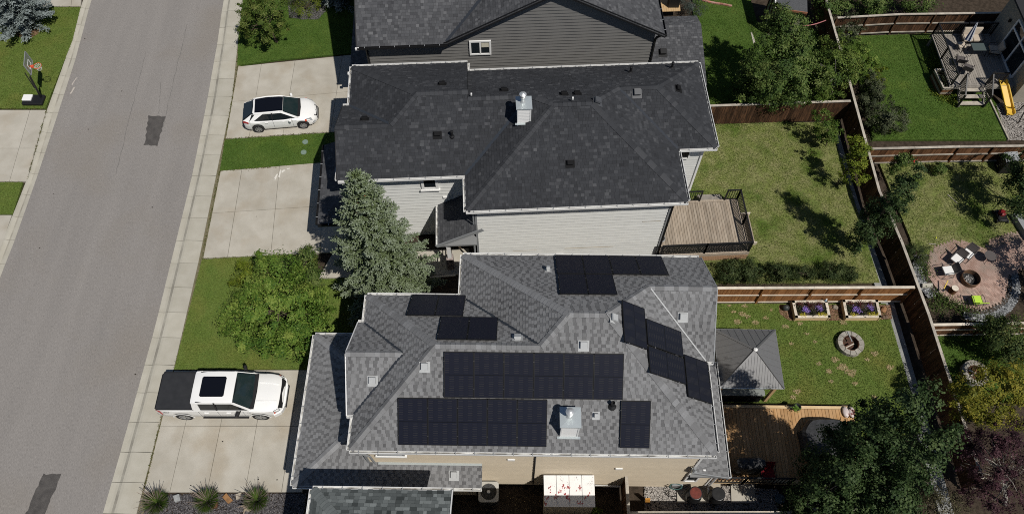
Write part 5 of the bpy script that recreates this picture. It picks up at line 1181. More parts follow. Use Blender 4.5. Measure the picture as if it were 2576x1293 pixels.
def covered(name, label, cat, c, r, h, sq, seed, rz=0.0, m=None):
    q = random.Random(seed); n = 22; prof = [(1.0, 0.0), (1.02, 0.25), (0.97, 0.62), (0.86, 0.9), (0.55, 1.0), (0.2, 1.03)]
    ph = [q.uniform(0.93, 1.05) for _ in range(n)]; mb = MB(); vs = []; fs = []
    for j, (rr, zz) in enumerate(prof):
        for k in range(n):
            a = 2 * math.pi * k / n; rad = r * rr * (1 + (ph[k] - 1) * (1.3 - zz)); ca, sa = math.cos(a), math.sin(a)
            pw = 0.62; x = math.copysign(abs(ca) ** pw, ca) * rad * sq[0]; y = math.copysign(abs(sa) ** pw, sa) * rad * sq[1]
            vs.append((c[0] + x * math.cos(rz) - y * math.sin(rz), c[1] + x * math.sin(rz) + y * math.cos(rz), c[2] + h * zz * (1 + 0.04 * (ph[(k * 3 + j) % n] - 1) * 10)))
    for j in range(len(prof) - 1):
        for k in range(n): fs.append((j * n + k, j * n + (k + 1) % n, (j + 1) * n + (k + 1) % n, (j + 1) * n + k))
    fs.append(tuple(range((len(prof) - 1) * n, len(prof) * n))); mb.add(vs, fs)
    return tag(mb.build(name, m or M_tarp), label, cat)
p = P(2068, 1100, 0.45); covered('covered_table', 'large round patio set under a black cover on the golden deck', 'covered table', (p.x + 0.1, p.y - 0.35, 0.45), 1.25, 0.75, (1, 0.95), 1)
p = P(1880, 1180, 0.45); covered('covered_barbecue', 'barbecue under a crumpled dark grey cover on the golden deck', 'covered barbecue', (p.x - 0.05, p.y + 0.05, 0.45), 0.72, 1.05, (1.05, 0.42), 2)
ch = thing('folding_chair', 'red fabric folding chair on the golden deck', 'chair', P(1925, 1195, 0.45))
M_red = mat('red_fabric', (0.20, 0.008, 0.014), rough=0.8); p = P(1925, 1195, 0.45)
MB().slab([p + Vector((-0.3, -0.3, 0.4)), p + Vector((0.3, -0.3, 0.42)), p + Vector((0.3, 0.22, 0.38)), p + Vector((-0.3, 0.22, 0.38))], (0, 0, -0.02)).build('seat', M_red, ch); MB().slab([p + Vector((-0.3, 0.22, 0.38)), p + Vector((0.3, 0.22, 0.38)), p + Vector((0.3, 0.4, 0.85)), p + Vector((-0.3, 0.4, 0.85))], (0, 0.02, 0)).build('backrest', M_red, ch)
for sx in (-0.32, 0.32):
    for a, b in (((sx, -0.3, 0), (sx, 0.42, 0.88)), ((sx, 0.3, 0), (sx, -0.32, 0.6)), ((sx, -0.32, 0.6), (sx, 0.3, 0.62))): MB().tube([p + Vector(a), p + Vector(b)], 0.014, 5).build('leg', M_black, ch)

# ------------------------------------------------------------------ side yard near the camera
for lab, px_, py_, top in (('rain barrel with a rusty red lid by the tan wall', 1744, 1240, (0.16, 0.035, 0.025)), ('all black rain barrel right of the red lidded one', 1800, 1242, (0.016, 0.016, 0.017))):
    c = P(px_ - 5, py_ + 12, 0.0); t = thing('rain_barrel', lab, 'barrel', c)
    MB().lathe([(0.26, 0), (0.33, 0.2), (0.37, 0.45), (0.35, 0.7), (0.28, 0.92), (0.28, 0.98), (0.31, 0.98), (0.31, 1.02), (0.27, 1.02)], c, 22).build('body', mat('black_plastic', (0.014, 0.014, 0.015), rough=0.35, spec=0.5), t, smooth=True)
    MB().lathe([(0.262, 1.024), (0.02, 1.03)], c, 22).build('lid', mat('lid_%d' % px_, top, tuple(v * 0.6 for v in top), rough=0.7, scale=7), t)
    MB().tube([c + Vector((0, -0.36, 0.2)), c + Vector((0, -0.46, 0.2)), c + Vector((0, -0.47, 0.13))], 0.025, 6).build('tap', M_greytrim, t)
for i, (x0, x1) in enumerate(((1702, 1812), (1838, 1898))):
    w = pl([(x0, 1212), (x1, 1214), (x1 + 2, 1265), (x0 + 2, 1265)]); mb = MB(); mb.prism([(p.x, p.y) for p in w], -0.1, 0.03); structure(mb.build('paving_slab', M_swale if False else M_drive))
hs = thing('garden_hose', 'green garden hose coiled on a box against the tan wall', 'hose', P(1700, 1222, 0.2)); c = P(1697, 1224, 0.3); q = random.Random(6)
MB().box(c + Vector((0.1, 0.12, 0)), (0.5, 0.25, 0.5)).build('hose_box', M_greytrim, hs)
M_hose = mat('hose_green', (0.05, 0.10, 0.095), rough=0.5)
for k in range(6): MB().tube([c + Vector((0.0 + 0.28 * math.cos(i * 0.45) + q.uniform(-.03, .03), -0.05 + 0.13 * math.sin(i * 0.45), 0.27 + q.uniform(-.03, .05))) for i in range(15)], 0.016, 5).build('coil', M_hose, hs)
MB().tube([c + Vector((-0.2, -0.1, 0.1)), c + Vector((-0.45, -0.2, -0.2)), c + Vector((-0.2, -0.4, -0.28)), c + Vector((0.1, -0.35, -0.28))], 0.014, 5).build('loose_end', M_black, hs)
bd = thing('yellow_board', 'short orange painted board leaning on the fence return', 'board', P(1627, 1262, 0)); p = P(1630, 1275, 0)
MB().bar(p + Vector((0, 0.2, 0)), p + Vector((-0.1, 0.22, 0.75)), 0.22, 0.05, (0, 1, 0)).build('plank', mat('orange_paint', (0.55, 0.26, 0.05), rough=0.7), bd)
bw_ = MB(); bw_.lathe([(0.02, 0.05), (0.2, 0.06), (0.24, 0.12), (0.22, 0.12), (0.18, 0.085), (0.02, 0.08)], P(1960, 1255, 0), 16); tag(bw_.build('bird_bath_bowl', mat('blue_grey', (0.10, 0.14, 0.16), rough=0.5), smooth=True), 'blue grey round bowl on the shaded ground near the aspen', 'bowl')
w = pl([(1980, 1264), (2092, 1278), (2085, 1296), (1982, 1290)], 0.12); mb = MB(); mb.prism([(p.x, p.y) for p in w], 0.04, 0.12); tag(mb.build('stone_slab', M_walk), 'pale concrete slab below the aspen at the picture bottom', 'slab')
# white metal shed with red flecks
sh = thing('storage_shed', 'white metal roofed storage shed with red flecks by the tan wall', 'shed', G.w(2.0, 7.9))
cs = [P(1367, 1195, 2.15), P(1495, 1195, 2.15), P(1498, 1275, 2.0), P(1369, 1274, 2.0)]
mb = MB(); bx0, bx1, by0, by1 = cs[0].x + 0.05, cs[1].x - 0.05, cs[3].y + 0.08, cs[0].y - 0.03; mb.prism([(bx0, by0), (bx1, by0), (bx1, by1), (bx0, by1)], -0.05, 1.98); mb.build('shed_wall', M_sidG, sh)
M_shed = mat('shed_sheet', (0.76, 0.75, 0.74), rough=0.5, fine=(5, 0.04))
for k in range(4):
    a, b = k / 4, (k + 1) / 4; mb = MB(); t4 = [cs[0].lerp(cs[1], a + 0.004), cs[0].lerp(cs[1], b - 0.004), cs[3].lerp(cs[2], b - 0.004), cs[3].lerp(cs[2], a + 0.004)]; mb.slab([v + Vector((0, 0, 0.02)) for v in t4], (0, 0, -0.03)); mb.build('roof_sheet', M_shed, sh)
def flecks(name, m, n, vr, size, seed, lift):
    g = np.random.default_rng(seed); mb = MB()
    cc = [(g.uniform(0.03, 0.97), g.uniform(*vr)) for _ in range(max(4, n // 4))]
    for k in range(n):
        u, v = cc[int(g.integers(len(cc)))]; u = min(0.985, max(0.015, u + g.normal(0, 0.025))); v = min(0.97, max(0.02, v + g.normal(0, 0.04)))
        c = cs[0].lerp(cs[1], u).lerp(cs[3].lerp(cs[2], u), v) + Vector((0, 0, lift)); a = g.choice([1.57, 1.5, 1.1, 0.1]); l = g.uniform(*size); d = Vector((math.cos(a), math.sin(a), 0)) * l; s = Vector((-math.sin(a), math.cos(a), 0)) * l * g.uniform(0.3, 0.5)
        mb.add([c - d - s, c + d - s, c + d * 0.9 + s, c - d + s * 0.8], [(0, 1, 2, 3)])
    mb.build(name, m, sh, kind='stuff')
flecks('red_flecks', mat('red_print', (0.50, 0.10, 0.10), (0.22, 0.05, 0.05), rough=0.7, scale=14), 85, (0.3, 0.9), (0.02, 0.055), 3, 0.026); flecks('dark_flecks', mat('dark_print', (0.10, 0.09, 0.09), rough=0.7), 60, (0.03, 0.5), (0.008, 0.018), 4, 0.0268)
# air conditioner
ac = thing('air_conditioner', 'square outdoor air conditioner with round fan by the tan wall', 'air conditioner', P(1230, 1235, 0)); c = P(1229, 1236, 0.85)
x, y = c.x, c.y; s_ = 0.46; M_ac = mat('ac_case', (0.42, 0.41, 0.38), rough=0.5)
mb = MB(); mb.box((x, y, 0.42), (2 * s_ - 0.04, 2 * s_ - 0.04, 0.76)); mb.build('case', mat('ac_coil', (0.06, 0.06, 0.06), rough=0.7), ac)
n = 32; mb = MB(); vs = []
for k in range(n):
    a = 2 * math.pi * (k + 0.5) / n; ca, sa = math.cos(a), math.sin(a); f = s_ / max(abs(ca), abs(sa)); f = min(f, s_ * 1.28); vs += [(x + ca * f, y + sa * f, 0.85), (x + ca * 0.37, y + sa * 0.37, 0.87), (x + ca * 0.37, y + sa * 0.37, 0.78), (x + ca * f, y + sa * f, 0.78)]
mb.add(vs, [(4 * k + j, 4 * ((k + 1) % n) + j, 4 * ((k + 1) % n) + (j + 1) % 4, 4 * k + (j + 1) % 4) for k in range(n) for j in range(4)]); mb.build('top_cover', M_ac, ac)
for k in range(3):
    a = 2.1 * k + 1.6; vs = [(x + r * math.cos(a + t), y + r * math.sin(a + t), 0.72 + dz) for r, t, dz in ((0.08, -0.3, 0.03), (0.33, -0.33, 0.05), (0.33, 0.36, -0.02), (0.08, 0.3, -0.02))]; MB().slab(vs, (0, 0, -0.008)).build('fan_blade', M_greytrim, ac)
MB().lathe([(0.08, 0.7), (0.08, 0.86), (0.06, 0.885)], (x, y, 0), 14).build('hub', M_trim, ac); mb = MB()
for r in (0.15, 0.22, 0.29, 0.35): mb.tube([(x + r * math.cos(i * 0.35), y + r * math.sin(i * 0.35), 0.875) for i in range(19)], 0.004, 4)
for k in range(8): mb.bar((x + 0.08 * math.cos(k * .785), y + 0.08 * math.sin(k * .785), 0.88), (x + 0.37 * math.cos(k * .785), y + 0.37 * math.sin(k * .785), 0.875), 0.006, 0.006)
mb.build('grille', M_black, ac)
mt = thing('gas_meter', 'white gas meter and pipes on the tan wall beside the air conditioner', 'meter', P(1262, 1205, 0)); c = P(1262, 1200, 1.0)
MB().box(c + Vector((0, 0.1, 0)), (0.3, 0.2, 0.34)).build('meter_body', M_trim, mt, bevel=0.03); MB().tube([c + Vector((0.08, 0.1, -0.1)), c + Vector((0.1, 0.1, -0.6)), c + Vector((0.1, 0.25, -0.75))], 0.03, 6).build('pipe', M_trim, mt)
for dx, m_ in ((0.65, M_trim), (1.05, M_greytrim), (1.75, M_greytrim)):
    b = MB(); b.box(P(1262, 1208, 0.75) + Vector((dx, 0.14, 0)), (0.24, 0.12, 0.26)); b.build('junction_box', m_, mt)
dv = thing('downspout_extension', 'white downspout pipe lying out from the shed end', 'pipe', P(1498, 1222, 0.3)); MB().bar(P(1497, 1221, 0.35), P(1560, 1223, 0.3), 0.08, 0.06).build('pipe_run', M_trim, dv)
mb = MB(); mb.bar(K.w(0, 0, 0) * 0 + P(1080, 698, 0.3), P(1147, 692, 0.3), 0.1, 0.06); tag(mb.build('rail_board', M_capw), 'pale board lying in the dark gap beside the solar roofed house', 'board')

# main body of the bottom house, south of the frame: its eaves shade the side yard
bm = MB(); bm.prism([(-2.4, -4), (7.0, -4), (7.0, 5.45), (-2.4, 5.45)], -0.1, 5.8); bm.prism([(7.0, -4), (14, -4), (14, 4.6), (7.0, 4.6)], -0.1, 5.8); bm.build('wall', M_sidK, B.root)
for x0, x1, y1 in ((-2.6, 7.2, 5.85), (7.0, 14.4, 5.0)):
    mb = MB(); mb.slab([(x0, y1, 6.0), (x1, y1, 6.0), (x1 - 2.5, y1 - 4.5, 8.2), (x0 + 2.5, y1 - 4.5, 8.2)], (0, 0, -0.12)); mb.slab([(x0, y1 - 9, 6.0), (x1, y1 - 9, 6.0), (x1 - 2.5, y1 - 4.5, 8.2), (x0 + 2.5, y1 - 4.5, 8.2)], (0, 0, -0.12)); mb.build('roof', M_sh_green, B.root)

# ------------------------------------------------------------------ brick patio
M_brick = mat('patio_brick', (0.31, 0.20, 0.16), (0.38, 0.27, 0.225), rough=0.95, scale=3, obj_var=0.22, fine=(30, 0.2), tone=None, col3=(0.30, 0.24, 0.20), scale3=1.2)
pc = P(2432, 690); PX, PY, PR = pc.x, pc.y, 2.15
patio = structure(thing_empty('patio')); patio.location = (PX, PY, 0)
MB().lathe([(0.01, 0.0), (2.35, 0.0)], (PX, PY, 0), 40, False).build('sand_bed', M_soil, patio)
br = MB(); br.box((0, 0, 0), (0.196, 0.096, 0.05)); bme = bpy.data.meshes.new('brick'); bme.from_pydata(br.v, [], br.f); bme.materials.append(M_brick)
cells = []
ext = px([(2470, 640), (2490, 605), (2540, 588), (2600, 575), (2640, 640), (2530, 700)])
for i in range(-40, 46):
    for j in range(-40, 60):
        x, y = i * 0.1, j * 0.2 + (0.1 if i % 2 else 0); th = 0.35; wx, wy = PX + x * math.cos(th) - y * math.sin(th), PY + x * math.sin(th) + y * math.cos(th)
        rr = math.hypot(wx - PX, (wy - PY) * 1.0)
        if rr < PR - 0.06 or inside((wx, wy), ext):
            if not any(math.hypot(wx - a, wy - b) < c for a, b, c in ()): cells.append((rr, wx, wy))
q = random.Random(12); cells.sort(key=lambda c: (c[2], c[1])); rest = MB()
for k, (_, x, y) in enumerate(cells):
    zz = 0.012 + q.uniform(-0.005, 0.005)
    if k < 300: piece('brick', bme, (x, y, zz), patio, (0, 0, 0.35 + math.pi / 2))
    else: rest.box((x, y, zz), (0.196, 0.096, 0.05), 0.35 + math.pi / 2)
rest.build('brickwork', M_brick, patio, kind='stuff')
def ringpoly(r0, r1, a0, a1, n=24): return [(PX + r1 * math.cos(a0 + (a1 - a0) * i / n), PY + r1 * math.sin(a0 + (a1 - a0) * i / n)) for i in range(n + 1)] + [(PX + r0 * math.cos(a1 - (a1 - a0) * i / n), PY + r0 * math.sin(a1 - (a1 - a0) * i / n)) for i in range(n + 1)]
gravel('gravel', 'grey gravel border round the red brick patio', [ringpoly(PR - 0.02, PR + 0.6, -1.9, 0.7), ringpoly(PR - 0.02, PR + 0.65, 1.35, 3.7), px([(2440, 620), (2500, 580), (2560, 565), (2560, 590), (2500, 600), (2470, 640)])], 800, (0.03, 0.06), M_gravel_grey, -0.02, 5)
p = P(2436, 706); fp = thing('fire_bowl', 'rusty steel fire ring full of pale ash on the brick patio', 'fire pit', (p.x, p.y, 0.03))
MB().lathe([(0.47, 0.03), (0.48, 0.36), (0.45, 0.37), (0.44, 0.05)], p, 24, False).build('steel_ring', mat('rust_ring', (0.16, 0.085, 0.045), (0.08, 0.055, 0.04), rough=0.8, scale=5), fp)
MB().lathe([(0.44, 0.05), (0.01, 0.08)], p, 20, False).build('ash_bed', mat('char', (0.02, 0.02, 0.02), rough=1), fp)
g = np.random.default_rng(8); leafcloud('ash', g.normal(0, 0.1, (160, 3)) * [1, 1.1, 0.4] + [p.x - 0.08, p.y, 0.17], (0.05, 0.1), mat('ash_white', (0.5, 0.48, 0.46), tone=[(0, (0.15, 0.14, 0.14)), (0.5, (0.45, 0.43, 0.41)), (1, (0.66, 0.64, 0.62))], rough=1), fp, 4, 'stuff')
M_cush = mat('white_cushion', (0.70, 0.69, 0.67), rough=0.85); M_cushb = mat('beige_cushion', (0.42, 0.36, 0.29), rough=0.9); M_mesh = mat('dark_mesh', (0.085, 0.075, 0.072), rough=0.7)
def patio_chair(name, label, loc, rz, mc, cat='chair', arms=True, group=None):
    """Metal armchair facing local -y, with cushion."""
    t = thing(name, label, cat, loc, group, rz)
    mb = MB(); mb.box((0, -0.02, 0.44), (0.5, 0.52, 0.09)); mb.build('seat_cushion', mc, t, world=False, bevel=0.03)
    MB().slab([(-0.25, 0.24, 0.42), (0.25, 0.24, 0.42), (0.23, 0.42, 0.84), (-0.23, 0.42, 0.84)], (0, 0.02, 0)).build('backrest', M_mesh, t, world=False)
    for s in (-1, 1):
        MB().tube([(s * 0.28, -0.28, 0), (s * 0.28, -0.27, 0.58), (s * 0.28, -0.1, 0.64), (s * 0.28, 0.3, 0.62)], 0.016, 6).build('armrest', M_mesh, t, world=False)
        MB().tube([(s * 0.26, 0.38, 0), (s * 0.26, 0.24, 0.42), (s * 0.25, 0.43, 0.86)], 0.015, 6).build('leg', M_mesh, t, world=False); MB().tube([(s * 0.28, -0.28, 0.02), (s * 0.27, 0.38, 0.02)], 0.014, 5).build('runner', M_mesh, t, world=False)
    MB().tube([(-0.25, 0.43, 0.86), (0.25, 0.43, 0.86)], 0.015, 6).build('top_bar', M_mesh, t, world=False); MB().box((0, -0.02, 0.38), (0.5, 0.5, 0.02)).build('seat_frame', M_mesh, t, world=False)
    return t
a = patio_chair('patio_chair', 'white cushioned chair nearest the round side table on the patio', P(2424, 648, 0.03), R(-48), M_cush)
dup(a, P(2398, 661, 0.03), R(-50), 'white cushioned chair in the middle of the patio row'); dup(a, P(2376, 690, 0.03), R(82 - 180 + 15), 'white cushioned chair closest to the long back fence')
tb = thing('side_table', 'small round dark metal side table on the patio', 'table', P(2479, 655, 0.03)); c = P(2479, 655, 0.03)
MB().lathe([(0.3, 0.5), (0.31, 0.53), (0.01, 0.53)], c, 20).build('table_top', M_mesh, tb)
for k in range(3): MB().tube([c + Vector((0.1 * math.cos(k * 2.1), 0.1 * math.sin(k * 2.1), 0.5)), c + Vector((0.05 * math.cos(k * 2.1), 0.05 * math.sin(k * 2.1), 0.25)), c + Vector((0.28 * math.cos(k * 2.1), 0.28 * math.sin(k * 2.1), 0))], 0.012, 5).build('leg', M_mesh, tb)
M_lime = mat('lime_plastic', (0.42, 0.62, 0.06), rough=0.5)
lc = patio_chair('garden_chair', 'dark chair with a bright lime green seat at the patio edge', P(2448, 765, 0.03), R(180), M_lime)
MB().slab([(-0.25, 0.2, 0.5), (0.25, 0.2, 0.5), (0.25, 0.38, 0.95), (-0.25, 0.38, 0.95)], (0, 0.03, 0)).build('back_cushion', M_lime, lc, world=False)
c = P(2393, 734, 0); sp = thing('chopping_block', 'round log chopping block on the patio corner', 'stump', c); MB().lathe([(0.2, 0), (0.19, 0.42), (0.185, 0.44)], c, 14).build('log', M_fmid, sp); MB().lathe([(0.18, 0.441), (0.01, 0.446)], c, 14).build('cut_face', M_capw, sp)
ax = thing('axe', 'yellow handled axe standing in the chopping block', 'axe', P(2378, 722, 0.4)); MB().bar(P(2374, 728, 0.3), P(2385, 705, 0.55), 0.045, 0.035).build('handle', mat('yellow_handle', (0.6, 0.42, 0.04), rough=0.5), ax); MB().bar(P(2371, 732, 0.3), P(2376, 727, 0.34), 0.12, 0.03).build('head', M_black, ax)
mb = MB(); mb.prism(px([(2318, 716), (2343, 715), (2344, 724), (2318, 725)]), 0.0, 0.14); tag(mb.build('concrete_block', M_walk), 'pale concrete block against the long fence by the patio', 'block')
mb = MB(); mb.ball(P(2355, 598, 0.04), 0.045, 8, 6); tag(mb.build('ball', mat('yellow_ball', (0.6, 0.62, 0.05), rough=0.7), smooth=True), 'small yellow ball on the patchy lawn', 'ball')
for lab, a, b in (('long thin stick lying on the patchy lawn', (2384, 490), (2408, 511)), ('short pale stick on the lawn edge by the patio', (2337, 613), (2355, 615))):
    tag(MB().bar(P(*a, 0.05), P(*b, 0.05), 0.035, 0.03).build('stick', M_deckR), lab, 'stick')
# watering can
c = P(2298, 409, 0.03); wc = thing('watering_can', 'red plastic watering can at the foot of the brown fence', 'watering can', c); M_rp = mat('red_plastic', (0.48, 0.05, 0.045), rough=0.4)
MB().lathe([(0.13, 0), (0.15, 0.15), (0.12, 0.26), (0.07, 0.27)], c, 12).build('body', M_rp, wc, smooth=True); MB().tube([c + Vector((-0.12, 0, 0.06)), c + Vector((-0.3, 0.02, 0.26))], [0.035, 0.02], 6).build('spout', M_rp, wc); MB().tube([c + Vector((0.1, 0, 0.24)), c + Vector((0.2, 0, 0.2)), c + Vector((0.15, 0, 0.06))], 0.018, 5).build('handle', M_rp, wc)
c = P(2520, 425, 0); cb = thing('compost_bin', 'dark open slatted bin beside the brown fence at right', 'bin', c)
for k in range(5):
    for a, b in (((-.35, -.35), (.35, -.35)), ((.35, -.35), (.35, .35)), ((.35, .35), (-.35, .35)), ((-.35, .35), (-.35, -.35))): MB().bar(c + Vector((*a, 0.1 + k * 0.2)), c + Vector((*b, 0.1 + k * 0.2)), 0.03, 0.15).build('slat', M_black, cb)
mb = MB(); mb.box(c + Vector((0.05, 0.1, 1.02)), (0.8, 0.6, 0.04), 0.1, 0.25); mb.build('lid', M_greytrim, cb)
c = P(2514, 548, 0.02); lm = thing('lawn_mower', 'black and red lawn mower parked by the trees', 'lawn mower', c)
MB().box(c + Vector((0, 0, 0.2)), (0.55, 0.75, 0.16)).build('deck_shell', M_black, lm, bevel=0.05); MB().lathe([(0.2, 0.26), (0.2, 0.42), (0.12, 0.48)], c + Vector((0, 0.1, 0)), 12).build('engine', mat('mower_red', (0.16, 0.01, 0.012), rough=0.4), lm)
for sx in (-.3, .3):
    for sy in (-.3, .3): w = MB(); w.tube([c + Vector((sx - .03, sy, 0.11)), c + Vector((sx + .03, sy, 0.11))], 0.11, 12); w.build('wheel', M_black, lm)
for sx in (-.22, .22): MB().tube([c + Vector((sx, -0.3, 0.25)), c + Vector((sx * 1.1, -0.95, 0.95))], 0.015, 5).build('handle_bar', M_greytrim, lm)
MB().tube([c + Vector((-.24, -0.95, 0.95)), c + Vector((.24, -0.95, 0.95))], 0.018, 5).build('handle_bar', M_black, lm)
w = pl([(2540, 545), (2556, 545), (2600, 600), (2580, 610)]); mb = MB(); mb.prism([(p.x, p.y) for p in w], 0.0, 0.4); tag(mb.build('retaining_wall', M_greytrim), 'grey concrete step wall right of the brick patio', 'wall')

# ------------------------------------------------------------------ right hand house, deck and furniture
RH = thing('stucco_house', 'tan stucco house corner with tall glass patio door', 'house', (33, 33, 0)); M_st = mat('stucco', (0.34, 0.31, 0.255), (0.29, 0.265, 0.22), rough=0.95, scale=8, bump=0.008, bscale=50)
mb = MB(); mb.prism([(30.5, 31.8), (38, 31.8), (38, 37.2), (30.5, 37.2)], -0.1, 3.8); mb.build('wall', M_st, RH)
mb = MB(); mb.slab([(30.2, 31.5, 3.85), (38.5, 31.5, 3.85), (36, 34.3, 4.8), (32.5, 34.3, 4.8)], (0, 0, -0.12)); mb.slab([(30.2, 37.5, 3.85), (38.5, 37.5, 3.85), (36, 34.3, 4.8), (32.5, 34.3, 4.8)], (0, 0, -0.12)); mb.slab([(30.2, 31.5, 3.85), (30.2, 37.5, 3.85), (32.5, 34.3, 4.8)], (0, 0, -0.12)); mb.build('roof', M_sh_slate, RH)
dr = MB(); y0, y1, z0, z1 = 32.9, 35.4, 0.95, 3.25
for y in (y0, (y0 + y1) / 2, y1): dr.box((30.46, y, (z0 + z1) / 2), (0.1, 0.1, z1 - z0))
for z in (z0, 2.65, z1): dr.box((30.46, (y0 + y1) / 2, z), (0.098, y1 - y0, 0.1))
dr = dr.build('patio_door', M_trim, RH)
for a, b in ((y0, (y0 + y1) / 2), ((y0 + y1) / 2, y1)):
    for c, d in ((z0, 2.65), (2.65, z1)): mb = MB(); mb.box((30.475, (a + b) / 2, (c + d) / 2), (0.02, b - a - 0.1, d - c - 0.1)); mb.build('pane', M_glass, dr)
mb = MB(); mb.box((30.42, 36.0, 2.6), (0.12, 0.12, 0.2)); mb.build('wall_lamp', M_black, RH)
deck('weathered deck with striped parasol in front of the stucco house', wf, 26.55, 32.3, 30.5, 36.6, 0.9, M_deckR, M_deckR, 0.14, seed=3)
railing('black railing round the open side of the parasol deck', wf, [(30.3, 36.55), (28.5, 36.55), (26.6, 36.55), (26.62, 34.5), (26.65, 32.35)], 0.9, 0.95, pitch=0.13)
railing('black sloping stair rail at the lawn side of the deck steps', wf, [(27.2, 32.4), (27.15, 31.35)], 0.9, 0.95, zslope=[(0.9, 0.15)]); railing('black sloping stair rail at the slide side of the deck steps', wf, [(28.75, 32.4), (28.75, 31.35)], 0.9, 0.95, zslope=[(0.9, 0.15)]); railing('short black railing between the deck steps and yellow slide', wf, [(28.8, 32.45), (29.7, 32.45)], 0.9, 0.95)
st = thing('deck_steps', 'three pale wooden steps from the parasol deck to the lawn', 'steps', (28, 31.9, 0))
for i in range(3): MB().bar((27.2, 32.2 - i * 0.33, 0.68 - i * 0.24), (28.8, 32.2 - i * 0.33, 0.68 - i * 0.24), 0.28, 0.045).build('tread', M_cap, st)
for x in (27.25, 28.75): MB().bar((x, 32.4, 0.66), (x, 31.4, 0.02), 0.05, 0.2).build('stringer', M_deckR, st)
pb = thing('planter_box', 'large weathered wooden planter box against the parasol deck', 'planter', (26.6, 33.0, 0)); w = [P(2352, 176, 0.75), P(2380, 175, 0.75), P(2402, 221, 0.75), P(2374, 222, 0.75)]
for a, b in zip(w, w[1:] + w[:1]):
    MB().bar(a, b, 0.1, 0.05).build('rim_board', M_cap, pb)
    for k in range(4): MB().bar(a + Vector((0, 0, -0.1 - k * 0.18)), b + Vector((0, 0, -0.1 - k * 0.18)), 0.04, 0.165).build('side_board', M_fmid if k % 2 else M_deckK, pb)
g = np.random.default_rng(5); c = sum(w, Vector()) / 4; leafcloud('shrub', g.normal(0, 1, (500, 3)) * [0.2, 0.42, 0.14] + np.array(c) + [0, 0, 0.05], (0.05, 0.1), leafm('leaf_greygreen', (0.02, 0.035, 0.015), (0.045, 0.065, 0.03), (0.09, 0.11, 0.055)), pb, 5)
def sofa(name, label, loc, rz, wd, nseat):
    t = thing(name, label, 'outdoor sofa' if nseat > 1 else 'armchair', loc, None, rz)
    for k in range(nseat):
        x = (k - (nseat - 1) / 2) * wd; mb = MB(); mb.box((x, 0, 0.38), (wd - 0.02, 0.6, 0.16)); mb.build('seat_cushion', M_cushb, t, world=False, bevel=0.05); mb = MB(); mb.box((x, 0.32, 0.66), (wd - 0.03, 0.18, 0.48), 0, -0.25); mb.build('back_cushion', M_cushb, t, world=False, bevel=0.06)
    W = wd * nseat / 2
    for s in (-1, 1):
        MB().tube([(s * (W + 0.03), -0.3, 0), (s * (W + 0.03), -0.3, 0.58), (s * (W + 0.03), 0.35, 0.62), (s * (W + 0.03), 0.42, 0)], 0.018, 6).build('armrest', M_black, t, world=False)
    MB().box((0, 0.02, 0.28), (2 * W, 0.62, 0.03)).build('seat_frame', M_black, t, world=False); MB().tube([(-W, 0.4, 0.9), (W, 0.4, 0.9)], 0.016, 6).build('top_bar', M_black, t, world=False)
    return t
sofa('garden_sofa', 'beige cushioned garden sofa by the parasol and far deck rail', (28.75, 35.9, 0.9), 0, 0.6, 2); sofa('garden_armchair', 'beige cushioned armchair against the glass patio door', (29.85, 34.9, 0.9), R(-100), 0.62, 1)
ft = thing('footstool', 'small beige cushioned footstool by the garden sofa', 'footstool', (27.95, 35.3, 0.9)); mb = MB(); mb.box((27.95, 35.3, 1.27), (0.45, 0.45, 0.1)); mb.build('cushion', M_cushb, ft, bevel=0.03)
for sx in (-.2, .2):
    for sy in (-.2, .2): MB().tube([(27.95 + sx, 35.3 + sy, 0.9), (27.95 + sx, 35.3 + sy, 1.24)], 0.015, 5).build('leg', M_black, ft)
gt = thing('glass_table', 'rectangular glass topped table below the closed parasol', 'table', (28.9, 34.95, 0.9)); M_tg = mat('table_glass', (0.07, 0.09, 0.09), rough=0.08, spec=0.6)
mb = MB(); mb.box((28.9, 34.95, 1.45), (1.0, 0.62, 0.02)); mb.build('table_top', M_tg, gt); mb = MB()
for a, b in (((-.5, -.31), (.5, -.31)), ((.5, -.31), (.5, .31)), ((.5, .31), (-.5, .31)), ((-.5, .31), (-.5, -.31))): mb.bar((28.9 + a[0], 34.95 + a[1], 1.44), (28.9 + b[0], 34.95 + b[1], 1.44), 0.03, 0.03)
mb.build('frame', M_black, gt)
for sx in (-.45, .45):
    for sy in (-.27, .27): MB().tube([(28.9 + sx, 34.95 + sy, 0.9), (28.9 + sx * 0.9, 34.95 + sy * 0.9, 1.43)], 0.018, 5).build('leg', M_black, gt)
pa = thing('parasol', 'closed blue and white striped parasol leaning over the deck', 'parasol', (28.05, 34.3, 0.9)); b0 = P(2418, 133, 0.95); b1 = P(2460, 55, 3.0)
dv = (b1 - b0); MB().tube([b0, b0 + dv * 1.02], 0.025, 8).build('pole', M_black, pa)
for k in range(12):
    a0, a1 = 2 * math.pi * k / 12, 2 * math.pi * (k + 1) / 12; X = dv.normalized().cross(Vector((0, 1, 0))).normalized(); Y = dv.normalized().cross(X)
    rr = lambda f, a: b0 + dv * f + (X * math.cos(a) + Y * math.sin(a)) * (0.03 + (1 - f) ** 0.8 * 0.26 * (1 + 0.25 * math.cos(a * 4)))
    mb = MB(); vs = [rr(f, a) for f in (0.42, 0.6, 0.8, 0.98) for a in (a0, a1)]; mb.add(vs, [(2 * i, 2 * i + 1, 2 * i + 3, 2 * i + 2) for i in range(3)]); mb.build('canopy_strip', mat('canopy_white', (0.60, 0.62, 0.64), rough=0.8) if k % 2 else mat('canopy_blue', (0.015, 0.025, 0.07), rough=0.8), pa)
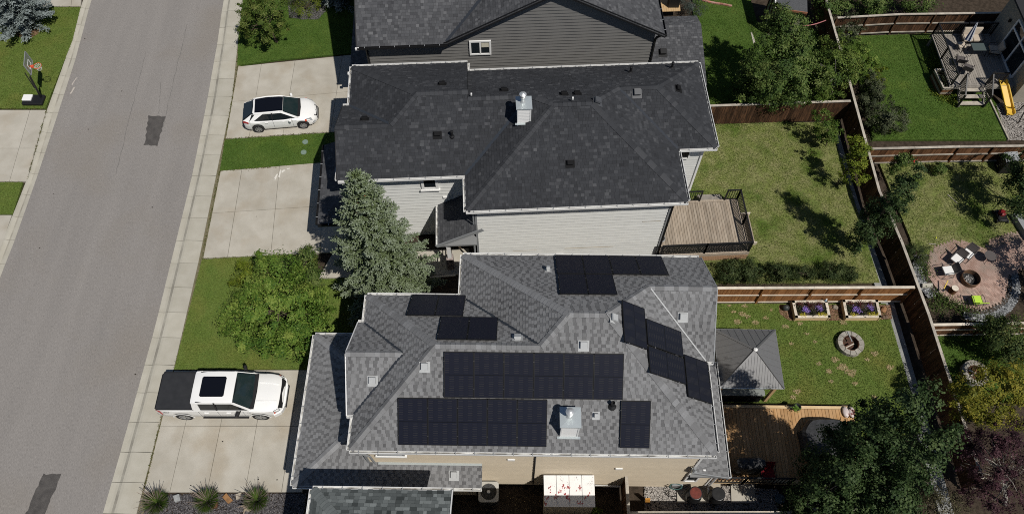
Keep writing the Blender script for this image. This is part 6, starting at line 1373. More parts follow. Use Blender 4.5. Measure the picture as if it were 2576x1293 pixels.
for lab, x, y, rz in (('dark mesh deck chair nearer the deck steps', 27.75, 33.35, 150), ('dark mesh deck chair behind the other mesh chair', 27.5, 34.0, 165)): patio_chair('deck_chair', lab, (x, y, 0.9), R(rz), M_mesh)
sl = thing('slide', 'yellow plastic slide from the parasol deck down to gravel', 'slide', P(2518, 205, 0.9)); M_yel = mat('yellow_slide', (0.62, 0.40, 0.05), rough=0.45, spec=0.4)
pts = [P(2520, 203, 1.0), P(2524, 215, 0.92), P(2531, 245, 0.5), P(2536, 268, 0.22), P(2540, 282, 0.14), P(2541, 289, 0.14)]; mb = MB(); vs = []
for i, p in enumerate(pts):
    for dx, dz in ((-0.27, 0.16), (-0.22, 0.14), (-0.19, 0.0), (0.19, 0.0), (0.22, 0.14), (0.27, 0.16), (0.2, -0.04), (-0.2, -0.04)): vs.append(p + Vector((dx, 0, dz)))
mb.add(vs, [(8 * i + j, 8 * i + (j + 1) % 8, 8 * i + 8 + (j + 1) % 8, 8 * i + 8 + j) for i in range(len(pts) - 1) for j in range(8)] + [tuple(range(8))[::-1], tuple(range(8 * len(pts) - 8, 8 * len(pts)))]); mb.build('chute', M_yel, sl)
edge = MB(); edge.bar(P(2482, 236, 0.05), P(2537, 352, 0.05), 0.09, 0.12); tag(edge.build('edging_board', M_cap), 'timber edging between the lawn and gravel by the slide', 'edging')
sw_ = MB(); sw_.bar(P(2562, 280, 0.0), P(2600, 240, 2.2), 0.06, 0.06); sw_.bar(P(2562, 309, 0), P(2600, 240, 2.2), 0.06, 0.06); tag(sw_.build('swing_frame', M_black), 'dark swing frame leg standing on the gravel', 'swing')
# ------------------------------------------------------------------ far yard, top
sd = thing('garden_shed', 'green timber framed garden shed with dark shingle roof', 'shed', P(1950, 40, 0)); M_sg = mat('shed_green', (0.22, 0.23, 0.15), (0.17, 0.18, 0.115), rough=0.9, scale=5)
ev = [P(1951, 25, 2.2), P(2030, 36, 2.2), P(2022, -14, 2.2), P(1944, -30, 2.2)]
ins = [e + (sum(ev, Vector()) / 4 - e) * 0.08 for e in ev]; mb = MB(); mb.prism([(e.x, e.y) for e in ins], -0.05, 2.15); mb.build('shed_wall', M_sg, sd)
for a, b in zip(ins, ins[1:] + ins[:1]):
    for f in (0.0, 0.33, 0.66, 1.0): c = a.lerp(b, f); o_ = (c - sum(ins, Vector()) / 4); o_.z = 0; o_.normalize(); MB().bar(Vector((c.x, c.y, 0)) + o_ * 0.03, Vector((c.x, c.y, 2.15)) + o_ * 0.03, 0.09, 0.05, (0.1, 1, 0)).build('frame_post', M_fmid, sd)
rp = [ev[0], ev[1], ev[2] + Vector((0, 0, 0.5)), ev[3] + Vector((0, 0, 0.5))]; mb = MB(); mb.slab([v + Vector((0, 0, 0.1)) for v in rp], (0, 0, -0.08)); mb.build('roof', mat('shed_shingle', (0.06, 0.063, 0.068), (0.085, 0.088, 0.094), rough=0.95, scale=14), sd)
MB().bar(rp[0] + Vector((0, 0, 0.05)), rp[1] + Vector((0, 0, 0.05)), 0.06, 0.14).build('fascia', mat('cedar_fascia', (0.25, 0.11, 0.06), rough=0.8), sd); MB().bar(rp[0] + Vector((-0.03, 0, 0.1)), rp[3] + Vector((-0.03, 0, 0.1)), 0.08, 0.08).build('gutter', M_white, sd)
bb = thing('barbecue', 'black and steel barbecue on the deck beyond the gable house', 'barbecue', P(1693, 22, 0.6)); c = P(1693, 14, 0.6)
MB().box(c + Vector((0, 0, 0.4)), (0.7, 0.5, 0.8)).build('cabinet', M_black, bb, bevel=0.02); MB().box(c + Vector((0, -0.02, 0.86)), (0.72, 0.5, 0.1)).build('control_panel', mat('steel', (0.45, 0.45, 0.46), rough=0.35, metal=0.7), bb); mb = MB(); mb.tube([c + Vector((-0.35, 0.05, 0.95)), c + Vector((0.35, 0.05, 0.95))], 0.25, 12); mb.build('hood', M_black, bb); MB().box(c + Vector((-0.62, 0, 0.9)), (0.45, 0.5, 0.04)).build('side_shelf', MATS['steel'], bb)
for k in range(4): MB().lathe([(0.03, 0), (0.025, 0.03)], c + Vector((-0.25 + k * 0.16, -0.28, 0.86)), 8).build('knob', M_black, bb)
dk = thing('deck', 'small deck under the barbecue beyond the gable house', 'deck', P(1690, 10, 0)); mb = MB(); w = pl([(1640, -60), (1705, -60), (1712, 28), (1660, 30)], 0.6)
for i in range(9): a, b = w[3].lerp(w[2], i / 9), w[0].lerp(w[1], i / 9); a2, b2 = w[3].lerp(w[2], (i + 0.94) / 9), w[0].lerp(w[1], (i + 0.94) / 9); MB().slab([a, a2, b2, b], (0, 0, -0.04)).build('deck_board', M_wood, dk)
be = thing('brick_edging', 'curved red brick edging of the flower bed by the shed', 'edging', P(1800, 14, 0)); M_redb = mat('red_brick', (0.30, 0.12, 0.085), (0.36, 0.22, 0.18), rough=0.95, scale=6, obj_var=0.3)
crv = [(1770, 2), (1785, 6), (1800, 9), (1815, 11), (1830, 14), (1845, 17)]
for (x, y), (x2, y2) in zip(crv, crv[1:]):
    for f in (0, 0.5): a = P(x + (x2 - x) * f, y + (y2 - y) * f, 0.06); mb = MB(); mb.box(a, (0.2, 0.12, 0.1), -0.25); mb.build('brick', M_redb, be)
hp = MB(); A, Bq = P(2018, 66, 1.2), P(2078, 52, 1.75); hp.tube([A.lerp(Bq, i / 8) - Vector((0, 0, 0.12 * math.sin(math.pi * i / 8))) for i in range(9)], 0.03, 6); tag(hp.build('cord', mat('pink_cord', (0.55, 0.22, 0.22), rough=0.6)), 'pink cord strung from the tree to the fence post', 'cord')
hn = MB(); c = P(1863, 258, 1.72); hn.tube([c + Vector((-0.25 + 0.18 * math.cos(a), 0, 0.02 + 0.2 * math.sin(a))) for a in [i * 0.35 for i in range(9)]], 0.02, 6); hn.ball(c + Vector((0.02, 0, 0.05)), 0.09, 8, 6, (1.3, 1, 0.7)); tag(hn.build('sprinkler_hose', mat('lime_hose', (0.35, 0.5, 0.1), rough=0.5)), 'lime green hose looped over the dark streaked fence', 'hose')
ed = MB(); w = pl([(1888, 82), (1892, 84), (1900, 108), (1895, 112)], 0.0); ed.prism([(p.x, p.y) for p in w], -0.1, 0.04); structure(ed.build('paving_slab', M_walk))
# utility covers in the front lawn
for x, y in ((768, 358), (764, 384)):
    c = P(x, y, 0.03); t = tag(MB().lathe([(0.17, -0.1), (0.17, 0.035), (0.01, 0.04)], c, 14).build('utility_cover', mat('green_grey_lid', (0.16, 0.22, 0.18), rough=0.8)), 'round grey green utility lid in the front lawn, ' + ('the far one of two' if y < 370 else 'the near one of two'), 'utility cover')
# rocks and flagstones in the dark gravel bed
for lab, quad_, m_, h in (('grey flat stone left in the dark gravel bed', [(436, 1247), (451, 1242), (455, 1258), (441, 1263)], (0.34, 0.35, 0.35), 0.12), ('orange brown flat stone in the dark gravel bed', [(560, 1250), (570, 1240), (586, 1258), (574, 1266)], (0.30, 0.16, 0.07), 0.12), ('pale pointed flat stone in the dark gravel bed', [(593, 1243), (607, 1238), (603, 1252), (595, 1257)], (0.42, 0.37, 0.30), 0.1), ('reddish low rock in the dark gravel bed', [(524, 1268), (548, 1262), (546, 1276), (530, 1280)], (0.16, 0.065, 0.045), 0.1)):
    mb = MB(); mb.prism(px(quad_), -0.08, h - 0.06); tag(mb.build('flat_stone', mat('flag_%d' % quad_[0][0], m_, tuple(v * 0.7 for v in m_), rough=0.95, scale=7, bump=0.02)), lab, 'stone')
mb = MB(); q = random.Random(8); c = P(625, 1275, 0.1)
for k in range(9): a = q.uniform(0, 6.28); mb.tube([c, c + Vector((math.cos(a) * 0.2, math.sin(a) * 0.2, 0.12)), c + Vector((math.cos(a + .4) * 0.42, math.sin(a + .4) * 0.42, q.uniform(0.05, 0.35)))], [0.07, 0.045, 0.012], 6)
mb.ball(c, 0.2, 8, 6, (1.3, 1, 0.7)); tag(mb.build('driftwood', mat('driftwood', (0.40, 0.33, 0.25), (0.28, 0.22, 0.17), rough=0.95, scale=9)), 'pale gnarled driftwood root in the dark gravel bed', 'driftwood')
# basketball hoop
hb = thing('basketball_hoop', 'portable basketball hoop with clear backboard on the left lawn', 'basketball hoop', P(95, 255, 0)); b0 = P(104, 247, 0.15)
c = P(87, 256, 0); mb = MB(); mb.box(c + Vector((0.02, 0, 0.12)), (1.25, 0.75, 0.22)); mb.build('base', M_black, hb, bevel=0.06); mb = MB(); mb.box(c + Vector((-0.32, 0.08, 0.27)), (0.55, 0.45, 0.1)); mb.build('ballast_box', M_trim, hb, bevel=0.02)
top = P(76, 195, 2.15); MB().tube([b0, top], 0.06, 8).build('pole', M_black, hb); MB().tube([b0.lerp(top, 0.45) + Vector((-0.08, 0, 0.05)), top + Vector((-0.12, 0, 0.35))], 0.03, 6).build('strut', M_black, hb)
bc = P(71, 160, 2.75); ux, uz = Vector((0.24, -1.0, 0)).normalized() , Vector((0, 0, 1)); W2, H2 = 0.56, 0.40
nx = Vector((1, 0.24, 0)).normalized(); cor = [bc + ux * (s * W2) + uz * (t * H2) for s, t in ((-1, -1), (1, -1), (1, 1), (-1, 1))]
M_poly = mat('clear_board', (0.5, 0.55, 0.55), rough=0.1, trans=0.9, spec=0.4); MB().slab(cor, nx * -0.012).build('backboard', M_poly, hb)
for a, b in zip(cor, cor[1:] + cor[:1]): MB().bar(a, b, 0.035, 0.05).build('board_frame', M_greytrim, hb)
in4 = [bc + nx * 0.008 + ux * (s * 0.24) + uz * (t * 0.16 - 0.1) for s, t in ((-1, -1), (1, -1), (1, 1), (-1, 1))]
for a, b in zip(in4, in4[1:] + in4[:1]): MB().bar(a, b, 0.012, 0.035).build('target_line', M_trim, hb)
MB().tube([top, bc - uz * 0.25 - nx * 0.03], 0.03, 6).build('arm', M_black, hb)
M_or = mat('orange_rim', (0.62, 0.09, 0.04), rough=0.4); rc = bc + nx * 0.36 - uz * 0.3
MB().tube([rc + Vector((0.225 * math.cos(i * 0.3142), 0.225 * math.sin(i * 0.3142), 0)) for i in range(21)], 0.014, 6).build('rim', M_or, hb); MB().box(bc + nx * 0.08 - uz * 0.28, (0.16, 0.14, 0.1), 0.24).build('bracket', M_or, hb)
nt_ = MB()
for k in range(12):
    a = k * 0.5236; b = a + 0.26; c2 = b + 0.26
    for s in (1, -1): nt_.tube([rc + Vector((0.22 * math.cos(a), 0.22 * math.sin(a), 0)), rc + Vector((0.16 * math.cos(a + s * .26), 0.16 * math.sin(a + s * .26), -0.16)), rc + Vector((0.11 * math.cos(a), 0.11 * math.sin(a), -0.32))], 0.006, 4)
nt_.build('net', M_trim, hb)
# ------------------------------------------------------------------ vegetation
M_bark = mat('bark', (0.10, 0.075, 0.055), (0.06, 0.045, 0.035), rough=1, scale=9, stretch=(1, 1, 0.3), bump=0.02)
M_barkp = mat('bark_pale', (0.34, 0.32, 0.28), (0.18, 0.165, 0.145), rough=0.95, scale=6, stretch=(1, 1, 2))
L_bright = leafm('leaf_bright', (0.04, 0.092, 0.014), (0.105, 0.18, 0.026), (0.225, 0.285, 0.06))
L_mid = leafm('leaf_mid', (0.030, 0.060, 0.014), (0.070, 0.118, 0.026), (0.15, 0.19, 0.055))
L_aspen = leafm('leaf_aspen', (0.016, 0.034, 0.011), (0.038, 0.068, 0.021), (0.095, 0.135, 0.05))
L_yellow = leafm('leaf_yellowgreen', (0.07, 0.085, 0.012), (0.16, 0.165, 0.02), (0.30, 0.25, 0.035))
L_lime = leafm('leaf_fresh', (0.06, 0.095, 0.01), (0.125, 0.17, 0.016), (0.22, 0.25, 0.035))
L_purple = leafm('leaf_purple', (0.016, 0.008, 0.010), (0.042, 0.018, 0.024), (0.10, 0.045, 0.055))
L_olive = leafm('leaf_olive', (0.028, 0.038, 0.018), (0.062, 0.076, 0.038), (0.125, 0.14, 0.075))
L_jun = leafm('leaf_juniper', (0.024, 0.040, 0.014), (0.05, 0.074, 0.026), (0.105, 0.13, 0.046))
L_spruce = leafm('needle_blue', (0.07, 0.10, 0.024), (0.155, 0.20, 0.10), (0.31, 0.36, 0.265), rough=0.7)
L_spruceB = leafm('needle_silver', (0.08, 0.10, 0.085), (0.20, 0.24, 0.235), (0.38, 0.43, 0.43), rough=0.7)

def crown(name, lobes, n_leaf, size, m, parent, seed, clump=(0.28, 0.55), per=95, up=0.45, asp=0.55, hollow=0.5, spray=0.5):
    """Leaf-sized faces gathered in uneven clumps through the lobes (cx, cy, cz, rx, ry, rz)."""
    g = np.random.default_rng(seed); vol = np.array([l[3] * l[4] * l[5] for l in lobes]) ** 0.75; vol /= vol.sum(); nc = max(6, n_leaf // per)
    C = []; N = []; T = []; tips = []
    for li, k in enumerate(g.multinomial(nc, vol)):
        l = np.array(lobes[li]); d = g.normal(0, 1, (k, 3)); d /= np.linalg.norm(d, axis=1)[:, None]
        wob = 1 + 0.16 * np.sin(d[:, 0] * 5 + seed) * np.cos(d[:, 1] * 4 + d[:, 2] * 3) + g.normal(0, 0.07, k)
        rad = (hollow + (1 - hollow) * g.random(k) ** 0.45) * wob
        cc = l[:3] + d * l[3:6] * rad[:, None]; cc[:, 2] = np.maximum(cc[:, 2], 0.15)
        if spray and k > 8:
            nb = max(3, int(k * spray / 4)); j = 0
            for b_ in range(nb):
                bd = g.normal(0, 1, 3); bd[2] = abs(bd[2]) * 0.7 - 0.12; bd /= np.linalg.norm(bd); ln_ = g.uniform(0.85, 1.32)
                for f_ in (0.62, 0.78, 0.9, 1.0):
                    if j < k: cc[j] = l[:3] + bd * l[3:6] * ln_ * f_ + g.normal(0, 0.05, 3); d[j] = bd; rad[j] = 1.1 if f_ > 0.85 else 0.9; j += 1
            cc[:, 2] = np.maximum(cc[:, 2], 0.15)
        for i in range(k):
            r = g.uniform(*clump) * (0.55 if rad[i] > 1.05 else 1.0); q = int(per * g.uniform(0.5, 1.4)); p = g.normal(0, 0.42, (q, 3)) * r; p[:, 2] *= 0.62
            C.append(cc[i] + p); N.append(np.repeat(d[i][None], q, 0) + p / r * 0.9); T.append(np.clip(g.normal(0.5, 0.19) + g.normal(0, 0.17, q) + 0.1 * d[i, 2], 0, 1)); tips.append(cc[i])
    C = np.concatenate(C); N = np.concatenate(N); T = np.concatenate(T); n = len(C)
    C[:, 2] = np.maximum(C[:, 2], 0.05)
    N += g.normal(0, 0.55, (n, 3)); N[:, 2] += up; N /= np.linalg.norm(N, axis=1)[:, None]
    a = g.normal(0, 1, (n, 3)); d1 = np.cross(N, a); d1 /= np.linalg.norm(d1, axis=1)[:, None]; d2 = np.cross(N, d1); s = g.uniform(*size, n)[:, None]
    V = np.stack([C - d1 * s * 0.5, C + d2 * s * asp * 0.5 - d1 * s * 0.08, C + d1 * s * 0.5 - N * s * 0.12, C - d2 * s * asp * 0.5 - d1 * s * 0.08], 1)
    o = npmesh(name, V.reshape(-1, 3), np.arange(4 * n).reshape(-1, 4), m, parent, tone=T)
    return o, np.array(tips)
def tree(name, label, cat, base, lobes, n_leaf, size, m, seed, bark=None, r0=0.1, limbs=14, group=None, foliage='crown', stems=None, **kw):
    t = thing(name, label, cat, (base[0], base[1], 0), group); o, tips = crown(foliage, lobes, n_leaf, size, m, t, seed, **kw); q = random.Random(seed); mb = MB()
    B0 = Vector((base[0], base[1], 0)); cen = Vector(np.average(np.array(lobes)[:, :3], axis=0, weights=np.array([l[3] * l[4] * l[5] for l in lobes])))
    for s in (stems or [B0]):
        s = Vector((s[0], s[1], 0)); e = cen if not stems else Vector((*min(lobes, key=lambda l: (l[0] - s.x) ** 2 + (l[1] - s.y) ** 2)[:3],))
        m1 = s.lerp(e, 0.5) + Vector((q.uniform(-.1, .1), q.uniform(-.1, .1), 0.1)); mb.tube([s - Vector((0, 0, 0.1)), s + (m1 - s) * 0.3, m1, e], [r0, r0 * 0.85, r0 * 0.65, r0 * 0.4], 7)
        for k in range(limbs // max(1, len(stems or [1]))):
            tp = Vector(tips[q.randrange(len(tips))]); f = q.uniform(0.35, 0.95); b = s.lerp(m1, f * 2) if f < 0.5 else m1.lerp(e, f * 2 - 1); md = b.lerp(tp, 0.5) + Vector((0, 0, 0.12)); tp = b.lerp(tp, 0.82); mb.tube([b, md, tp], [r0 * 0.3, r0 * 0.18, r0 * 0.05], 5)
    mb.build('trunk' if cat == 'tree' else 'stem', bark or M_bark, t); return t
def lobe(px_, py_, z, rx, ry, rz): p = P(px_, py_, z); return (p.x, p.y, z, rx, ry, rz)

def conifer(name, label, base, h, R_, m, seed, z0=0.25, step=0.27, nb=11, fing=2, thick=0.05, cones=False, tilt=0.12, pw=0.85, mulch=False):
    """Spruce: whorls of boughs, each carrying finger-like twigs; tone runs from olive inside to pale blue at the tips."""
    g = np.random.default_rng(seed); t = thing(name, label, 'tree', (*base, 0)); S = []; D = []; L = []; T = []
    z = z0
    while z < h - 0.15:
        f = 1 - z / h; r = R_ * f ** pw + 0.08; n = max(5, int(nb * (0.45 + 0.55 * f) + 0.5)); a0 = g.uniform(0, 6.28)
        for k in range(n):
            a = a0 + 6.283 * k / n + g.normal(0, 0.16); ln = r * g.choice([g.uniform(0.62, 0.85), g.uniform(0.9, 1.22)], p=[0.45, 0.55]); zb = z + g.uniform(-0.1, 0.1); ca, sa = math.cos(a), math.sin(a)
            rise = -0.22 * f + 0.55 * (1 - f) + g.normal(0, 0.05); m_ = max(3, int(ln / 0.085))
            s = (np.arange(m_) + g.random(m_) * 0.6 + 0.4) / m_
            px_ = s * ln; pz = zb + rise * px_ + 0.16 * ln * s * s
            for side in (-1, 1, 0):
                if side == 0: kk = g.random(m_) < 0.6
                else: kk = np.ones(m_, bool)
                ss = s[kk]; q = len(ss); tw = (0.12 + 0.30 * ln * (1 - ss) * 0.55 + 0.06) * g.uniform(0.7, 1.2, q); ang = a + side * g.uniform(0.55, 0.95, q)
                st = np.stack([base[0] + px_[kk] * ca, base[1] + px_[kk] * sa, pz[kk]], 1); dr = np.stack([np.cos(ang), np.sin(ang), g.normal(tilt if side else 0.5, 0.18, q)], 1); dr /= np.linalg.norm(dr, axis=1)[:, None]
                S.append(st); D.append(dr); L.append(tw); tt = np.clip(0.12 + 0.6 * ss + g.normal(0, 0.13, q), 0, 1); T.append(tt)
                for _ in range(fing):
                    u = g.uniform(0.25, 0.95, q)[:, None]; s2 = st + dr * tw[:, None] * u; d2 = dr + g.normal(0, 0.5, (q, 3)); d2[:, 2] += 0.12; d2 /= np.linalg.norm(d2, axis=1)[:, None]
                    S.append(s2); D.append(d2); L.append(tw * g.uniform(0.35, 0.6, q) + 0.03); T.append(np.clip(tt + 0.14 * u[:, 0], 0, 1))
        z += step * g.uniform(0.8, 1.2) * (0.6 + 0.4 * f)
    for k in range(26):
        a = g.uniform(0, 6.28); S.append(np.array([[base[0], base[1], h - g.uniform(0.1, 1.0)]])); d = np.array([[math.cos(a) * 0.7, math.sin(a) * 0.7, 0.8]]); D.append(d / np.linalg.norm(d)); L.append(np.array([g.uniform(0.2, 0.42)])); T.append(np.array([0.3]))
    S.append(np.array([[base[0], base[1], h - 0.4]])); D.append(np.array([[0, 0, 1.0]])); L.append(np.array([0.55])); T.append(np.array([0.3]))
    S, D, L, T = np.concatenate(S), np.concatenate(D), np.concatenate(L), np.concatenate(T); n = len(S)
    u = np.cross(D, np.array([0.3, 0.2, 1.0])); u /= np.linalg.norm(u, axis=1)[:, None]; v = np.cross(D, u); w = (thick * g.uniform(0.7, 1.2, n))[:, None] * 0.5; M_ = S + D * L[:, None] * 0.45
    V = np.stack([S, M_ + u * w, M_ + v * w, M_ - u * w, M_ - v * w, S + D * L[:, None]], 1)
    f = np.array([(0, 2, 1), (0, 3, 2), (0, 4, 3), (0, 1, 4), (5, 1, 2), (5, 2, 3), (5, 3, 4), (5, 4, 1)]); F = (f[None] + (np.arange(n) * 6)[:, None, None]).reshape(-1, 3)
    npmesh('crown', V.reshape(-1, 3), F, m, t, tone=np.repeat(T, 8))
    MB().tube([(base[0], base[1], -0.1), (base[0], base[1], h * 0.6), (base[0], base[1], h - 0.2)], [0.05 + h * 0.014, h * 0.009, 0.012], 8).build('trunk', M_bark, t)
    if cones:
        q = random.Random(seed); cm = mat('cone_brown', (0.34, 0.15, 0.06), (0.22, 0.09, 0.04), rough=0.8, scale=30); me = MB().lathe([(0.012, -0.12), (0.034, -0.09), (0.036, -0.04), (0.015, 0)], (0, 0, 0), 7); o0 = None
        for k in range(16):
            a = q.uniform(-2.6, -0.6); z = h - q.uniform(1.3, 2.3); r = R_ * (1 - z / h) ** pw * q.uniform(0.6, 1.0); loc = Vector((base[0] + math.cos(a) * r, base[1] + math.sin(a) * r, z))
            if o0 is None: o0 = me.build('cone', cm, t, world=False); o0.location = loc - t.location
            else: piece('cone', o0.data, loc, t)
    return t

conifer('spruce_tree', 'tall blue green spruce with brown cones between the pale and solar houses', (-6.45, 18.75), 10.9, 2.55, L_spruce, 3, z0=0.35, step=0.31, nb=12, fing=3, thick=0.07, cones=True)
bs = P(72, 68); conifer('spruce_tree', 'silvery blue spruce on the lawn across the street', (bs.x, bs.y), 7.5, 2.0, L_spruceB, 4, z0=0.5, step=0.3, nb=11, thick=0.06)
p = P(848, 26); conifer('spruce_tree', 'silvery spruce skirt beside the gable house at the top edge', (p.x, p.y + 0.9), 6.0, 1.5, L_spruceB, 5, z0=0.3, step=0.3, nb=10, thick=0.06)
gravel('bark_mulch', 'reddish bark mulch ring under the silvery spruce', [[(bs.x + 0.75 * math.cos(i * 0.35) + 0.1, bs.y - 0.5 + 0.5 * math.sin(i * 0.35)) for i in range(18)]], 900, (0.03, 0.06), M_mulch, 0.02, 9, 0.3)

# front gardens
b = P(720, 800); tree('leafy_tree', 'broad bright green leafy tree on the front lawn left of the spruce', 'tree', (b.x, b.y), [lobe(700, 775, 2.6, 2.3, 2.1, 1.7), lobe(640, 800, 2.2, 1.6, 1.6, 1.3), lobe(765, 800, 2.3, 1.4, 1.6, 1.2), lobe(690, 690, 2.9, 1.5, 1.3, 1.2), lobe(715, 858, 1.7, 1.4, 0.8, 0.9), lobe(795, 828, 1.7, 0.9, 0.6, 0.6), lobe(590, 800, 1.7, 0.7, 0.6, 0.5), lobe(760, 880, 1.2, 0.6, 0.5, 0.5)], 36000, (0.08, 0.17), L_bright, 11, r0=0.13, limbs=20, clump=(0.22, 0.52), per=110, hollow=0.55, spray=0.4)
b = P(760, 690); tree('lilac_shrub', 'dark green bushy shrub behind the broad lawn tree by the drive', 'shrub', (b.x, b.y), [lobe(765, 668, 1.5, 1.0, 1.0, 1.2), lobe(785, 720, 1.2, 0.8, 0.9, 0.9), lobe(738, 690, 1.2, 0.8, 0.8, 0.9)], 7500, (0.07, 0.14), L_mid, 12, r0=0.05, foliage='foliage')
b = P(640, 690); tree('golden_shrub', 'yellow green shrub on the street side of the broad lawn tree', 'shrub', (b.x, b.y), [lobe(645, 672, 1.3, 0.85, 0.6, 0.9), lobe(622, 705, 1.0, 0.6, 0.6, 0.7)], 3200, (0.07, 0.13), L_lime, 13, r0=0.04, foliage='foliage')
b = P(697, 107); tree('leafy_tree', 'small leafy tree overhanging the pavement at the top edge', 'tree', (b.x, b.y), [lobe(665, 42, 2.5, 1.45, 1.3, 1.3), lobe(625, 60, 2.2, 0.8, 0.9, 0.9), lobe(690, 10, 3.0, 1.1, 1.0, 1.0), lobe(655, 85, 1.7, 0.9, 0.5, 0.6)], 13000, (0.07, 0.14), leafm('leaf_apple', (0.024, 0.05, 0.008), (0.07, 0.11, 0.018), (0.15, 0.175, 0.045)), 14, r0=0.09, limbs=16, clump=(0.2, 0.42))
b = P(765, 25); tree('juniper_shrub', 'golden green spreading juniper in the mulch bed at the top', 'shrub', (b.x, b.y), [lobe(762, 20, 0.5, 0.8, 0.7, 0.5), lobe(785, 8, 0.5, 0.6, 0.6, 0.45)], 3600, (0.05, 0.13), L_lime, 15, r0=0.04, foliage='foliage', asp=0.25)
b = P(742, 12); tree('juniper_shrub', 'dull green low juniper between the leafy tree and mulch bed', 'shrub', (b.x, b.y), [lobe(738, 12, 0.5, 0.6, 0.8, 0.5)], 2200, (0.05, 0.12), L_olive, 16, r0=0.04, foliage='foliage', asp=0.25)
gravel('bark_mulch', 'dark mulch bed under the golden juniper at the top', [px([(728, 45), (760, 50), (800, 50), (818, 30), (830, -40), (720, -40)])], 900, (0.03, 0.06), M_gravel_dark, 0.03, 10, 0.4)

# T yard and the back fences
b = P(1970, 255); tree('ash_tree', 'big dark leafy tree hanging over the fence behind the gable house', 'tree', (b.x - 0.2, b.y), [lobe(1962, 160, 3.6, 2.0, 2.0, 1.9), lobe(1978, 85, 4.6, 1.4, 1.4, 1.5), lobe(1960, 55, 4.6, 0.8, 0.8, 0.8), lobe(1920, 205, 2.8, 1.4, 1.4, 1.4), lobe(2010, 205, 3.0, 1.5, 1.2, 1.5), lobe(1950, 245, 2.0, 1.2, 0.6, 0.9), lobe(1880, 205, 1.9, 0.8, 1.0, 1.0)], 44000, (0.08, 0.16), L_mid, 21, r0=0.14, limbs=22, clump=(0.24, 0.5), spray=0.2)
b = P(2085, 250); tree('birch_tree', 'lighter green tree with pale trunk in the fence corner', 'tree', (b.x, b.y), [lobe(2092, 180, 3.0, 1.2, 1.6, 1.4), lobe(2115, 125, 3.0, 1.2, 1.1, 1.1), lobe(2080, 225, 1.9, 1.1, 0.7, 1.0), lobe(2130, 170, 2.6, 0.9, 1.1, 0.9)], 19000, (0.07, 0.14), leafm('leaf_birch', (0.034, 0.066, 0.012), (0.085, 0.135, 0.024), (0.18, 0.22, 0.05)), 22, bark=M_barkp, r0=0.09, clump=(0.22, 0.45))
for i, (lab, x, y, z, r, n, m_) in enumerate((('grey green shrub below the far fence end by the pink cord', 2118, 72, 0.9, (1.15, 1.0, 0.9), 6500, L_olive), ('grey leaved shrub spilling along the long fence by the lush lawn', 2190, 215, 0.7, (0.6, 1.1, 0.6), 4500, L_olive), ('yellowish green shrub beside the pale trunked corner tree', 2170, 150, 0.8, (0.75, 1.1, 0.7), 5200, L_bright), ('dark rounded shrub in the near left corner of the lush lawn', 2238, 298, 0.9, (1.25, 1.05, 0.85), 8000, L_olive), ('grey shrub between the long fence and the lush lawn', 2190, 262, 0.7, (0.75, 0.8, 0.65), 4200, L_olive), ('small fresh green plants on the lush lawn edge', 2195, 175, 0.3, (0.9, 1.1, 0.3), 2200, L_lime))):
    p = P(x, y, 0); tree('garden_shrub', lab, 'shrub', (p.x, p.y), [lobe(x, y, z, *r), lobe(x + 12, y + 14, z * 0.8, r[0] * 0.6, r[1] * 0.6, r[2] * 0.7)], n, (0.05, 0.12), m_, 30 + i, r0=0.04, limbs=8, foliage='foliage', clump=(0.16, 0.36), per=70)
for i, (lab, x, y, z, r, n) in enumerate((('leafy dark shrub beyond the far fence nearest the shed', 2085, 8, 1.2, (1.25, 1.1, 1.2), 6500), ('leafy dark shrub beyond the far fence, middle of the row', 2190, 6, 1.2, (1.3, 1.0, 1.2), 6500), ('leafy dark shrub beyond the far fence nearest the stucco house', 2312, 4, 1.2, (1.1, 0.9, 1.1), 5000))):
    p = P(x, y, 0); tree('garden_shrub', lab, 'shrub', (p.x, p.y), [lobe(x, y, z, *r)], n, (0.08, 0.16), L_mid, 40 + i, r0=0.05, limbs=8, foliage='foliage')
p = P(1745, 18); tree('garden_shrub', 'blue grey feathery shrub beside the barbecue deck', 'shrub', (p.x, p.y), [lobe(1745, 10, 0.6, 0.8, 0.8, 0.6)], 3500, (0.05, 0.11), leafm('leaf_sage', (0.035, 0.048, 0.04), (0.08, 0.10, 0.085), (0.14, 0.16, 0.14)), 45, r0=0.03, foliage='foliage', asp=0.3)
b = P(2078, 368); tree('young_tree', 'small fresh green young tree at the dark fence corner', 'tree', (b.x, b.y), [lobe(2080, 325, 1.5, 0.75, 0.7, 0.85), lobe(2095, 345, 1.2, 0.6, 0.4, 0.5), lobe(2068, 295, 2.1, 0.4, 0.4, 0.5)], 3800, (0.07, 0.14), leafm('leaf_young', (0.03, 0.065, 0.01), (0.07, 0.12, 0.018), (0.14, 0.19, 0.04)), 23, r0=0.035, clump=(0.16, 0.34), per=50)
b = P(2103, 466); tree('vase_tree', 'yellow green vase shaped young tree against the long back fence', 'tree', (b.x, b.y), [lobe(2150, 405, 2.4, 0.62, 0.7, 1.0), lobe(2160, 370, 3.0, 0.6, 0.6, 0.7), lobe(2150, 445, 1.6, 0.7, 0.45, 0.5)], 4800, (0.06, 0.13), L_lime, 24, r0=0.03, stems=[(b.x, b.y), (b.x + .06, b.y + .05), (b.x - .05, b.y - .03)], limbs=24, clump=(0.14, 0.32), per=50)
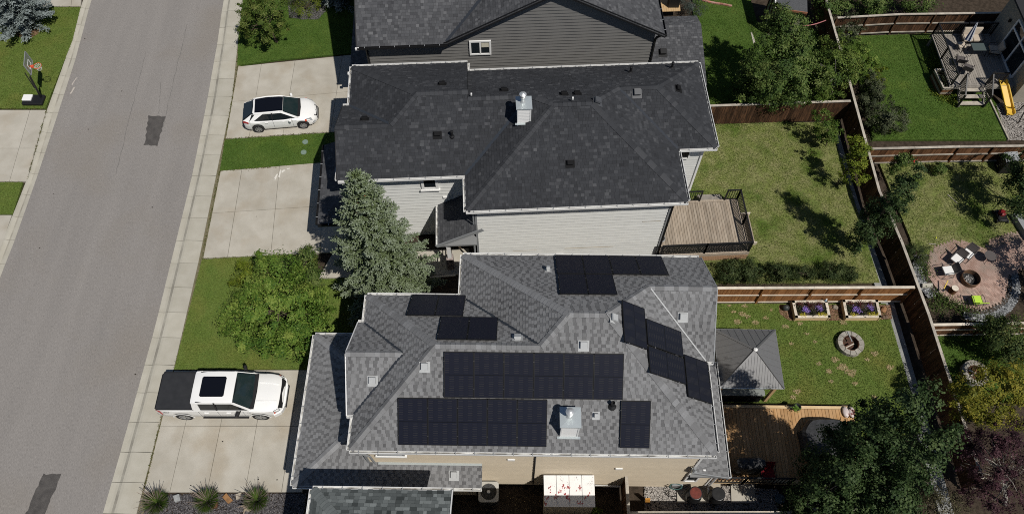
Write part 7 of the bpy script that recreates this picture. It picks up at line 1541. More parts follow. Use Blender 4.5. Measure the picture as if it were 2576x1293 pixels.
b = P(2146, 634); tree('columnar_aspen', 'tall narrow dark columnar aspen leaning across the long fence top', 'tree', (b.x, b.y), [(b.x, b.y, 1.2, 0.72, 0.72, 0.9), (b.x, b.y, 2.8, 0.95, 0.95, 1.2), (b.x, b.y, 4.4, 0.85, 0.85, 1.2), (b.x, b.y, 6.0, 0.65, 0.65, 1.1), (b.x, b.y, 7.4, 0.38, 0.38, 0.9)], 15000, (0.07, 0.14), L_aspen, 25, r0=0.08, clump=(0.16, 0.36), hollow=0.35, spray=0)
for i, (lab, x, y, h) in enumerate((('thin dark columnar sapling close to the long fence and brown fence', 2228, 452, 2.6), ('low leafy plant in the patchy lawn near the watering can', 2352, 436, 0.9), ('sprawling thin shrub in front of the brown fence', 2265, 418, 1.1))):
    b = P(x, y); tree('sapling', lab, 'plant', (b.x, b.y), [(b.x, b.y, h * 0.55, 0.28 if h > 2 else 0.4, 0.28 if h > 2 else 0.35, h * 0.45)], int(900 + h * 500), (0.06, 0.13), L_mid, 50 + i, r0=0.02, foliage='foliage', clump=(0.12, 0.25), per=40)
b = P(2303, 655); tree('mugo_pine', 'rounded dark green shrub pine between the long fence and patio', 'shrub', (b.x, b.y), [lobe(2303, 640, 0.55, 0.55, 0.6, 0.5), lobe(2310, 620, 0.7, 0.35, 0.35, 0.4)], 5200, (0.05, 0.12), L_jun, 26, r0=0.04, foliage='foliage', asp=0.2, clump=(0.14, 0.3))
for i, x in enumerate((1828, 1880, 1955, 2012, 2085, 2125)):
    lab = ('spreading juniper nearest the solar house roof, against the warm fence', 'second spreading juniper from the solar house along the warm fence', 'dark juniper left of the gap in the row along the warm fence', 'dark juniper right after the tall pair along the warm fence', 'small dark juniper next to last before the long fence', 'small low juniper at the long fence end of the row')[i]
    s = (1.0, 1.0, 0.95, 0.7, 0.85, 0.6)[i]; b = P(x, 704); tree('juniper_shrub', lab, 'shrub', (b.x, b.y + 0.15), [(b.x, b.y + 0.25, 0.5 * s, 0.8 * s, 0.55 * s, 0.6 * s), (b.x + 0.35, b.y + 0.2, 0.4 * s, 0.5 * s, 0.4 * s, 0.4 * s)], int(4200 * s), (0.09, 0.2), L_jun, 60 + i, group='junipers along the warm fence', foliage='foliage', asp=0.2, clump=(0.18, 0.42), r0=0.03, hollow=0.4, per=55, up=0.1)
b = P(2590, 520); tree('shade_tree', 'dark leafy tree at the right edge above the mower', 'tree', (b.x, b.y), [lobe(2572, 480, 2.6, 1.0, 1.3, 1.2), lobe(2560, 540, 1.8, 0.7, 0.6, 0.7), lobe(2600, 430, 3, 1.2, 1.2, 1.2)], 11000, (0.08, 0.15), L_aspen, 27, r0=0.1)
b = P(2590, 720); tree('shade_tree', 'dark tree just outside the patio at the right edge', 'tree', (b.x + 0.6, b.y), [(b.x + 0.8, b.y + 0.3, 2.6, 1.1, 1.5, 1.4), (b.x + 0.5, b.y - 1.3, 2.2, 1.0, 1.0, 1.2)], 9000, (0.08, 0.15), L_aspen, 28, r0=0.1)
b = P(2545, 905); tree('leafy_tree', 'mixed green leafy tree over the short brown fence at right', 'tree', (b.x, b.y), [lobe(2540, 850, 2.0, 1.1, 1.1, 1.2), lobe(2505, 835, 1.8, 0.7, 0.7, 0.8), lobe(2560, 890, 1.6, 0.9, 0.6, 0.9)], 11000, (0.07, 0.14), leafm('leaf_mixed', (0.02, 0.04, 0.012), (0.05, 0.08, 0.024), (0.15, 0.17, 0.05)), 29, r0=0.08)
# big aspen and neighbours at bottom right
st = [(13.8, 8.6), (14.9, 7.9), (13.0, 7.3), (16.0, 7.9)]
al = [(13.8, 8.7, z, r, r, 1.5) for z, r in ((2.4, 1.15), (4.4, 1.3), (6.4, 1.3), (8.4, 1.15), (10.3, 0.8), (11.8, 0.42))] + [(15.0, 7.7, z, r, r, 1.5) for z, r in ((2.4, 1.3), (4.4, 1.35), (6.4, 1.2), (8.4, 0.9), (10.2, 0.55))] + [(12.95, 7.4, z, r, r, 1.3) for z, r in ((1.8, 1.1), (3.6, 1.2), (5.4, 0.95), (7.0, 0.6))] + [(16.0, 7.8, 2.0, 1.3, 1.2, 1.5), (16.2, 8.4, 3.6, 1.0, 1.0, 1.3), (14.4, 6.6, 3.6, 1.3, 1.1, 1.9), (14.6, 6.7, 6.2, 1.0, 0.9, 1.4)]
tree('aspen_tree', 'huge dark green aspen clump covering the golden deck corner', 'tree', (14.2, 8.0), al, 84000, (0.07, 0.145), L_aspen, 31, bark=M_barkp, r0=0.12, limbs=40, stems=st, clump=(0.2, 0.46), asp=0.7, spray=0)
b = P(2520, 1050); tree('maple_tree', 'yellow green maple beyond the long fence at the right edge', 'tree', (b.x, b.y - 0.3), [lobe(2490, 985, 2.8, 1.5, 1.3, 1.3), lobe(2440, 1015, 2.3, 0.9, 0.9, 1.0), lobe(2560, 960, 3.1, 1.2, 1.1, 1.1), lobe(2500, 1040, 2.0, 1.3, 0.7, 0.9)], 20000, (0.06, 0.13), L_yellow, 32, r0=0.1, limbs=18, clump=(0.2, 0.44))
b = P(2560, 1290); tree('plum_tree', 'dark purple leaved plum tree in the bottom right corner', 'tree', (b.x - 0.4, b.y + 0.4), [lobe(2500, 1150, 3.6, 1.3, 1.2, 1.3), lobe(2440, 1130, 3.2, 0.7, 0.9, 0.9), lobe(2560, 1120, 3.6, 1.2, 1.1, 1.2), lobe(2540, 1230, 3.0, 1.4, 1.0, 1.2), lobe(2470, 1250, 2.4, 0.8, 0.8, 1.0)], 15000, (0.06, 0.12), L_purple, 33, bark=M_barkp, r0=0.09, limbs=40, clump=(0.18, 0.42), per=70)
b = P(2375, 1300); tree('garden_shrub', 'brownish twiggy shrub between the aspen and the purple tree', 'shrub', (b.x, b.y), [lobe(2365, 1262, 1.4, 1.0, 0.8, 0.9), lobe(2335, 1220, 1.2, 0.7, 0.7, 0.7)], 4200, (0.05, 0.1), leafm('leaf_brown', (0.03, 0.028, 0.014), (0.06, 0.055, 0.028), (0.12, 0.11, 0.055)), 34, bark=M_barkp, r0=0.04, limbs=30, foliage='foliage', per=45)
b = P(1490, 1292); tree('vine_plant', 'small leafy green plant by the near corner of the white shed', 'plant', (b.x, b.y), [(b.x, b.y + 0.05, 0.2, 0.3, 0.3, 0.2)], 500, (0.05, 0.1), L_bright, 35, r0=0.015, foliage='foliage', per=30)
# ornamental grasses
M_blade = leafm('feather_blade', (0.025, 0.055, 0.010), (0.06, 0.11, 0.018), (0.12, 0.15, 0.04)); M_plume = leafm('feather_plume', (0.11, 0.085, 0.07), (0.21, 0.165, 0.135), (0.34, 0.28, 0.235))
for i, (x, y) in enumerate(((402, 1268), (528, 1264), (652, 1262))):
    b = P(x, y, -0.05); t = thing('feather_grass', ('clump of purplish feather grass nearest the street in the gravel bed', 'clump of purplish feather grass in the middle of the gravel bed', 'clump of purplish feather grass nearest the solar house garage')[i], 'ornamental grass', (b.x, b.y, 0), 'feather grasses in the gravel bed'); g = np.random.default_rng(70 + i)
    for nm, n, ln, m_, w, zt in (('blades', 1900, (0.45, 0.85), M_blade, 0.011, 0.75), ('plumes', 70, (0.85, 1.25), M_plume, 0.008, 1.0)):
        a = g.uniform(0, 6.28, n); l = g.uniform(*ln, n); sp = g.uniform(0.15, 0.75, n) * (0.8 if nm == 'plumes' else 1); r = g.uniform(0, 0.12, n)
        d = np.stack([np.cos(a) * sp, np.sin(a) * sp, np.ones(n)], 1); d /= np.linalg.norm(d, axis=1)[:, None]; S = np.stack([b.x + np.cos(a) * r, b.y + np.sin(a) * r, np.full(n, -0.03)], 1); s = np.stack([-np.sin(a), np.cos(a), np.zeros(n)], 1)
        m1 = S + d * l[:, None] * 0.6; e = S + d * l[:, None]; e[:, 2] -= (0.18 if nm == 'blades' else 0.06) * l; e[:, 0] += np.cos(a) * 0.15 * l; e[:, 1] += np.sin(a) * 0.15 * l
        k = 1.0 if nm == 'blades' else 1.0
        V = np.stack([S - s * w * 0.4, S + s * w * 0.4, m1 + s * w * k, m1 - s * w * k, e + s * w * (0.1 if nm == 'blades' else 1.1), e - s * w * (0.1 if nm == 'blades' else 1.1)], 1)
        F = np.concatenate([(np.arange(n) * 6)[:, None] + np.array([0, 1, 2, 3]), (np.arange(n) * 6)[:, None] + np.array([3, 2, 4, 5])]); npmesh(nm, V.reshape(-1, 3), F, m_, t, tone=np.tile(g.random(n), 2))
# weeds and low plants
o = weeds('weeds', '', [((2350, 740), (2385, 770)), ((2385, 762), (2450, 790)), ((2350, 760), (2360, 785)), ((2310, 640), (2330, 700))], 700, L_mid, 0.5, 0.3, 5, 0.05); o['label'] = 'low weedy plants in the dark bed between the patio and the fences'
o = weeds('weeds', '', [((1780, 312), (1990, 306)), ((1880, 40), (1900, 90)), ((2195, 358), (2190, 345)), ((1790, 708), (2140, 708))], 300, L_mid, 0.25, 0.15, 6, 0.035); o['label'] = 'scattered weeds along the feet of the fences'
o = weeds('weeds', '', [((2335, 150), (2352, 182)), ((2345, 235), (2400, 262)), ((2400, 262), (2410, 240))], 500, L_lime, 0.35, 0.35, 7, 0.05); o['label'] = 'yellowish low plants beside the parasol deck and planter box'
g = np.random.default_rng(12); C = []
for x, y, n in ((1300, 1270, 30), (1990, 1240, 60), (960, 735, 40), (840, 720, 60), (2150, 1200, 40)): p = P(x, y); C.append(np.stack([p.x + g.normal(0, 0.6, n), p.y + g.normal(0, 0.35, n), np.full(n, -0.08)], 1))
o = leafcloud('fallen_leaves', np.concatenate(C), (0.04, 0.08), M_dead, None, 7, 'stuff', up=2); o['label'] = 'fallen leaves lying on the shaded bare soil'
# ------------------------------------------------------------------ vehicles
M_paint = mat('white_paint', (0.80, 0.80, 0.79), rough=0.28, spec=0.5, coat=0.6)
M_cg = mat('car_glass', (0.010, 0.014, 0.017), rough=0.05, spec=0.6)
M_ws = mat('windscreen', (0.012, 0.024, 0.026), (0.02, 0.03, 0.032), rough=0.06, spec=0.6, scale=3)
M_tyre = mat('tyre', (0.02, 0.02, 0.021), rough=0.85); M_rim = mat('alloy', (0.42, 0.43, 0.44), rough=0.3, metal=0.7); M_trimb = mat('black_trim', (0.016, 0.016, 0.017), rough=0.55)
M_lamp = mat('lamp_clear', (0.30, 0.31, 0.32), rough=0.15, spec=0.6); M_tail = mat('lamp_red', (0.36, 0.012, 0.016), rough=0.2, spec=0.5); M_amber = mat('lamp_amber', (0.5, 0.09, 0.05), rough=0.2)
M_tonn = mat('tonneau_vinyl', (0.020, 0.021, 0.024), (0.026, 0.027, 0.03), rough=0.65, scale=3)
def loft(rows, closed=False, cap=True):
    """Skin through mirrored half sections: each row is a list of (x, y, z) from the bottom edge up to the centre line."""
    mb = MB(); n = len(rows[0]); full = [[(x, -y, z) for x, y, z in r] + [(x, y, z) for x, y, z in r[::-1]] for r in rows]; m = 2 * n; vs = [v for r in full for v in r]
    fs = [(i * m + k, i * m + k + 1, (i + 1) * m + k + 1, (i + 1) * m + k) for i in range(len(full) - 1) for k in range(m - 1)]
    fs += [(i * m, (i + 1) * m, (i + 1) * m + m - 1, i * m + m - 1) for i in range(len(full) - 1)]
    if cap: fs += [tuple(range(m))[::-1], tuple(range((len(full) - 1) * m, len(full) * m))]
    return mb.add(vs, [f[::-1] for f in fs])
def lerp_tab(tab, x):
    for (x0, v0), (x1, v1) in zip(tab, tab[1:]):
        if x <= x1: t = max(0, min(1, (x - x0) / (x1 - x0))); return v0 + (v1 - v0) * t
    return tab[-1][1]
def smooth_by_angle(o, deg=35):
    me = o.data; me.polygons.foreach_set('use_smooth', [True] * len(me.polygons)); me.set_sharp_from_angle(angle=R(deg)); return o
def wheel(t, x, y, r, w, ns, side, seed=0):
    wr = thing_empty('wheel'); wr.parent = t; wr.location = (x, y, r)
    def ring(prof, m, name):
        mb = MB(); n = 28; vs = []; fs = []
        for rr, yy in prof:
            for k in range(n): a = 2 * math.pi * k / n; vs.append((rr * math.cos(a), yy * side, rr * math.sin(a)))
        for i in range(len(prof) - 1):
            for k in range(n): fs.append((i * n + k, i * n + (k + 1) % n, (i + 1) * n + (k + 1) % n, (i + 1) * n + k))
        mb.add(vs, fs); return smooth_by_angle(mb.build(name, m, wr, world=False))
    ring([(r * 0.62, -w / 2), (r * 0.95, -w / 2), (r, -w * 0.35), (r, w * 0.35), (r * 0.95, w / 2), (r * 0.66, w / 2), (r * 0.64, w * 0.4)], M_tyre, 'tyre')
    ring([(r * 0.67, w * 0.47), (r * 0.62, w * 0.49), (r * 0.58, w * 0.36), (r * 0.5, w * 0.1), (0.01, w * 0.05)], M_trimb, 'rim_well'); mb = MB()
    for k in range(ns):
        a = 2 * math.pi * k / ns + 0.3; d = Vector((math.cos(a), 0, math.sin(a))); mb.bar(d * r * 0.08 + Vector((0, side * w * 0.40, 0)), d * r * 0.63 + Vector((0, side * w * 0.46, 0)), r * 0.17, 0.03, (0, 1, 0))
    vs = []; n = 28
    for rr, yy in ((r * 0.66, w * 0.495), (r * 0.58, w * 0.49), (r * 0.57, w * 0.42)):
        for k in range(n): a = 2 * math.pi * k / n; vs.append((rr * math.cos(a), yy * side, rr * math.sin(a)))
    mb.add(vs, [(i * n + k, i * n + (k + 1) % n, (i + 1) * n + (k + 1) % n, (i + 1) * n + k) for i in range(2) for k in range(n)])
    vs = [(r * 0.16 * math.cos(2 * math.pi * k / 12), side * w * 0.5, r * 0.16 * math.sin(2 * math.pi * k / 12)) for k in range(12)]; mb.add(vs, [tuple(range(12))]); mb.build('rim', M_rim, wr, world=False)
def quadp(name, pts, m, t, th=0.012, out=(0, 0, 1)):
    o = Vector(out).normalized(); return MB().slab([Vector(p) + o * th for p in pts], -o * (th * 2)).build(name, m, t, world=False)
def arch(x, axles, r, zlow):
    z = zlow
    for xa in axles:
        d = abs(x - xa)
        if d < r: z = max(z, math.sqrt(r * r - d * d) + r * 0.86)
    return z
def body_shell(t, xs, axles, ra, zlow, W, belt, top, name='body'):
    rows = []
    for x in xs:
        w = lerp_tab(W, x); zb = arch(x, axles, ra, zlow); zs = lerp_tab(belt, x); zt = lerp_tab(top, x); zb = min(zb, zs - 0.06)
        mid = zb + (zs - zb) * 0.55
        rows.append([(x, w * 0.55, zb), (x, w - 0.05, zb), (x, w, min(zb + 0.10, mid)), (x, w + 0.005, mid), (x, w - 0.02, zs - 0.05), (x, w - 0.09, zs), (x, w * 0.5, zt), (x, 0, zt + 0.012)])
    return smooth_by_angle(loft(rows).build(name, M_paint, t, world=False), 40)
def fine(xs, axles, r):
    s = set(xs)
    for a in axles:
        for k in range(-6, 7): s.add(round(a + r * math.sin(k * math.pi / 12), 4))
        s.add(round(a - r - 0.002, 4)); s.add(round(a + r + 0.002, 4))
    return sorted(s)
def text(t, s, loc, rot, size, m, name='lettering'):
    cu = bpy.data.curves.new(name, 'FONT'); cu.body = s; cu.size = size; cu.extrude = 0.003; cu.shear = 0.3; cu.materials.append(m)
    tmp = bpy.data.objects.new(name, cu); me = bpy.data.meshes.new_from_object(tmp); bpy.data.objects.remove(tmp); o = bpy.data.objects.new(name, me); COL.objects.link(o); o.parent = t; o.location = loc; o.rotation_euler = rot; return o

# pickup truck, nose towards the garage
a, b = P(474, 1052), P(662, 1052); c = (a + b) / 2; ang = math.atan2(b.y - a.y, b.x - a.x)
t = thing('pickup_truck', 'white pickup truck with black bed cover parked on the near drive', 'pickup truck', (c.x, c.y + 0.92, 0.0), None, ang)
ax_ = (-1.84, 1.84); Wt = [(-2.95, 0.93), (-2.8, 0.99), (2.2, 0.99), (2.6, 0.95), (2.85, 0.82), (2.95, 0.68)]
body_shell(t, fine([-2.95, -2.9, -2.5, -1.2, -0.95, 0.0, 0.8, 1.2, 1.5, 2.4, 2.65, 2.8, 2.9, 2.95], ax_, 0.47), ax_, 0.47, 0.42, Wt, [(-2.95, 1.2), (-2.9, 1.32), (-0.95, 1.32), (-0.9, 1.28), (1.45, 1.22), (2.5, 1.12), (2.8, 1.05), (2.95, 0.85)], [(-2.95, 1.24), (-2.9, 1.33), (-0.95, 1.33), (-0.9, 1.3), (1.4, 1.31), (1.6, 1.30), (2.5, 1.20), (2.8, 1.10), (2.95, 0.88)])
# cab: side walls, roof, glass
def cab(t, belt, secs, roofx, glassrows):
    pass
rows = [[(x, wb, zb), (x2, wr, zr), (x2, 0, zr + 0.02)] for x, x2, wb, wr, zb, zr in ((-1.12, -1.02, 0.93, 0.75, 1.28, 1.86), (-0.85, -0.85, 0.94, 0.76, 1.28, 1.90), (0.75, 0.70, 0.94, 0.76, 1.25, 1.90), (1.55, 0.86, 0.92, 0.74, 1.24, 1.87))]
smooth_by_angle(loft(rows).build('cab_glass', M_cg, t, world=False), 30)
rr = [[(x, w + 0.02, z - 0.05), (x, w + 0.012, z + 0.012), (x, w - 0.12, z + 0.045), (x, 0, z + 0.06)] for x, w, z in ((-1.12, 0.76, 1.83), (-0.98, 0.765, 1.87), (0.0, 0.77, 1.90), (0.72, 0.765, 1.895), (0.86, 0.73, 1.87))]
smooth_by_angle(loft(rr).build('roof', M_paint, t, world=False), 40)
quadp('sunroof', [(-0.72, -0.44, 1.955), (-0.66, -0.50, 1.955), (0.37, -0.50, 1.958), (0.43, -0.44, 1.958), (0.43, 0.44, 1.958), (0.37, 0.50, 1.958), (-0.66, 0.50, 1.955), (-0.72, 0.44, 1.955)], mat('dark_roof_glass', (0.005, 0.006, 0.010), rough=0.25, spec=0.25), t, 0.012)
quadp('windscreen', [(0.84, -0.68, 1.885), (0.93, -0.3, 1.895), (0.93, 0.3, 1.895), (0.84, 0.68, 1.885), (1.50, 0.87, 1.32), (1.60, 0.4, 1.305), (1.60, -0.4, 1.305), (1.50, -0.87, 1.32)], M_ws, t, 0.012, (0.65, 0, 0.75))
quadp('cowl', [(1.54, -0.88, 1.30), (1.72, -0.88, 1.30), (1.76, 0, 1.325), (1.72, 0.88, 1.30), (1.54, 0.88, 1.30), (1.58, 0, 1.315)], M_trimb, t, 0.015)
for s in (-1, 1):
    def side(name, pts, m, th=0.016): return quadp(name, [(x, s * y, z) for x, y, z in pts], m, t, th, (0, s * 0.94, 0.3))
    side('pillar', [(1.62, 0.91, 1.26), (1.50, 0.935, 1.26), (0.72, 0.785, 1.87), (0.90, 0.765, 1.87)], M_paint); side('pillar', [(-0.78, 0.945, 1.28), (-1.16, 0.94, 1.28), (-1.08, 0.78, 1.86), (-0.80, 0.79, 1.88)], M_paint)
    side('pillar', [(0.02, 0.945, 1.27), (-0.06, 0.945, 1.27), (-0.05, 0.79, 1.885), (0.03, 0.79, 1.885)], M_trimb, 0.012); side('roof_rail', [(-1.08, 0.80, 1.80), (0.86, 0.80, 1.80), (0.80, 0.765, 1.90), (-1.05, 0.77, 1.89)], M_paint)
    side('sill_trim', [(-0.85, 0.955, 1.24), (1.5, 0.955, 1.22), (1.5, 0.95, 1.27), (-0.85, 0.95, 1.29)], M_paint)
    MB().bar((-0.95, s * 0.96, 0.36), (1.25, s * 0.96, 0.36), 0.14, 0.05).build('running_board', M_trimb, t, world=False)
    for xd in (-0.55, 0.5): MB().bar((xd - 0.1, s * 1.01, 1.06), (xd + 0.1, s * 1.01, 1.06), 0.03, 0.05).build('door_handle', M_paint, t, world=False)
    for xg in (-0.92, 0.0, 1.2): MB().bar((xg, s * 0.998, 0.5), (xg, s * 0.985, 1.2), 0.008, 0.02, (1, 0, 0)).build('door_gap', M_greytrim, t, world=False)
    mm = MB(); mm.box((1.02, s * 1.16, 1.34), (0.14, 0.26, 0.22), s * 0.25); mm.bar((1.12, s * 0.95, 1.26), (1.06, s * 1.08, 1.28), 0.08, 0.06); mm.build('mirror', M_trimb, t, world=False, bevel=0.03)
    quadp('headlight', [(2.60, s * 0.955, 0.90), (2.86, s * 0.80, 0.88), (2.85, s * 0.72, 1.04), (2.58, s * 0.90, 1.09)], M_lamp, t, 0.02, (0.55, s * 0.7, 0.35)); quadp('taillight', [(-2.96, s * 0.90, 0.86), (-2.72, s * 0.995, 0.86), (-2.74, s * 0.985, 1.26), (-2.94, s * 0.90, 1.26)], M_tail, t, 0.014, (-0.4, s * 0.9, 0.05))
    quadp('marker_lamp', [(2.61, s * 0.965, 0.9), (2.68, s * 0.93, 0.9), (2.66, s * 0.9, 0.98), (2.6, s * 0.94, 0.98)], M_amber, t, 0.022, (0.5, s * 0.8, 0.2))
    for x in ax_: 
        wheel(t, x, s * 0.865, 0.41, 0.28, 6, s); mb = MB(); n = 14
        vs = [(x + r_ * math.cos(math.pi * k / n), s * yy, 0.40 + r_ * math.sin(math.pi * k / n)) for r_, yy in ((0.465, 1.02), (0.53, 1.005)) for k in range(n + 1)]; mb.add(vs, [(k, k + 1, n + 2 + k, n + 1 + k) for k in range(n)]); mb.build('wheel_arch', M_paint, t, world=False)
        mb = MB(); mb.box((x, s * 0.72, 0.62), (0.96, 0.25, 0.42)); mb.build('wheel_well', M_trimb, t, world=False)
quadp('bed_cover', [(-2.90, -0.93, 1.345), (-1.1, -0.93, 1.345), (-1.1, 0.93, 1.345), (-2.90, 0.93, 1.345)], M_tonn, t, 0.022)
for y in (-0.93, 0.93): MB().bar((-2.88, y, 1.36), (-1.1, y, 1.36), 0.05, 0.03).build('bed_rail', M_trimb, t, world=False)
quadp('tailgate_cap', [(-2.98, -0.86, 1.28), (-2.86, -0.9, 1.355), (-2.86, 0.9, 1.355), (-2.98, 0.86, 1.28)], M_trimb, t, 0.015, (-0.5, 0, 0.8))
quadp('grille', [(2.80, -0.74, 1.075), (2.92, -0.68, 0.86), (2.92, 0.68, 0.86), (2.80, 0.74, 1.075)], M_trimb, t, 0.03, (0.85, 0, 0.5)); mb = MB()
for i_, (y0_, x0_, y1_, x1_) in enumerate(((-0.97, 2.55, -0.80, 2.86), (-0.80, 2.86, -0.45, 2.97), (-0.45, 2.97, 0.45, 2.97), (0.45, 2.97, 0.80, 2.86), (0.80, 2.86, 0.97, 2.55))): mb.bar((x0_, y0_, 0.66), (x1_, y1_, 0.66), 0.14, 0.24 + 0.004 * abs(i_ - 2))
mb.build('front_bumper', M_paint, t, world=False)
pass; MB().bar((3.04, -0.55, 0.62), (3.04, 0.55, 0.62), 0.05, 0.12).build('bumper_inset', M_trimb, t, world=False); MB().bar((-3.0, -0.9, 0.62), (-3.0, 0.9, 0.62), 0.16, 0.16).build('rear_bumper', M_rim, t, world=False, bevel=0.03)
for s in (-0.42, 0.42): MB().bar((1.8, s * 1.15, 1.312), (2.72, s, 1.155), 0.05, 0.02).build('bonnet_crease', M_paint, t, world=False)
text(t, 'FX4', (-2.62, -1.002, 1.06), (R(90), 0, 0), 0.17, M_trimb); text(t, 'F-150', (1.38, -1.0, 1.06), (R(90), 0, 0), 0.07, M_trimb)
# hatchback on the middle drive
a, b = P(656.5, 333), P(764.6, 323.4); c = (a + b) / 2; ang = math.atan2(b.y - a.y, b.x - a.x); nrm = Vector((-math.sin(ang), math.cos(ang), 0))
c2 = c + nrm * 0.82
t = thing('hatchback_car', 'white hatchback with dark panoramic roof on the middle drive', 'car', (c2.x, c2.y, 0.0), None, ang); ax_ = (-1.32, 1.32); Wc = [(-2.12, 0.62), (-2.0, 0.76), (-1.6, 0.86), (1.5, 0.88), (1.85, 0.80), (2.05, 0.66), (2.17, 0.42)]
body_shell(t, fine([-2.12, -2.06, -1.9, -1.5, -0.7, 0.0, 0.6, 0.95, 1.4, 1.8, 2.0, 2.1, 2.17], ax_, 0.37), ax_, 0.37, 0.24, Wc, [(-2.12, 0.66), (-2.06, 0.86), (-1.9, 1.0), (-0.5, 0.96), (0.9, 0.92), (1.5, 0.84), (1.9, 0.70), (2.1, 0.56), (2.17, 0.46)], [(-2.12, 0.7), (-2.06, 0.92), (-1.9, 1.04), (-0.5, 1.0), (0.85, 1.01), (1.0, 1.0), (1.5, 0.92), (1.9, 0.78), (2.1, 0.60), (2.17, 0.48)])
rows = [[(x, wb, zb), (x2, wr, zr), (x2, 0, zr + 0.03)] for x, x2, wb, wr, zb, zr in ((-2.04, -1.47, 0.66, 0.53, 0.98, 1.325), (-1.7, -1.45, 0.78, 0.59, 0.97, 1.38), (-0.6, -0.6, 0.81, 0.62, 0.95, 1.43), (0.3, 0.2, 0.81, 0.61, 0.93, 1.41), (1.12, 0.38, 0.74, 0.57, 0.94, 1.37))]
smooth_by_angle(loft(rows).build('cab_glass', M_cg, t, world=False), 30)
rr = [[(x, w + 0.03, z - 0.06), (x, w + 0.022, z + 0.0), (x, w - 0.08, z + 0.03), (x, 0, z + 0.045)] for x, w, z in ((-1.44, 0.545, 1.35), (-1.32, 0.59, 1.385), (-0.6, 0.625, 1.425), (0.15, 0.615, 1.41), (0.36, 0.575, 1.375))]
smooth_by_angle(loft(rr).build('roof', M_paint, t, world=False), 40)
for x0_, x1_ in ((-1.28, -0.612), (-0.608, 0.35)):
    gr_ = []
    for k in range(5):
        x = x0_ + (x1_ - x0_) * k / 4; z = lerp_tab([(-1.8, 1.28), (-1.5, 1.375), (-0.6, 1.425), (0.15, 1.41), (0.36, 1.375)], x); w = lerp_tab([(-1.5, 0.50), (-0.6, 0.555), (0.34, 0.53)], x); gr_.append([(x, w, z + 0.02), (x, w, z + 0.046), (x, w * 0.5, z + 0.054), (x, 0, z + 0.059)])
    smooth_by_angle(loft(gr_).build('glass_roof', MATS['dark_roof_glass'], t, world=False), 40)
quadp('windscreen', [(0.36, -0.545, 1.415), (0.36, 0.545, 1.415), (1.14, 0.70, 0.985), (1.14, -0.70, 0.985)], M_ws, t, 0.012, (0.5, 0, 0.85)); quadp('cowl', [(1.10, -0.71, 0.995), (1.26, -0.66, 0.985), (1.31, 0, 1.0), (1.26, 0.66, 0.985), (1.10, 0.71, 0.995), (1.15, 0, 1.0)], M_trimb, t, 0.016)
quadp('rear_window', [(-1.45, -0.49, 1.36), (-2.04, -0.60, 1.03), (-2.04, 0.60, 1.03), (-1.45, 0.49, 1.36)], M_cg, t, 0.022, (-0.8, 0, 0.6))
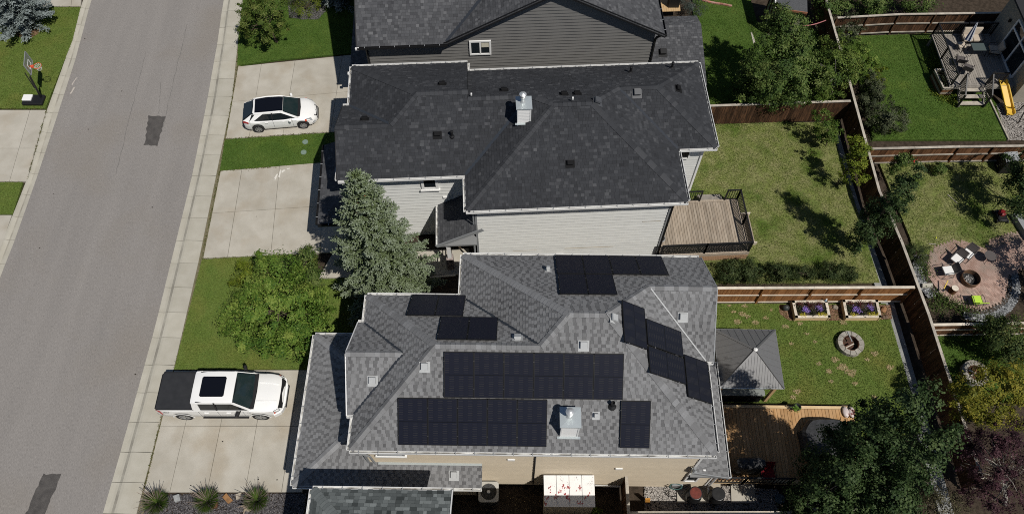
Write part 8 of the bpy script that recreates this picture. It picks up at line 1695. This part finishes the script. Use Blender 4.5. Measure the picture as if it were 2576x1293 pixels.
for s in (-1, 1):
    def side(name, pts, m, th=0.016): return quadp(name, [(x, s * y, z) for x, y, z in pts], m, t, th, (0, s * 0.9, 0.4))
    side('pillar', [(1.20, 0.735, 0.94), (1.02, 0.765, 0.94), (0.14, 0.63, 1.41), (0.36, 0.59, 1.40)], M_paint); side('pillar', [(-1.48, 0.805, 0.97), (-2.06, 0.68, 0.97), (-1.47, 0.55, 1.345), (-0.80, 0.65, 1.41)], M_paint); side('pillar', [(-0.30, 0.83, 0.96), (-0.37, 0.83, 0.96), (-0.33, 0.645, 1.42), (-0.27, 0.645, 1.42)], M_trimb, 0.012); side('roof_rail', [(-1.43, 0.58, 1.33), (-1.2, 0.635, 1.36), (0.2, 0.645, 1.36), (0.34, 0.60, 1.40), (0.15, 0.625, 1.435), (-0.6, 0.64, 1.445), (-1.4, 0.60, 1.40)], M_paint)
    for xd in (-0.72, 0.28): MB().bar((xd - 0.08, s * 0.885, 0.84), (xd + 0.08, s * 0.885, 0.83), 0.025, 0.035).build('door_handle', M_paint, t, world=False)
    for xg in (-0.33, 0.78): MB().bar((xg, s * 0.888, 0.36), (xg, s * 0.868, 0.9), 0.006, 0.015, (1, 0, 0)).build('door_gap', M_greytrim, t, world=False)
    mm = MB(); mm.box((0.72, s * 0.98, 1.02), (0.14, 0.22, 0.14), s * 0.3); mm.build('mirror', M_paint, t, world=False, bevel=0.04)
    quadp('headlight', [(1.52, s * 0.87, 0.70), (1.93, s * 0.755, 0.62), (1.86, s * 0.67, 0.755), (1.50, s * 0.82, 0.82)], M_lamp, t, 0.02, (0.45, s * 0.7, 0.5)); quadp('indicator', [(1.5, s * 0.885, 0.70), (1.62, s * 0.86, 0.68), (1.60, s * 0.80, 0.80), (1.49, s * 0.83, 0.82)], M_amber, t, 0.024, (0.3, s * 0.8, 0.5)); quadp('fog_lamp', [(1.90, s * 0.80, 0.40), (2.06, s * 0.64, 0.40), (2.04, s * 0.62, 0.50), (1.90, s * 0.77, 0.48)], M_lamp, t, 0.016, (0.6, s * 0.75, 0.1))
    quadp('taillight', [(-2.10, s * 0.66, 0.80), (-1.75, s * 0.855, 0.88), (-1.80, s * 0.80, 0.96), (-2.07, s * 0.64, 0.96)], M_tail, t, 0.018, (-0.5, s * 0.8, 0.25))
    for x in ax_:
        wheel(t, x, s * 0.765, 0.315, 0.21, 7, s); mb = MB(); mb.box((x, s * 0.66, 0.48), (0.74, 0.22, 0.32)); mb.build('wheel_well', M_trimb, t, world=False)
quadp('rear_bumper', [(-2.14, -0.62, 0.30), (-2.14, -0.62, 0.62), (-2.14, 0.62, 0.62), (-2.14, 0.62, 0.30)], M_trimb, t, 0.015, (-1, 0, 0)); quadp('grille', [(2.02, -0.44, 0.64), (2.15, -0.36, 0.50), (2.15, 0.36, 0.50), (2.02, 0.44, 0.64)], M_trimb, t, 0.022, (0.8, 0, 0.6)); quadp('lower_grille', [(2.17, -0.42, 0.44), (2.19, -0.42, 0.28), (2.19, 0.42, 0.28), (2.17, 0.42, 0.44)], M_trimb, t, 0.02, (1, 0, 0))
mb = MB(); mb.ball((2.09, 0, 0.60), 0.05, 10, 6, (0.5, 1.3, 0.7)); mb.build('badge', M_rim, t, world=False, smooth=True)
